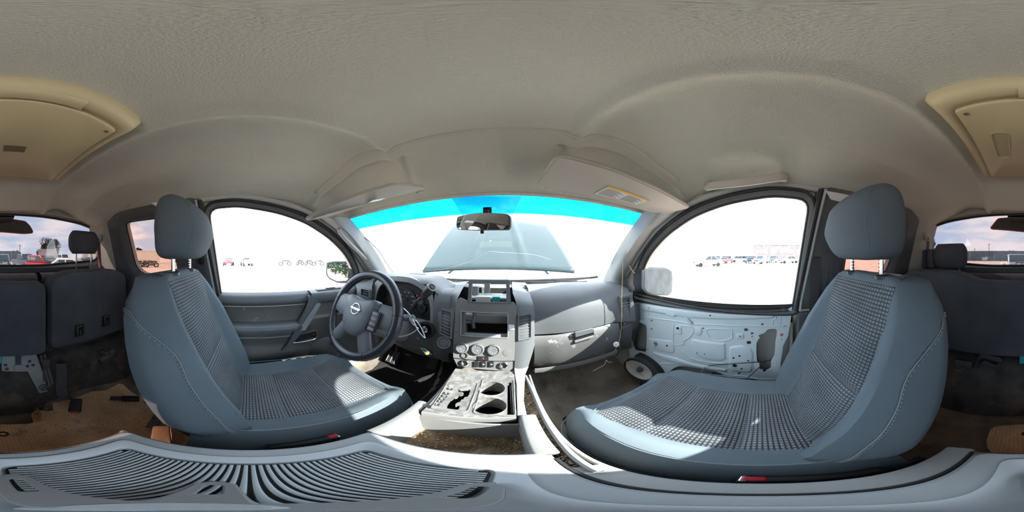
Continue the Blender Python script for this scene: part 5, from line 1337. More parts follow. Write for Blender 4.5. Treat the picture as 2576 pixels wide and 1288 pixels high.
# rear lip of the plate and the open bin behind it
bm = NB(); e0, e1 = pl0[3], pl0[2]
b_grid(bm, [[lerp(e0, e1, i / 8) + V(0, d, z) for i in range(9)] for d, z in ((.004, .0), (-.003, -.002), (-.005, -.012), (-.002, -.032), (.004, -.034))]); mk('plate_lip', bm, 'console_plastic', CC, smooth=40)
YB = e0.y
bm = NB(); b_box(bm, (-.01, YB + .004, -.585), (.23, .006, .11)); mk('bin_front_wall', bm, 'console_plastic', CC)
bm = NB(); b_box(bm, (-.010, .25, -.640), (.25, .16, .008)); mk('bin_floor', bm, 'dirt', CC)
bm = NB(); b_box(bm, (-.010, .172, -.585), (.25, .008, .12)); mk('bin_rear_wall', bm, 'console_plastic', CC)
bm = NB(); rows = []
for t in [i / 8 for i in range(9)]:
    y = lerp(.185, .36, t); rows.append([V(-.142, y, -.53), V(-.140, y, -.512), V(-.128, y, -.507), V(-.112, y, -.510), V(-.106, y, -.53), V(-.112, y, -.57 + .04 * t), V(-.10, y, -.64)])
b_grid(bm, rows); mk('bin_side_wall', bm, 'console_plastic', CC, smooth=50)
bm = NB(); b_rbox(bm, V(.118, .26, -.512), (.034, .16, .022), .006); b_rbox(bm, V(.104, .25, -.58), (.008, .15, .12), .003); mk('bin_side_wall', bm, 'console_plastic', CC, smooth=50)
# side tray along the passenger side
tr_in = spline([atz(px, py, -.515) for px, py in ((1308, 965), (1318, 1010), (1330, 1060), (1360, 1110), (1398, 1155), (1455, 1197))], 4)
tr_out = spline([atz(px, py, -.505) for px, py in ((1318, 945), (1336, 985), (1358, 1040), (1392, 1100), (1440, 1155), (1492, 1188))], 4)
bm = NB(); b_grid(bm, [[p + V(0, 0, -.06) for p in tr_in], [p + V(0, 0, 0) for p in tr_in], [p + V(-.008, 0, .003) for p in tr_in], [p + V(-.018, 0, .0) for p in tr_in], [p + V(-.02, 0, -.06) for p in tr_in]]); mk('tray_inner_wall', bm, 'console_plastic', CC, smooth=50)
bm = NB(); b_grid(bm, [[p + V(0, 0, -.06) for p in tr_out], [p + V(0, 0, 0) for p in tr_out], [p + V(.004, 0, .003) for p in tr_out], [p + V(.010, 0, .001) for p in tr_out], [p + V(.014, 0, -.10) for p in tr_out], [p + V(.02, 0, -.38) for p in tr_out]]); mk('tray_outer_wall', bm, 'console_plastic', CC, smooth=50)
n = min(len(tr_in), len(tr_out))
bm = NB(); b_grid(bm, [[lerp(tr_in[i], tr_out[i], t) + V(0, 0, -.018 + .004 * math.sin(i * 2.1 + t * 9)) for i in range(n)] for t in (0, .33, .66, 1)]); mk('tray_floor', bm, 'dirt', CC, smooth=60)
# grit and leaf crumbs in the tray
bm = NB(); rnd = random.Random(3)
for k in range(160):
    i = rnd.randrange(2, n - 1); q = lerp(tr_in[i], tr_out[i], rnd.uniform(.1, .9)) + V(0, rnd.uniform(-.01, .01), -.013); b_box(bm, q, (rnd.uniform(.001, .004), rnd.uniform(.001, .004), .0015), Matrix.Rotation(rnd.uniform(0, 3), 3, 'Z'))
tag(mk('grit', bm, pm('grit', (.45, .36, .26), .9, var=(60, .6)), CC), 'grit and leaf crumbs in the side tray', kind='stuff')
bm = NB(); rnd = random.Random(5)
for k in range(200):
    b_box(bm, V(rnd.uniform(-.12, .1), rnd.uniform(.18, .31), -.634), (rnd.uniform(.001, .004), rnd.uniform(.001, .006), .002), Matrix.Rotation(rnd.uniform(0, 3), 3, 'Z'))
tag(mk('grit', bm, 'grit', CC), 'grit in the open console bin', kind='stuff')
# bright panel between the stack and the tray
bm = NB(); b_grid(bm, [[sp(*p) for p in ((1294, 926), (1330, 922))], [atz(*p, -.50) for p in ((1296, 945), (1322, 940))], [atz(*p, -.503) for p in ((1300, 968), (1320, 962))], [atz(*p, -.505) for p in ((1302, 1046), (1316, 1040))]]); mk('tray_head', bm, 'console_plastic', CC, smooth=40)
# ---- lid with a ribbed well
LX0, LX1, LY0, LY1, LZ = -.132, .120, -.190, .186, -.500
def rect(x0, x1, y0, y1, z, r): return rpoly([V(x0, y0, z), V(x1, y0, z), V(x1, y1, z), V(x0, y1, z)], r, 6)
bm = NB()
b_loft(bm, [rect(LX0 + .004, LX1 - .004, LY0 + .004, LY1 - .004, LZ - .10, .02), rect(LX0, LX1, LY0, LY1, LZ - .02, .02), rect(LX0, LX1, LY0, LY1, LZ - .006, .02), rect(LX0 + .005, LX1 - .005, LY0 + .005, LY1 - .005, LZ, .02), rect(LX0 + .030, LX1 - .036, LY0 + .024, LY1 - .030, LZ, .02), rect(LX0 + .046, LX1 - .057, LY0 + .042, LY1 - .050, LZ - .008, .016), rect(LX0 + .048, LX1 - .059, LY0 + .044, LY1 - .052, LZ - .013, .014)], cap=False)
t = NB(); b_panel(t, rect(LX0 + .048, LX1 - .059, LY0 + .044, LY1 - .052, LZ - .013, .014), [], None); join(bm, t); bmesh.ops.remove_doubles(bm, verts=bm.verts, dist=1e-5)
lid = mk('lid', bm, 'lid_plastic', CC, smooth=40)
bm = NB(); b_grid(bm, [rect(LX0 + .027, LX1 - .033, LY0 + .021, LY1 - .027, LZ - .001, .02), rect(LX0 + .028, LX1 - .034, LY0 + .022, LY1 - .028, LZ + .003, .02), rect(LX0 + .032, LX1 - .040, LY0 + .027, LY1 - .034, LZ + .003, .02), rect(LX0 + .0455, LX1 - .0565, LY0 + .0415, LY1 - .0495, LZ - .006, .016), rect(LX0 + .047, LX1 - .058, LY0 + .043, LY1 - .051, LZ - .012, .015)], close_u=True); mk('lid_rim', bm, 'lid_rim', lid, smooth=40)
bm = NB(); b_panel(bm, rect(LX0 + .049, LX1 - .060, LY0 + .045, LY1 - .053, LZ - .0125, .014), [], None); mk('well_floor', bm, 'rib_gap', lid, smooth=0)
ry0, ry1 = LY0 + .050, LY1 - .058; nr = 42; rib0 = None
for k in range(nr):
    y = lerp(ry0, ry1, k / (nr - 1)); inset = .008 if k in (0, nr - 1) else 0
    if rib0 is None or inset:
        bm = NB(); xa, xb = LX0 + .052 + inset, LX1 - .063 - inset
        b_loft(bm, [[V(x, y + dy_, LZ - .0125 + dz_) for dy_, dz_ in ((-.0022, 0), (-.0018, .005), (0, .0058), (.0018, .005), (.0022, 0))] for x in (xa, xb)])
        ro = mk('rib', bm, 'rib_rubber', lid, smooth=50)
        if not inset: rib0 = ro; ry = y
    else:
        c = rib0.copy(); COL.objects.link(c); c.parent = lid; c.location = rib0.location + V(0, y - ry, 0)
# line around the lid and the grey ledge on the passenger side of it
bm = NB(); b_tube(bm, [V(LX1 + .004, y, LZ - .012) for y in [lerp(LY0, LY1 - .02, i / 10) for i in range(11)]], .003, 6); mk('lid_gap', bm, 'black', CC)
bm = NB(); b_grid(bm, [[V(x, y, z) for y in [lerp(-.20, .13, i / 10) for i in range(11)]] for x, z in ((.122, -.515), (.128, -.510), (.150, -.514), (.160, -.52), (.164, -.56))]); mk('side_ledge', bm, 'console_plastic', CC, smooth=40)

# ================================================================== sun visors
def slab_px(pts, name, mat, parent, th, up_=V(0, 0, 1), bevel=.004, r=.01):
    P_ = rpoly(pts, r, 4); c = sum(P_, V(0, 0, 0)) / len(P_)
    n = V(0, 0, 0)
    for i in range(len(P_)): n += (P_[i] - c).cross(P_[(i + 1) % len(P_)] - c)
    n.normalize()
    if n.dot(up_) < 0: n = -n
    bm = NB(); ring0 = P_; b_loft(bm, [[lerp(c, p, .985) for p in ring0], [p + n * th * .3 for p in ring0], [p + n * th * .7 for p in ring0], [lerp(c, p, .985) + n * th for p in ring0]])
    return mk(name, bm, mat, parent, smooth=50, bevel=0), n
VA, VB, VC = V(.20, .47, .216), V(.62, .34, .174), V(.205, .36, .27)
VN = (VB - VA).cross(VC - VA).normalized()
def vr(px, py, off=0):
    n = VN if VN.z > 0 else -VN
    return atp(px, py, VA - n * off, n)
VR = thing('sun_visor', 'pale vinyl sun visor with warning label above the passenger seat', 'sun visor', tuple(V(.42, .40, .20)), 'sun visors')
vpts = [vr(*p) for p in ((1349, 465), (1392, 399), (1420, 392), (1475, 405), (1547, 427), (1600, 449), (1650, 471), (1735, 519), (1732, 525), (1687, 536), (1643, 536), (1580, 520), (1513, 502), (1424, 481), (1383, 474))]
vb, vn = slab_px(vpts, 'visor_body', 'visor_vinyl', VR, .014)
bm = NB(); b_tube(bm, spline([vr(*p, .001) for p in ((1352, 462), (1395, 404), (1420, 398), (1475, 411), (1547, 433), (1600, 455), (1650, 477), (1728, 520))], 3), .0016, 5); mk('visor_seam', bm, 'beige_trim', VR)
lab = [vr(*p, .001) for p in ((1495, 487), (1532, 468), (1634, 504), (1600, 515))]
bm = NB(); b_panel(bm, lab, [], -vn * .0008); lb = mk('warning_label', bm, 'white_plastic', VR, smooth=0)
bm = NB(); b_panel(bm, [lerp(lab[0], lab[1], .84) - vn * .0012, lab[1] - vn * .0012, lab[2] - vn * .0012, lerp(lab[3], lab[2], .84) - vn * .0012], [], -vn * .0003); mk('label_band', bm, 'sticker_yellow', lb, smooth=0)
bm = NB()
for i in range(9):
    t = .10 + .08 * i
    a, b = lerp(lab[0], lab[1], t), lerp(lab[3], lab[2], t)
    for (u0, u1) in ((.04, .46), (.53, .95)): b_tube(bm, [lerp(a, b, u0) - vn * .0012, lerp(a, b, u1 - .06 * (i % 3)) - vn * .0012], .0006, 4)
tag(mk('label_lines', bm, 'grey_mark', lb), kind='stuff')
bm = NB(); b_tube(bm, [V(.205, .478, .224), V(.20, .50, .230)], .006, 8); mk('visor_clip', bm, 'beige_trim', VR)
bm = NB(); b_tube(bm, [V(.62, .345, .185), V(.63, .37, .20), V(.635, .38, .225)], .006, 8); mk('visor_arm', bm, 'beige_trim', VR)
VL = thing('sun_visor', 'drooping sun visor above the steering wheel, seen almost edge on', 'sun visor', tuple(V(-.42, .36, .19)), 'sun visors')
q = [aty(*p) for p in ((1075, 474, .45), (1040, 468, .42), (993, 466, .37), (911, 488, .315), (818, 526, .255), (769, 553, .20), (772, 556, .21), (825, 547, .285), (877, 530, .345), (940, 510, .395), (996, 493, .435), (1040, 484, .455))]
vb2, vn2 = slab_px(q, 'visor_body', 'visor_vinyl', VL, .012)
bm = NB(); lq = [aty(*p) - vn2 * .002 for p in ((925, 509, .375), (958, 502, .395), (968, 497, .375), (938, 502, .35))]; b_panel(bm, lq, [], -vn2 * .0008); mk('warning_label', bm, 'white_plastic', VL, smooth=0)
bm = NB(); b_tube(bm, [V(-.205, .462, .222), V(-.20, .49, .232)], .006, 8); mk('visor_clip', bm, 'beige_trim', VL)
# ================================================================== rear-view mirror
def mp_(px, py, off=0): return atp(px, py, (0, .60 - off, .12), (-.28, -.95, -.03))
RM = thing('rearview_mirror', 'rear-view mirror hanging from the middle of the windshield', 'mirror', tuple(mp_(1217, 580)))
o_ = rpoly([mp_(*p) for p in ((1150, 545), (1190, 537), (1225, 535), (1275, 538), (1286, 545), (1286, 572), (1280, 579), (1200, 580), (1152, 578), (1147, 568))], .012, 4)
c = sum(o_, V(0, 0, 0)) / len(o_); n = V(-.28, -.95, -.03).normalized()
bm = NB(); b_loft(bm, [[lerp(c, p, .97) + n * .004 for p in o_], [p for p in o_], [lerp(c, p, .98) - n * .015 for p in o_], [lerp(c, p, .75) - n * .032 for p in o_], [lerp(c, p, .3) - n * .036 for p in o_]]); mk('mirror_shell', bm, 'dark_trim', RM, smooth=50)
bm = NB(); b_panel(bm, [lerp(c, p, .93) + n * .005 for p in o_], [], n * .001); mk('mirror_glass', bm, 'mirror', RM, smooth=0)
bm = NB(); b_rbox(bm, mp_(1213, 584, .0), (.014, .012, .012), .003); mk('dip_tab', bm, 'black_plastic', RM)
bm = NB(); b_tube(bm, [mp_(1222, 552, -.03), on_ws(1226, 528, .012)], .008, 10); b_rbox(bm, on_ws(1226, 530, .008), (.035, .012, .03), .004); mk('mirror_mount', bm, 'black_plastic', RM)
# ================================================================== grab handle above the passenger door
GH = thing('grab_handle', 'pale grab handle over the passenger door window', 'grab handle', tuple(V(.60, .05, .24)))
gp = [atx(px, py, x) for px, py, x in ((1781, 467, .618), (1786, 468, .602), (1830, 463, .590), (1880, 457, .586), (1930, 450, .590), (1968, 445, .602), (1974, 444, .618))]
gs = spline(gp, 5); bm = NB(); rings = []
for i, p in enumerate(gs):
    t = (gs[min(i + 1, len(gs) - 1)] - gs[max(i - 1, 0)]).normalized(); s_ = t.cross(V(1, 0, 0)).normalized(); n_ = s_.cross(t).normalized()
    rings.append([p + s_ * .0155 * math.copysign(abs(math.cos(a)) ** .6, math.cos(a)) + n_ * .0075 * math.copysign(abs(math.sin(a)) ** .6, math.sin(a)) for a in [2 * math.pi * k / 14 for k in range(14)]])
b_loft(bm, rings); mk('grip', bm, 'visor_vinyl', GH, smooth=60)
for px, py in ((1782, 467), (1972, 445)):
    bm = NB(); b_rbox(bm, atx(px, py, .624), (.03, .034, .040), .012); mk('end_cap', bm, 'beige_trim', GH, smooth=50)
# ================================================================== overhead console (beige, behind the camera)
OC = thing('overhead_console', 'yellowed beige plastic overhead console on the headliner', 'overhead console', (0, -.42, .33))
def orect(x, y0, y1, z, r, bow=.02):
    P_ = []
    for k in range(9): P_.append(V(lerp(-x, x, k / 8), y1 + bow * (1 - (lerp(-1, 1, k / 8)) ** 2), z))
    P_ += [V(x * .98, y0, z), V(-x * .98, y0, z)]
    return rpoly(P_, [r] + [0] * 7 + [r, r, r], 5)
bm = NB()
b_loft(bm, [orect(.212, -.66, -.215, .392, .03), orect(.214, -.66, -.212, .372, .03), orect(.204, -.655, -.222, .352, .028), orect(.190, -.65, -.240, .344, .026), orect(.182, -.648, -.250, .347, .02), orect(.178, -.645, -.254, .352, .02)], cap=False)
t = NB(); b_panel(t, orect(.178, -.645, -.254, .352, .02), [], None); join(bm, t); bmesh.ops.remove_doubles(bm, verts=bm.verts, dist=1e-5)
ob = mk('console_frame', bm, 'beige_plastic', OC, smooth=50)
bm = NB(); b_loft(bm, [orect(.176, -.642, -.258, .352, .012), orect(.176, -.642, -.258, .343, .012), orect(.172, -.638, -.263, .340, .012)], cap=False)
t = NB(); b_panel(t, orect(.172, -.638, -.263, .340, .012), [], None); join(bm, t); bmesh.ops.remove_doubles(bm, verts=bm.verts, dist=1e-5)
scn = mk('flip_panel', bm, 'beige_plastic', OC, smooth=40, bevel=.002)
bm = NB(); rr = [V(lerp(-.07, .068, k / 8), -.222 + .012 * (1 - (lerp(-1, 1, k / 8) * .33) ** 2), .3485) for k in range(9)]
b_grid(bm, [[p + V(0, dy_, dz_) for p in rr] for dy_, dz_ in ((.004, .004), (.0, -.003), (-.012, -.0065), (-.022, -.006), (-.027, .002))]); mk('release_bar', bm, 'beige_plastic', OC, smooth=50)
for x in (-.158, .158):
    bm = NB(); b_lathe(bm, [(.0045, 0), (.0045, .001), (.0005, .001)], V(x, -.272, .3395), (0, 0, -1), 14); mk('screw', bm, 'beige_dark', scn)
bm = NB(); b_box(bm, V(.012, -.435, .3392), (.060, .032, .0012)); mk('rating_plate', bm, 'beige_dark', scn)
ov = rpoly([V(.088, -.355, .339), V(.13, -.355, .339), V(.128, -.49, .339), V(.090, -.49, .339)], .02, 6)
bm = NB(); b_tube(bm, ov, .0014, 5, closed=True); mk('speaker_rim', bm, 'beige_plastic', scn)
bm = NB()
for i in range(5):
    for j in range(16):
        b_lathe(bm, [(.0016, 0), (.0016, .0006), (.0004, .0006)], V(.094 + .0075 * i + (.0037 if j % 2 else 0), -.366 - .0076 * j, .3397), (0, 0, -1), 6)
tag(mk('speaker_holes', bm, 'beige_dark', scn), 'perforated oval speaker grille', kind='stuff')
# ================================================================== camera tripod standing on the console lid
TP = thing('camera_tripod', 'grey slotted mini tripod standing on the ribbed console lid', 'tripod', (CX - .012, -.005, LZ))
tc_ = V(CX - .014, -.008, LZ + .016)
for ang, ln_ in ((180, .108), (2, .098), (262, .078)):
    d = V(math.sin(R(ang)), math.cos(R(ang)), 0); s_ = V(d.y, -d.x, 0)
    ol = [tc_ + d * .006 + s_ * .011, tc_ + d * ln_ * .5 + s_ * .0125 + V(0, 0, -.003), tc_ + d * ln_ * .9 + s_ * .0115 + V(0, 0, -.008), tc_ + d * ln_ + s_ * .004 + V(0, 0, -.009), tc_ + d * ln_ - s_ * .004 + V(0, 0, -.009), tc_ + d * ln_ * .9 - s_ * .0115 + V(0, 0, -.008), tc_ + d * ln_ * .5 - s_ * .0125 + V(0, 0, -.003), tc_ + d * .006 - s_ * .011]
    sl = rpoly([tc_ + d * ln_ * .48 + s_ * .0042 + V(0, 0, -.0028), tc_ + d * ln_ * .86 + s_ * .0042 + V(0, 0, -.0076), tc_ + d * ln_ * .86 - s_ * .0042 + V(0, 0, -.0076), tc_ + d * ln_ * .48 - s_ * .0042 + V(0, 0, -.0028)], .004, 4)
    bm = NB(); b_panel(bm, ol, [sl], V(0, 0, -.005)); lg = mk('leg', bm, 'stack_plastic', TP, smooth=0, bevel=.0012)
    bm = NB(); b_rbox(bm, tc_ + d * ln_ * .95 + V(0, 0, -.0125), (.012, .012, .005), .002); mk('rubber_foot', bm, 'black_rubber', lg)
bm = NB(); b_lathe(bm, [(.013, -.012), (.013, -.002), (.010, .001), (.0005, .001)], tc_, (0, 0, 1), 24); mk('hub', bm, 'lid_plastic', TP)
# ================================================================== door mirrors outside
for s, nm, lab_ in ((-1, 'left', 'driver side door mirror reflecting green trees'), (1, 'right', 'dark passenger side door mirror outside the window')):
    if s < 0: pts = ((822, 660), (840, 657), (872, 657), (886, 661), (887, 700), (878, 711), (850, 712), (828, 702), (820, 690)); xx = -.98
    else: pts = ((1614, 676), (1640, 672), (1676, 673), (1690, 682), (1692, 700), (1690, 735), (1680, 744), (1640, 743), (1620, 736), (1613, 725)); xx = 1.02
    hd = R(180 + 5.7) if s < 0 else R(168)
    n = V(math.sin(hd), math.cos(hd), .085 if s < 0 else 0).normalized()
    p0 = V(xx, .66 if s < 0 else .68, -.1)
    o_ = rpoly([atp(a, b, p0, n) for a, b in pts], .02, 4); c = sum(o_, V(0, 0, 0)) / len(o_)
    T = thing('door_mirror', lab_, 'mirror', tuple(c - V(0, 0, .10)), 'door mirrors')
    bm = NB(); b_loft(bm, [[lerp(c, p, .97) + n * .004 for p in o_], o_, [lerp(c, p, 1.02) - n * .04 for p in o_], [lerp(c, p, .8) - n * .09 for p in o_], [lerp(c, p, .4) - n * .105 for p in o_]]); mk('housing', bm, 'mirror_dark', T, smooth=50)
    bm = NB(); b_panel(bm, [lerp(c, p, .90) + n * .0045 for p in o_] if s > 0 else [lerp(c + V(.006, 0, .0), p, .84) + n * .0045 for p in o_], [], n * .001); mk('mirror_glass', bm, 'mirror' if s < 0 else 'mirror_dark', T, smooth=0)
    bm = NB(); b_rbox(bm, lerp(c, side3(.70, -.14, s), .72), (.09 if s < 0 else .07, .05, .09), .015); mk('mirror_arm', bm, 'black_plastic', T)
# ================================================================== rear floor: riser, mat, brackets, belts
bm = NB(); rows = []
for j in range(9):
    t = j / 8
    row = []
    for i in range(33):
        x = lerp(-.78, .78, i / 32)
        y = lerp(-.62, -.80, t) + .03 * math.sin(4.2 * x + .6) * (1 - t)
        z = lerp(-.89, -.585, sm(0, 1, t) ** .8) + .02 * math.sin(6 * x) * math.sin(t * math.pi)
        row.append(V(x, y, z))
    rows.append(row)
rows.append([p + V(0, -.2, .0) for p in rows[-1]])
b_grid(bm, rows); rs = mk('carpet_riser', bm, 'carpet', fl, smooth=180)
# brown rubber backed mat lying behind the console
mo = [(2484, 1098), (2500, 1076), (2540, 1071), (2575, 1070)]
mpts = [atz(px, py, -.876) for px, py in ((84, 1064), (78, 1046), (84, 1038), (100, 1034), (134, 1034), (130, 1008), (150, 998), (172, 992), (230, 986), (266, 984), (300, 966), (318, 976), (345, 996), (400, 1000), (440, 1020), (470, 1060), (470, 1120), (330, 1150), (200, 1165), (60, 1170), (-40, 1160), (-92, 1128), (-90, 1095), (-76, 1076), (-36, 1071), (0, 1069), (60, 1068))]
bm = NB(); b_panel(bm, spline(mpts, 2, closed=True), [], V(0, 0, .007))
MT = mk('floor_mat', bm, None or 'mat_rubber', smooth=0); tag(MT, 'curled brown rubber floor mat behind the driver seat', 'floor mat')
def mat_nodes():
    m = _M['mat_rubber']; nt = m.node_tree; N = nt.nodes.new; L = nt.links.new; b = nt.nodes['Principled BSDF']
    tc = N('ShaderNodeTexCoord'); v = N('ShaderNodeTexVoronoi'); v.inputs['Scale'].default_value = 95; v.inputs['Randomness'].default_value = .12; L(tc.outputs['Object'], v.inputs['Vector'])
    bp = N('ShaderNodeBump'); bp.inputs['Strength'].default_value = 1; bp.inputs['Distance'].default_value = .006; L(v.outputs['Distance'], bp.inputs['Height']); L(bp.outputs[0], b.inputs['Normal'])
    base = b.inputs['Base Color'].links[0].from_socket
    r = N('ShaderNodeMapRange'); r.inputs[1].default_value = .1; r.inputs[2].default_value = .6; r.inputs[3].default_value = .5; r.inputs[4].default_value = 1.2; L(v.outputs['Distance'], r.inputs[0])
    x = N('ShaderNodeVectorMath'); x.operation = 'SCALE'; L(base, x.inputs[0]); L(r.outputs[0], x.inputs['Scale']); L(x.outputs[0], b.inputs['Base Color'])
mat_nodes()
bm = NB(); b_grid(bm, [[atz(px, py, -.872) + V(0, 0, dz) for px, py in ((84, 1062), (86, 1046), (96, 1040), (104, 1050), (100, 1064))] for dz in (0, .02, .052)]); mk('curled_edge', bm, 'mat_rubber', MT, smooth=60)
for px, py in ((372, 1011), (8, 1092)):
    bm = NB(); c = atz(px, py, -.868); b_lathe(bm, [(.016, 0), (.016, .003), (.010, .003), (.010, -.002), (.0005, -.002)], c, (0, 0, 1), 20); mk('grommet', bm, 'black_rubber', MT)
# dark mat in the driver footwell
bm = NB(); b_grid(bm, [[V(x, y, floorz(x, y) + .012 + .004 * math.sin(11 * x) * math.sin(9 * y)) for x in [lerp(-.70, -.175, i / 14) for i in range(15)]] for y in [lerp(.47, .98, j / 20) for j in range(21)]])
tag(mk('driver_mat', bm, pm('mat_black', (.028, .026, .026), .95, spec=.1, var=(10, .3), bump=(300, .8, .004), wear=((.10, .085, .07), 7, .62, .8)), smooth=180), 'black carpet mat in the driver footwell under the pedals', 'floor mat')
# bare metal seat bracket in the middle, lying on the slope of the riser
def rsl(px, py, off): return atp(px, py, V(0, -.735, -.62) + V(0, .911, .413) * off, (0, .911, .413))
bm = NB(); bq = [rsl(px, py, .012) for px, py in ((2, 894), (92, 892), (112, 945), (120, 985), (100, 990), (70, 935), (4, 934))]
b_panel(bm, bq, [], V(0, -.01, 0)); br = mk('seat_bracket', bm, 'steel', bevel=.002); tag(br, 'bare galvanised seat bracket with bolts under the folded rear bench', 'bracket')
for px, py in ((14, 918), (17, 928), (42, 927), (69, 921), (74, 909), (83, 918), (45, 912)):
    bm = NB(); b_lathe(bm, [(.009, 0), (.009, .003), (.006, .004), (.005, .009), (.0005, .009)], rsl(px, py, .016), (0, 1, .2), 12); mk('bolt', bm, 'steel_dark', br)
bm = NB(); c = rsl(110, 975, .016); b_lathe(bm, [(.022, 0), (.02, .006), (.012, .009), (.010, .014), (.0005, .014)], c, (0, 1, .4), 18); mk('bolt', bm, 'steel_dark', br)
bm = NB(); b_loft(bm, [[rsl(px, py, y) for px, py in ((38, 892), (54, 892), (53, 920), (40, 920))] for y in (.026, .018)]); mk('webbing_tab', bm, 'belt', br)
bm = NB(); b_panel(bm, [rsl(*p, .030) for p in ((36, 919), (56, 918), (56, 934), (36, 935))], [], V(0, -.004, 0)); mk('anchor_plate', bm, 'steel', br)
# slotted hinge arm
bm = NB()
b_tube(bm, [rsl(103, 894, .052), rsl(113, 925, .052), rsl(126, 972, .052)], .006, 6); b_tube(bm, [rsl(112, 891, .052), rsl(122, 925, .052), rsl(133, 966, .052)], .006, 6); b_box(bm, rsl(117, 932, .046), (.03, .01, .16))
o = mk('folding_linkage', bm, 'steel_dark'); tag(o, 'dark folding linkage of the rear bench next to the bare bracket', 'linkage')
# seat belt tongue and buckle lying on the mat
BL = thing('rear_belt', 'dark webbing strap ending in a buckle with red button on the brown mat', 'seat belt', tuple(atz(190, 1020, -.87)))
cl = [atr(154, 915, .74), atr(155, 940, .73), atr(154, 965, .71), atr(157, 990, .67), atr(172, 1006, .625)]
cs_ = spline(cl, 5); bm = NB(); b_grid(bm, [[p + V(-.022, .008, 0) for p in cs_], [p for p in cs_], [p + V(.022, -.008, 0) for p in cs_]]); mk('webbing', bm, 'belt', BL, smooth=60)
bx = atr(190, 1020, .585); rot = Matrix.Rotation(R(-35), 3, 'Z') @ Matrix.Rotation(R(-18), 3, 'X')
bm = NB(); b_rbox(bm, bx, (.045, .085, .020), .006, rot=rot); bkk = mk('buckle', bm, 'black_plastic', BL)
bm = NB(); b_rbox(bm, bx + rot @ V(0, .042, .001), (.034, .010, .014), .003, rot=rot); mk('release_button', bm, 'red_plastic', bkk)
b2 = thing('rear_buckle', 'second dark belt buckle lying beside the driver seat on the mat', 'buckle', tuple(atz(330, 1004, -.87)))
c = atz(328, 1003, -.858); rot = Matrix.Rotation(R(40), 3, 'Z')
bm = NB(); b_rbox(bm, c, (.04, .08, .018), .005, rot=rot); mk('buckle_body', bm, 'black_plastic', b2)
bm = NB(); b_grid(bm, [[c + rot @ V(dx_, -.03 - .06 * t, .004 - .006 * t) for dx_ in (-.018, 0, .018)] for t in (0, .5, 1)]); mk('webbing', bm, 'belt', b2, smooth=60)
# scraps and a loose steel plate
bm = NB(); b_panel(bm, [atz(*p, -.866) for p in ((190, 1076), (195, 1068), (212, 1068), (224, 1072), (205, 1075))], [], V(0, 0, .001)); tag(mk('paper_scrap', bm, 'paper'), 'larger torn paper scrap on the brown floor mat', 'paper scrap')
bm = NB(); b_panel(bm, [atz(*p, -.866) for p in ((230, 1067), (238, 1066), (243, 1072), (236, 1073))], [], V(0, 0, .001)); tag(mk('paper_scrap', bm, 'paper'), 'small torn paper scrap beside the larger one on the mat', 'paper scrap')
bm = NB(); b_panel(bm, [atz(*p, -.845) for p in ((388, 1041), (409, 1041), (394, 1080), (364, 1075))], [], V(0, 0, .003)); o = mk('steel_plate', bm, 'stack_plastic', bevel=.002); tag(o, 'bent grey steel plate with two holes beside the driver seat', 'plate')
for px, py in ((391, 1044), (385, 1052)):
    bm = NB(); b_lathe(bm, [(.004, 0), (.004, .0008), (.0005, .0008)], atz(px, py, -.826), (0, 0, 1), 10); mk('screw_hole', bm, 'black', o)
bm = NB(); b_rbox(bm, atz(405, 1098, -.82), (.13, .05, .02), .006, rot=Matrix.Rotation(R(30), 3, 'Z')); tag(mk('floor_bracket', bm, pm('rusty', (.30, .17, .10), .7, .3, var=(14, .3), wear=((.55, .5, .42), 18, .6, .66)), bevel=.003), 'rusty floor bracket next to the console behind the driver seat', 'bracket')
bm = NB(); rnd = random.Random(11)
for k in range(240):
    q = atz(rnd.uniform(90, 440), rnd.uniform(1010, 1090), -.868); b_box(bm, q, (rnd.uniform(.002, .008), rnd.uniform(.001, .004), .002), Matrix.Rotation(rnd.uniform(0, 3), 3, 'Z'))
tag(mk('leaf_crumbs', bm, 'grit', MT), 'leaf crumbs scattered on the mat', kind='stuff')
# jack stowed in the left rear corner
bm = NB(); c = aty(268, 895, -.74); b_rbox(bm, c, (.13, .07, .075), .02, rot=Matrix.Rotation(R(18), 3, 'Y')); b_tube(bm, [c + V(-.05, 0, .03), c + V(.02, .01, .07), c + V(.05, .0, .10)], .006, 6); b_rbox(bm, c + V(.02, .01, .045), (.05, .06, .03), .008)
o = mk('seat_latch', bm, 'steel_dark'); tag(o, 'greasy black seat latch mechanism in the corner behind the driver seat', 'latch')
# crumpled strap and bracket under the wide cushion
bm = NB(); pts = [aty(*p, -.735) for p in ((2452, 920), (2466, 897), (2488, 898), (2520, 908), (2505, 922), (2480, 912), (2462, 922))]
sp2 = spline(pts, 4); b_grid(bm, [[p + V(0, .012, -.012) for p in sp2], [p + V(0, .018, .006) for p in sp2], [p + V(0, .010, .020) for p in sp2]]); tag(mk('loose_strap', bm, 'belt', smooth=60), 'crumpled grey strap lying under the wide rear cushion', 'strap')
bm = NB(); b_rbox(bm, aty(2424, 915, -.74), (.09, .02, .045), .006); b_rbox(bm, aty(2410, 930, -.735), (.05, .04, .03), .006); tag(mk('bench_bracket', bm, 'steel_dark'), 'dark seat foot bracket under the wide rear cushion', 'bracket')
bm = NB(); b_rbox(bm, aty(2573, 905, -.74), (.03, .01, .05), .003); tag(mk('tag_card', bm, 'teal_plastic'), 'small teal plastic tag hanging under the rear bench', 'tag')

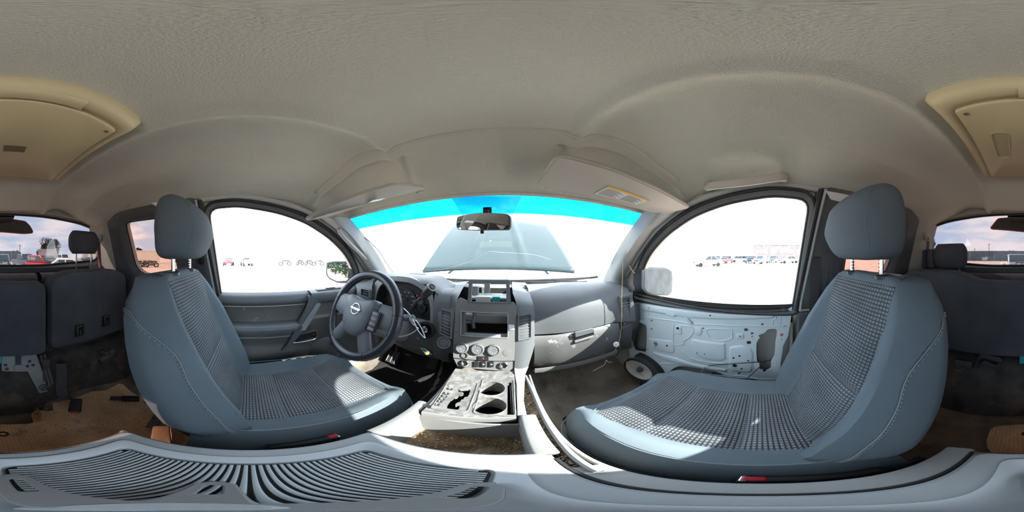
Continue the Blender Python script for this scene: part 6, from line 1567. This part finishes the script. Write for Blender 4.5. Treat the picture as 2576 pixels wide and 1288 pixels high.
# ================================================================== outside: ground, hood, yard
pm('yard', (.60, .47, .39), .95, spec=.1, var=(.25, .12), bump=(2, .4, .02), wear=((.45, .36, .30), .6, .5, .75))
bm = NB(); b_grid(bm, [[V(lerp(-220, 220, i / 8), lerp(-220, 220, j / 8), G) for i in range(9)] for j in range(9)])
tag(mk('ground', bm, 'yard', smooth=0), 'pale dusty gravel yard around the truck', kind='structure')
for n_, c_ in (('paint_red', (.50, .025, .035)), ('paint_blue', (.05, .085, .15)), ('paint_white', (.72, .72, .72)), ('paint_grey', (.28, .30, .32)), ('paint_dark', (.03, .034, .04)), ('paint_maroon', (.20, .05, .05)), ('paint_tan', (.45, .42, .36)), ('paint_green', (.10, .16, .07))):
    pm(n_, c_, .25, coat=.6)
# raised hood in front of the windshield
HD = thing('raised_hood', 'dark raised hood of the truck seen through the windshield', 'hood', (0, 1.25, -.25))
def hoodp(u, t):
    x = u * lerp(.74, .68, t); y = lerp(1.48, 2.34, t); z = lerp(-.125, .480, t) - .05 * u * u - .03 * (1 - t) * 0 + .02 * math.sin(t * math.pi)
    cr = .034 * (sm(.30, .335, abs(u) + .10 * t) - sm(.335, .42, abs(u) + .10 * t))
    return V(x, y, z + cr * sm(0, .2, t))
bm = NB(); b_grid(bm, [[hoodp(lerp(-1, 1, i / 48), j / 16) for i in range(49)] for j in range(17)]); hs = mk('hood_skin', bm, 'hood_paint', HD, smooth=180)
m_ = hs.modifiers.new('solid', 'SOLIDIFY'); m_.thickness = .025; m_.offset = -1
bm = NB(); b_tube(bm, [V(-.5, 1.50, -.20), V(-.5, 1.75, -.15), V(-.5, 1.95, .15)], .012, 8); mk('hinge_strut', bm, 'steel_dark', HD)
bm = NB(); b_tube(bm, [V(.5, 1.50, -.20), V(.5, 1.75, -.15), V(.5, 1.95, .15)], .012, 8); mk('hinge_strut', bm, 'steel_dark', HD)
CW = thing('cowl', 'pale cowl panel with wiper arms at the foot of the windshield', 'cowl panel', (0, 1.18, -.30))
bm = NB(); b_grid(bm, [[V(x, y - .13 * (x / .73) ** 2, z) for x in [lerp(-.80, .80, i / 20) for i in range(21)]] for y, z in ((1.135, -.222), (1.16, -.205), (1.22, -.190), (1.46, -.165), (1.49, -.30))]); mk('cowl_panel', bm, 'paint_white', CW, smooth=50)
for a, b in (((-.42, 1.20), (.05, 1.12)), ((.18, 1.20), (.58, 1.06))):
    bm = NB(); b_tube(bm, spline([V(a[0], a[1], -.195), V(lerp(a[0], b[0], .5), lerp(a[1], b[1], .4) + .02, -.178), V(b[0], b[1], -.183)], 5), .006, 6); wa = mk('wiper_arm', bm, 'black_plastic', CW)
    bm = NB(); b_tube(bm, [V(a[0] + .06, a[1] - .06, -.186), V(b[0] + .06, b[1] - .03, -.184)], .004, 6); mk('wiper_blade', bm, 'black_rubber', wa)
bm = NB(); b_box(bm, (0, 2.0, -.62), (1.75, 1.0, .62)); bmesh.ops.bevel(bm, geom=list(bm.edges), offset=.05, segments=2, affect='EDGES'); mk('engine_bay', bm, 'hood_paint', HD)
# brake lamp housing over the rear glass
BLM = thing('brake_lamp', 'dark high brake lamp housing with red edge behind the rear window', 'brake lamp', (.03, -1.16, .14))
def bl(px, py, d=0): return aty(px, py, -1.15 - d)
o_ = [bl(px, py) for px, py in ((-84, 573), (-66, 551), (-40, 549), (0, 551), (30, 553), (64, 558), (76, 570), (84, 585), (60, 587), (0, 582), (-40, 578), (-82, 575))]
o_ = rpoly(o_, .012, 3); c = sum(o_, V(0, 0, 0)) / len(o_)
bm = NB(); b_loft(bm, [[lerp(c, p, .9) + V(0, .012, 0) for p in o_], [lerp(c, p, .96) for p in o_], [p + V(0, -.05, 0) for p in o_]]); mk('lamp_body', bm, 'black_plastic', BLM, smooth=50)
bm = NB(); b_tube(bm, [lerp(c, p, .98) + V(0, .0, 0) for p in o_], .008, 8, closed=True); mk('lens_edge', bm, 'red_plastic', BLM)
bm = NB(); b_rbox(bm, V(.03, -1.12, .275), (.20, .16, .05), .01); b_box(bm, V(.03, -1.165, .25), (.18, .03, .06)); mk('lamp_bracket', bm, 'hood_paint', BLM)

# ---------------------------------------------------------------- yard objects
def polar(px, d, z=G):
    a = (px - HEAD) * K; return V(CX + d * math.sin(a), d * math.cos(a), z)
def prism_yz(bm, prof, w_, M_, n=2):
    """side profile (l,h) swept across the width w_"""
    rings = []
    for f in (-1, -.86, .86, 1):
        k = 1 if abs(f) < .9 else .965
        cx = sum(p[0] for p in prof) / len(prof); cz = sum(p[1] for p in prof) / len(prof)
        rings.append([M_ @ V(f * w_ / 2, cx + (p[0] - cx) * k, cz + (p[1] - cz) * k) for p in prof])
    b_loft(bm, rings)
pm('car_glass', (.035, .055, .07), .08, coat=.5)
pm('tyre', (.03, .03, .03), .85)
def car(name, label, paint, pos, head, kind='suv', L_=4.5, W_=1.85, H_=1.68):
    T = thing(name, label, 'car', tuple(pos), 'parked cars in the yard')
    M_ = Matrix.Translation(pos) @ Matrix.Rotation(-head, 4, 'Z')
    l = L_ / 2; hb = H_ * .58
    if kind == 'pickup': body = [(-l, .45), (l * .93, .40), (l, .55), (l * .98, hb * .95), (l * .45, hb), (-l, hb * .98)]; cab = [(l * .45, hb), (l * .22, H_), (-l * .28, H_), (-l * .36, hb)]
    elif kind == 'sedan': body = [(-l, .40), (l * .95, .32), (l, .5), (l * .95, hb * .86), (l * .42, hb * .98), (-l * .72, hb * 1.02), (-l * .98, hb)]; cab = [(l * .42, hb * .98), (l * .08, H_), (-l * .38, H_), (-l * .74, hb)]
    elif kind == 'van': body = [(-l, .42), (l * .95, .36), (l, .6), (l * .92, hb * .9), (l * .75, hb), (-l, hb)]; cab = [(l * .75, hb), (l * .52, H_), (-l * .97, H_), (-l * .99, hb)]
    else: body = [(-l, .45), (l * .94, .38), (l, .58), (l * .96, hb * .92), (l * .46, hb), (-l * .97, hb)]; cab = [(l * .46, hb), (l * .16, H_), (-l * .84, H_), (-l * .96, hb)]
    bm = NB(); prism_yz(bm, body, W_, M_); mk('body', bm, paint, T, smooth=30, bevel=.06)
    bm = NB(); prism_yz(bm, cab, W_ * .86, M_); mk('cabin', bm, paint, T, smooth=30, bevel=.07)
    # glazing
    def pane(pts, nm='window'):
        bm = NB(); P_ = [M_ @ Vector(p) for p in pts]; n = (P_[1] - P_[0]).cross(P_[2] - P_[0]).normalized(); b_panel(bm, P_, [], n * .015); mk(nm, bm, 'car_glass', T, smooth=0)
    f0, f1 = cab[0], cab[1]; r0, r1 = cab[3], cab[2]; w2 = W_ * .43
    def fr(t, a, b): return (a[0] + (b[0] - a[0]) * t, a[1] + (b[1] - a[1]) * t)
    a, b = fr(.08, f0, f1), fr(.92, f0, f1); pane([(-w2 * .9, a[0] + .02, a[1] + .01), (w2 * .9, a[0] + .02, a[1] + .01), (w2 * .84, b[0] + .02, b[1] + .01), (-w2 * .84, b[0] + .02, b[1] + .01)], 'windscreen')
    a, b = fr(.12, r0, r1), fr(.9, r0, r1); pane([(w2 * .88, a[0] - .02, a[1]), (-w2 * .88, a[0] - .02, a[1]), (-w2 * .82, b[0] - .02, b[1]), (w2 * .82, b[0] - .02, b[1])], 'rear_glass')
    mid = (f1[0] + r1[0]) / 2
    for s in (-1, 1):
        for (ya, yb) in ((fr(.15, f0, f1)[0] - .12, mid + .05), (mid - .05, fr(.15, r0, r1)[0] + .12)):
            ta = max(min(ya, f1[0] - .05), r1[0] + .05); tb = max(min(yb, f1[0] - .05), r1[0] + .05)
            zz = hb + .06; zt = H_ - .12; pane([(s * (w2 + .012), ya, zz), (s * (w2 + .012), yb, zz), (s * (w2 + .012) * 1.0, tb, zt), (s * (w2 + .012), ta, zt)])
        bm = NB(); b_rbox(bm, M_ @ V(s * (W_ / 2 + .08), f0[0] - .15, hb + .12), (.2, .10, .14), .03); mk('door_mirror', bm, paint, T)
        bm = NB(); b_rbox(bm, M_ @ V(s * W_ * .36, l * .965, hb * .80), (.36, .12, .16), .04, rot=Matrix.Rotation(-head, 3, 'Z')); mk('headlamp', bm, 'white_plastic', T)
        for yy in (l * .62, -l * .62):
            bm = NB(); c = M_ @ V(s * (W_ / 2 - .10), yy, .34); ax = (M_.to_3x3() @ V(s, 0, 0)); b_lathe(bm, [(.20, -.10), (.33, -.09), (.34, 0), (.33, .09), (.21, .11)], c, ax, 20); wh = mk('tyre', bm, 'tyre', T)
            bm = NB(); b_lathe(bm, [(.205, .105), (.19, .08), (.05, .10), (.0005, .10)], c, ax, 14); mk('wheel_rim', bm, 'handle_silver', wh)
    bm = NB(); b_rbox(bm, M_ @ V(0, l * .985, hb * .66), (W_ * .5, .10, .24), .03, rot=Matrix.Rotation(-head, 3, 'Z')); mk('grille', bm, 'black_plastic', T)
    bm = NB(); b_rbox(bm, M_ @ V(0, l * .99, .48), (W_ * .92, .16, .20), .06, rot=Matrix.Rotation(-head, 3, 'Z')); mk('bumper', bm, 'chrome' if kind == 'pickup' else paint, T)
    return T
def head_to(px, off=0): return (px - HEAD) * K + math.pi + R(off)       # facing the camera, turned by off
# seen through the rear window
car('parked_car', 'red SUV parked nose towards the truck behind the rear window', 'paint_red', polar(112, 15.5), head_to(112, -38), 'suv', 4.5, 1.84, 1.69)
car('parked_car', 'dark blue pickup parked left of the red SUV in the yard', 'paint_blue', polar(62, 24), head_to(62, -28), 'pickup', 5.6, 1.98, 1.90)
car('parked_car', 'small white van far behind the red SUV', 'paint_white', polar(158, 40), head_to(158, -20), 'van', 4.6, 1.9, 2.0)
car('parked_car', 'white sedan half hidden under the raised rear headrest', 'paint_white', polar(186, 11), head_to(186, -75), 'sedan', 4.7, 1.82, 1.47)
car('parked_car', 'dark sedan at the right edge of the rear window', 'paint_dark', polar(236, 15.5), head_to(236, -60), 'sedan', 4.7, 1.82, 1.48)
car('parked_car', 'silver SUV with blue windscreen seen over the wide rear bench', 'paint_grey', polar(2566, 10.5), head_to(2566, -6), 'suv', 4.6, 1.86, 1.72)
# seen through the passenger window
for i, (px, d, p_, h_, k_, lb_) in enumerate(((1780, 25, 'paint_white', 70, 'sedan', 'white sedan nearest the passenger mirror in the yard'), (1805, 46, 'paint_dark', 10, 'suv', 'dark SUV behind the white sedan on the far side'), (1826, 36, 'paint_maroon', 25, 'sedan', 'maroon sedan in the far row through the passenger window'), (1860, 42, 'paint_tan', 80, 'van', 'tan van in the far row through the passenger window'), (1889, 37, 'paint_dark', 10, 'suv', 'dark SUV right of the tan van in the far row'), (1914, 34, 'paint_white', 25, 'sedan', 'white sedan right of the dark SUV in the far row'), (1946, 40, 'paint_grey', 10, 'suv', 'grey SUV in front of the far brick building'), (1984, 36, 'paint_white', 65, 'sedan', 'white car rightmost in the far row through the passenger window'))):
    car('parked_car', lb_, p_, polar(px, d), head_to(px, h_), k_)
# motorcycles and buggies on the driver side
def bike(label, px, d, off, col):
    pos = polar(px, d); hd = head_to(px, off); M_ = Matrix.Translation(pos) @ Matrix.Rotation(-hd, 4, 'Z')
    T = thing('motorcycle', label, 'motorcycle', tuple(pos), 'motorcycles parked along the yard')
    for y in (-.72, .72):
        bm = NB(); b_tube(bm, [M_ @ V(0, y + .31 * math.cos(a), .32 + .27 * math.sin(a)) for a in [2 * math.pi * k / 20 for k in range(20)]], .085, 8, closed=True); wh = mk('wheel', bm, 'tyre', T)
        bm = NB()
        for k in range(5): b_tube(bm, [M_ @ V(0, y, .32), M_ @ V(0, y + .28 * math.cos(k * 1.256), .32 + .28 * math.sin(k * 1.256))], .012, 5)
        mk('spokes', bm, 'steel', wh)
    bm = NB(); b_rbox(bm, M_ @ V(0, .02, .48), (.42, .75, .50), .10, rot=Matrix.Rotation(-hd, 3, 'Z')); mk('engine', bm, 'steel_dark', T)
    bm = NB(); b_rbox(bm, M_ @ V(0, .20, .82), (.36, .66, .30), .12, rot=Matrix.Rotation(-hd, 3, 'Z')); mk('fuel_tank', bm, col, T)
    bm = NB(); b_rbox(bm, M_ @ V(0, -.36, .80), (.34, .85, .20), .07, rot=Matrix.Rotation(-hd, 3, 'Z')); mk('saddle', bm, 'leather', T)
    bm = NB(); b_tube(bm, [M_ @ V(.0, .72, .32), M_ @ V(0, .52, .98)], .035, 6); mk('fork', bm, 'steel', T)
    bm = NB(); b_tube(bm, [M_ @ V(-.38, .38, 1.08), M_ @ V(-.15, .50, 1.05), M_ @ V(.15, .50, 1.05), M_ @ V(.38, .38, 1.08)], .018, 6); mk('handlebar', bm, 'steel_dark', T)
    bm = NB(); b_lathe(bm, [(.09, 0), (.10, .06), (.05, .16), (.0005, .17)], M_ @ V(0, .70, .92), M_.to_3x3() @ V(0, -1, 0), 14); mk('headlamp', bm, 'chrome', T)
    bm = NB(); b_tube(bm, [M_ @ V(.16, .1, .35), M_ @ V(.2, -.4, .30), M_ @ V(.2, -.9, .36)], .045, 8); mk('exhaust', bm, 'steel', T)
for px, d, o_, c_, lb_ in ((345, 24, 60, 'paint_dark', 'dark motorcycle left of the group seen in the quarter window'), (365, 24, 30, 'paint_maroon', 'motorcycle in the middle of the quarter window group'), (381, 23, 75, 'paint_dark', 'motorcycle beside the driver headrest in the quarter window'), (717, 27, 80, 'paint_dark', 'lone motorcycle in the middle of the driver window'), (755, 28, 35, 'paint_dark', 'motorcycle right of the lone one in the driver window'), (777, 28, 40, 'paint_dark', 'motorcycle between two others near the driver mirror'), (800, 27, 70, 'paint_blue', 'blue motorcycle just left of the driver mirror'), (541, 27, 20, 'paint_dark', 'motorcycle at the rear edge of the driver window')):
    bike(lb_, px, d, o_, c_)
def buggy(label, px, d, off, col):
    pos = polar(px, d); hd = head_to(px, off); M_ = Matrix.Translation(pos) @ Matrix.Rotation(-hd, 4, 'Z'); rz = Matrix.Rotation(-hd, 3, 'Z')
    T = thing('utility_buggy', label, 'buggy', tuple(pos), 'utility buggies in the yard')
    bm = NB(); b_rbox(bm, M_ @ V(0, 0, .62), (1.35, 2.4, .40), .10, rot=rz); mk('body', bm, col, T)
    bm = NB(); b_rbox(bm, M_ @ V(0, .95, .92), (1.2, .6, .32), .10, rot=rz); mk('bonnet', bm, col, T)
    bm = NB(); b_rbox(bm, M_ @ V(0, -.15, .98), (1.1, .25, .60), .08, rot=rz); mk('seat', bm, 'black_plastic', T)
    bm = NB(); b_rbox(bm, M_ @ V(0, -.05, 1.95), (1.3, 1.4, .06), .02, rot=rz); mk('roof', bm, 'black_plastic', T)
    for sx in (-1, 1):
        bm = NB(); b_tube(bm, [M_ @ V(sx * .6, .75, .95), M_ @ V(sx * .58, .5, 1.92), M_ @ V(sx * .58, -.6, 1.92), M_ @ V(sx * .6, -.85, .8)], .03, 6); mk('cage_bar', bm, 'steel_dark', T)
        bm = NB(); b_lathe(bm, [(.11, 0), (.11, .05), (.0005, .06)], M_ @ V(sx * .42, 1.25, .92), M_.to_3x3() @ V(0, 1, 0), 14); mk('headlamp', bm, 'white_plastic', T)
        for yy in (.85, -.85):
            bm = NB(); b_lathe(bm, [(.14, -.12), (.30, -.11), (.32, 0), (.30, .11), (.14, .12)], M_ @ V(sx * .66, yy, .32), M_.to_3x3() @ V(1, 0, 0), 16); mk('wheel', bm, 'tyre', T)
buggy('red and yellow fronted buggy in the driver window', 575, 27, 10, 'paint_red'); buggy('white fronted buggy right of the red one in the driver window', 620, 26, -15, 'paint_tan')
# ---------------------------------------------------------------- fences, buildings, poles, trees
def corr(name, label, px0, px1, d, z0, z1, mat, n_panel, cat='fence'):
    a, b = polar(px0, d), polar(px1, d); T = thing(name, label, cat, tuple((a + b) / 2))
    pan = None
    for k in range(n_panel):
        p, q = lerp(a, b, k / n_panel), lerp(a, b, (k + 1) / n_panel - .001)
        dr = (q - p); nn = V(-dr.y, dr.x, 0).normalized(); m = 40
        bm = NB(); b_grid(bm, [[lerp(p, q, i / m) + nn * (.05 if (i // 2) % 2 else 0) + V(0, 0, z) for i in range(m + 1)] for z in (z0, z1)]); mk('sheet', bm, mat, T, smooth=0)
    bm = NB(); b_tube(bm, [a + V(0, 0, z1), b + V(0, 0, z1)], .06, 4); mk('top_rail', bm, mat, T)
    return T
pm('sheet_blue', (.13, .17, .20), .5, .2, var=(.3, .1)); pm('sheet_cream', (.62, .58, .50), .6, var=(.3, .08)); pm('wall_grey', (.42, .42, .40), .8, var=(.4, .08)); pm('brick', (.33, .27, .27), .9, var=(.8, .2)); pm('pole_wood', (.10, .085, .075), .9)
corr('sheet_fence', 'blue grey corrugated fence across the back of the yard', 2420, 2624, 55, 0, 3.2, 'sheet_blue', 10)
corr('sheet_fence', 'pale corrugated fence behind the motorcycles in the quarter window', 300, 402, 34, 0, 2.7, 'sheet_cream', 7)
def house(label, px0, px1, d, h, dep, mat, wins, cat='building'):
    a, b = polar(px0, d), polar(px1, d); dr = (b - a).normalized(); nn = V(dr.y, -dr.x, 0)
    if nn.dot(a) < 0: nn = -nn
    T = thing('yard_building', label, cat, tuple((a + b) / 2))
    bm = NB(); b_panel(bm, [a, b, b + nn * dep, a + nn * dep], [], V(0, 0, h)); mk('walls', bm, mat, T, smooth=0)
    bm = NB(); e = .3; b_panel(bm, [p + V(0, 0, h) for p in (a - dr * e - nn * e, b + dr * e - nn * e, b + dr * e + nn * (dep + e), a - dr * e + nn * (dep + e))], [], V(0, 0, .25)); mk('roof', bm, 'wall_grey', T, smooth=0)
    W_ = (b - a).length
    for k in range(wins):
        c = lerp(a, b, (k + .5) / wins) - nn * .03 + V(0, 0, h * .45); bm = NB(); b_panel(bm, [c - dr * W_ / wins * .28, c + dr * W_ / wins * .28, c + dr * W_ / wins * .28 + V(0, 0, h * .25), c - dr * W_ / wins * .28 + V(0, 0, h * .25)], [], -nn * .04)
        f = mk('window', bm, 'wall_grey', T, smooth=0)
house('long pale workshop behind the red SUV', 96, 148, 44, 3.2, 8, 'wall_grey', 4); house('low white shed right of the raised rear headrest', 205, 262, 40, 3.0, 8, 'paint_white', 3)
house('pale building behind the buggies in the driver window', 545, 650, 48, 4.6, 10, 'paint_white', 5); house('grey brick building far right in the passenger window', 1895, 2040, 60, 5.6, 12, 'brick', 7)
for px, d, h, lb_ in ((50, 70, 6.5, 'thin utility pole left of the dark blue pickup'), (2452, 85, 5.6, 'thin utility pole beside the lowered headrest'), (2488, 78, 7.6, 'taller utility pole with a cross arm near the silver SUV')):
    p = polar(px, d); T = thing('utility_pole', lb_, 'pole', tuple(p), 'utility poles behind the fence')
    bm = NB(); b_tube(bm, [p, p + V(0, 0, h)], [.16, .11], 8); mk('shaft', bm, 'pole_wood', T)
    bm = NB(); b_box(bm, p + V(0, 0, h - .5), (1.4, .12, .12)); mk('cross_arm', bm, 'pole_wood', T)
pm('leaf_dark', (.035, .042, .030), .8, var=(1.2, .3)); pm('leaf_green', (.034, .062, .022), .8, var=(1.2, .3)); pm('leaf_olive', (.07, .062, .035), .8, var=(1.2, .3)); pm('bark', (.12, .09, .07), .9)
def tree(label, px, d, h, rad, mat, seed, nl=900, lo=.3, name='yard_tree', cat='tree', group='trees around the yard', ls=.35):
    p = polar(px, d); rnd = random.Random(seed); T = thing(name, label, cat, tuple(p), group)
    bm = NB(); b_tube(bm, [p, p + V(.1, 0, h * .5), p + V(.2, .1, h * .8)], [.05 * h * .5, .03 * h * .5, .01 * h], 7)
    for k in range(5):
        a = rnd.uniform(0, 6.28); b_tube(bm, [p + V(.05, 0, h * rnd.uniform(.3, .5)), p + V(rad * .6 * math.cos(a), rad * .6 * math.sin(a), h * rnd.uniform(.55, .8))], [.02 * h * .5, .006 * h * .5], 5)
    mk('trunk', bm, 'bark', T)
    cl = [(rnd.uniform(-1, 1) * rad * .65, rnd.uniform(-1, 1) * rad * .65, h * rnd.uniform(lo + .1, .88), rad * rnd.uniform(.28, .5)) for k in range(14)]
    vs, fs = [], []
    for k in range(nl):
        x, y, z, r_ = cl[k % len(cl)]
        u = Vector((rnd.gauss(0, 1), rnd.gauss(0, 1), rnd.gauss(0, 1))).normalized() * r_ * rnd.uniform(.5, 1.05)
        c = p + V(x, y, z) + u; s_ = ls * rnd.uniform(.6, 1.3); a = Vector((rnd.gauss(0, 1), rnd.gauss(0, 1), rnd.gauss(0, 1))).normalized(); b = a.orthogonal().normalized()
        i = len(vs); vs += [c + a * s_, c + b * s_ * .6, c - a * s_, c - b * s_ * .6]; fs.append((i, i + 1, i + 2, i + 3))
    bm = NB(); vv = [bm.verts.new(v) for v in vs]
    for f in fs: bm.faces.new([vv[i] for i in f])
    tag(mk('foliage', bm, mat, T, smooth=0, recalc=False), kind='stuff')
tree('large dark tree behind the red SUV', 122, 62, 8.2, 4.2, 'leaf_dark', 1, 3600, ls=.24)
tree('dark tree at the right end of the rear window', 252, 58, 6.5, 3.5, 'leaf_dark', 2, 2400, ls=.22)
tree('dark tree at the passenger corner of the rear window', 2336, 46, 6.0, 3.0, 'leaf_dark', 3, 2400, ls=.2)
tree('low olive bush beside the thin utility pole', 2460, 70, 3.2, 2.0, 'leaf_olive', 4, 1800, .05, ls=.2)
tree('reddish low bush behind the silver SUV', 2552, 75, 3.8, 2.2, 'leaf_olive', 5, 1800, .05, ls=.2)
tree('small round bush above the pale fence', 350, 45, 4.0, .9, 'leaf_olive', 6, 300, .5)
for k, (px, d, h, lb_) in enumerate(((440, 40, 7.5, 'leafy green tree reflected in the driver door mirror, farthest of three'), (470, 28, 6.5, 'leafy green tree reflected in the driver door mirror, nearest of three'), (496, 36, 8, 'tallest green tree reflected in the driver door mirror'))):
    tree(lb_, px, d, h, 2.6, 'leaf_green', 20 + k, 3000, .02, ls=.24)
for i, (px0, px1) in enumerate(((2380, 2430), (2500, 2560), (2570, 2660), (2655, 2700))):
    tree(('distant hedge left of the lowered headrest', 'distant hedge over the silver SUV', 'distant hedge left of the dark blue pickup', 'distant hedge behind the dark blue pickup')[i], (px0 + px1) / 2, 110, 4.6, 3.6, 'leaf_dark', 40 + i, 700, .1, 'distant_hedge', 'hedge', 'hedges on the horizon', .6)
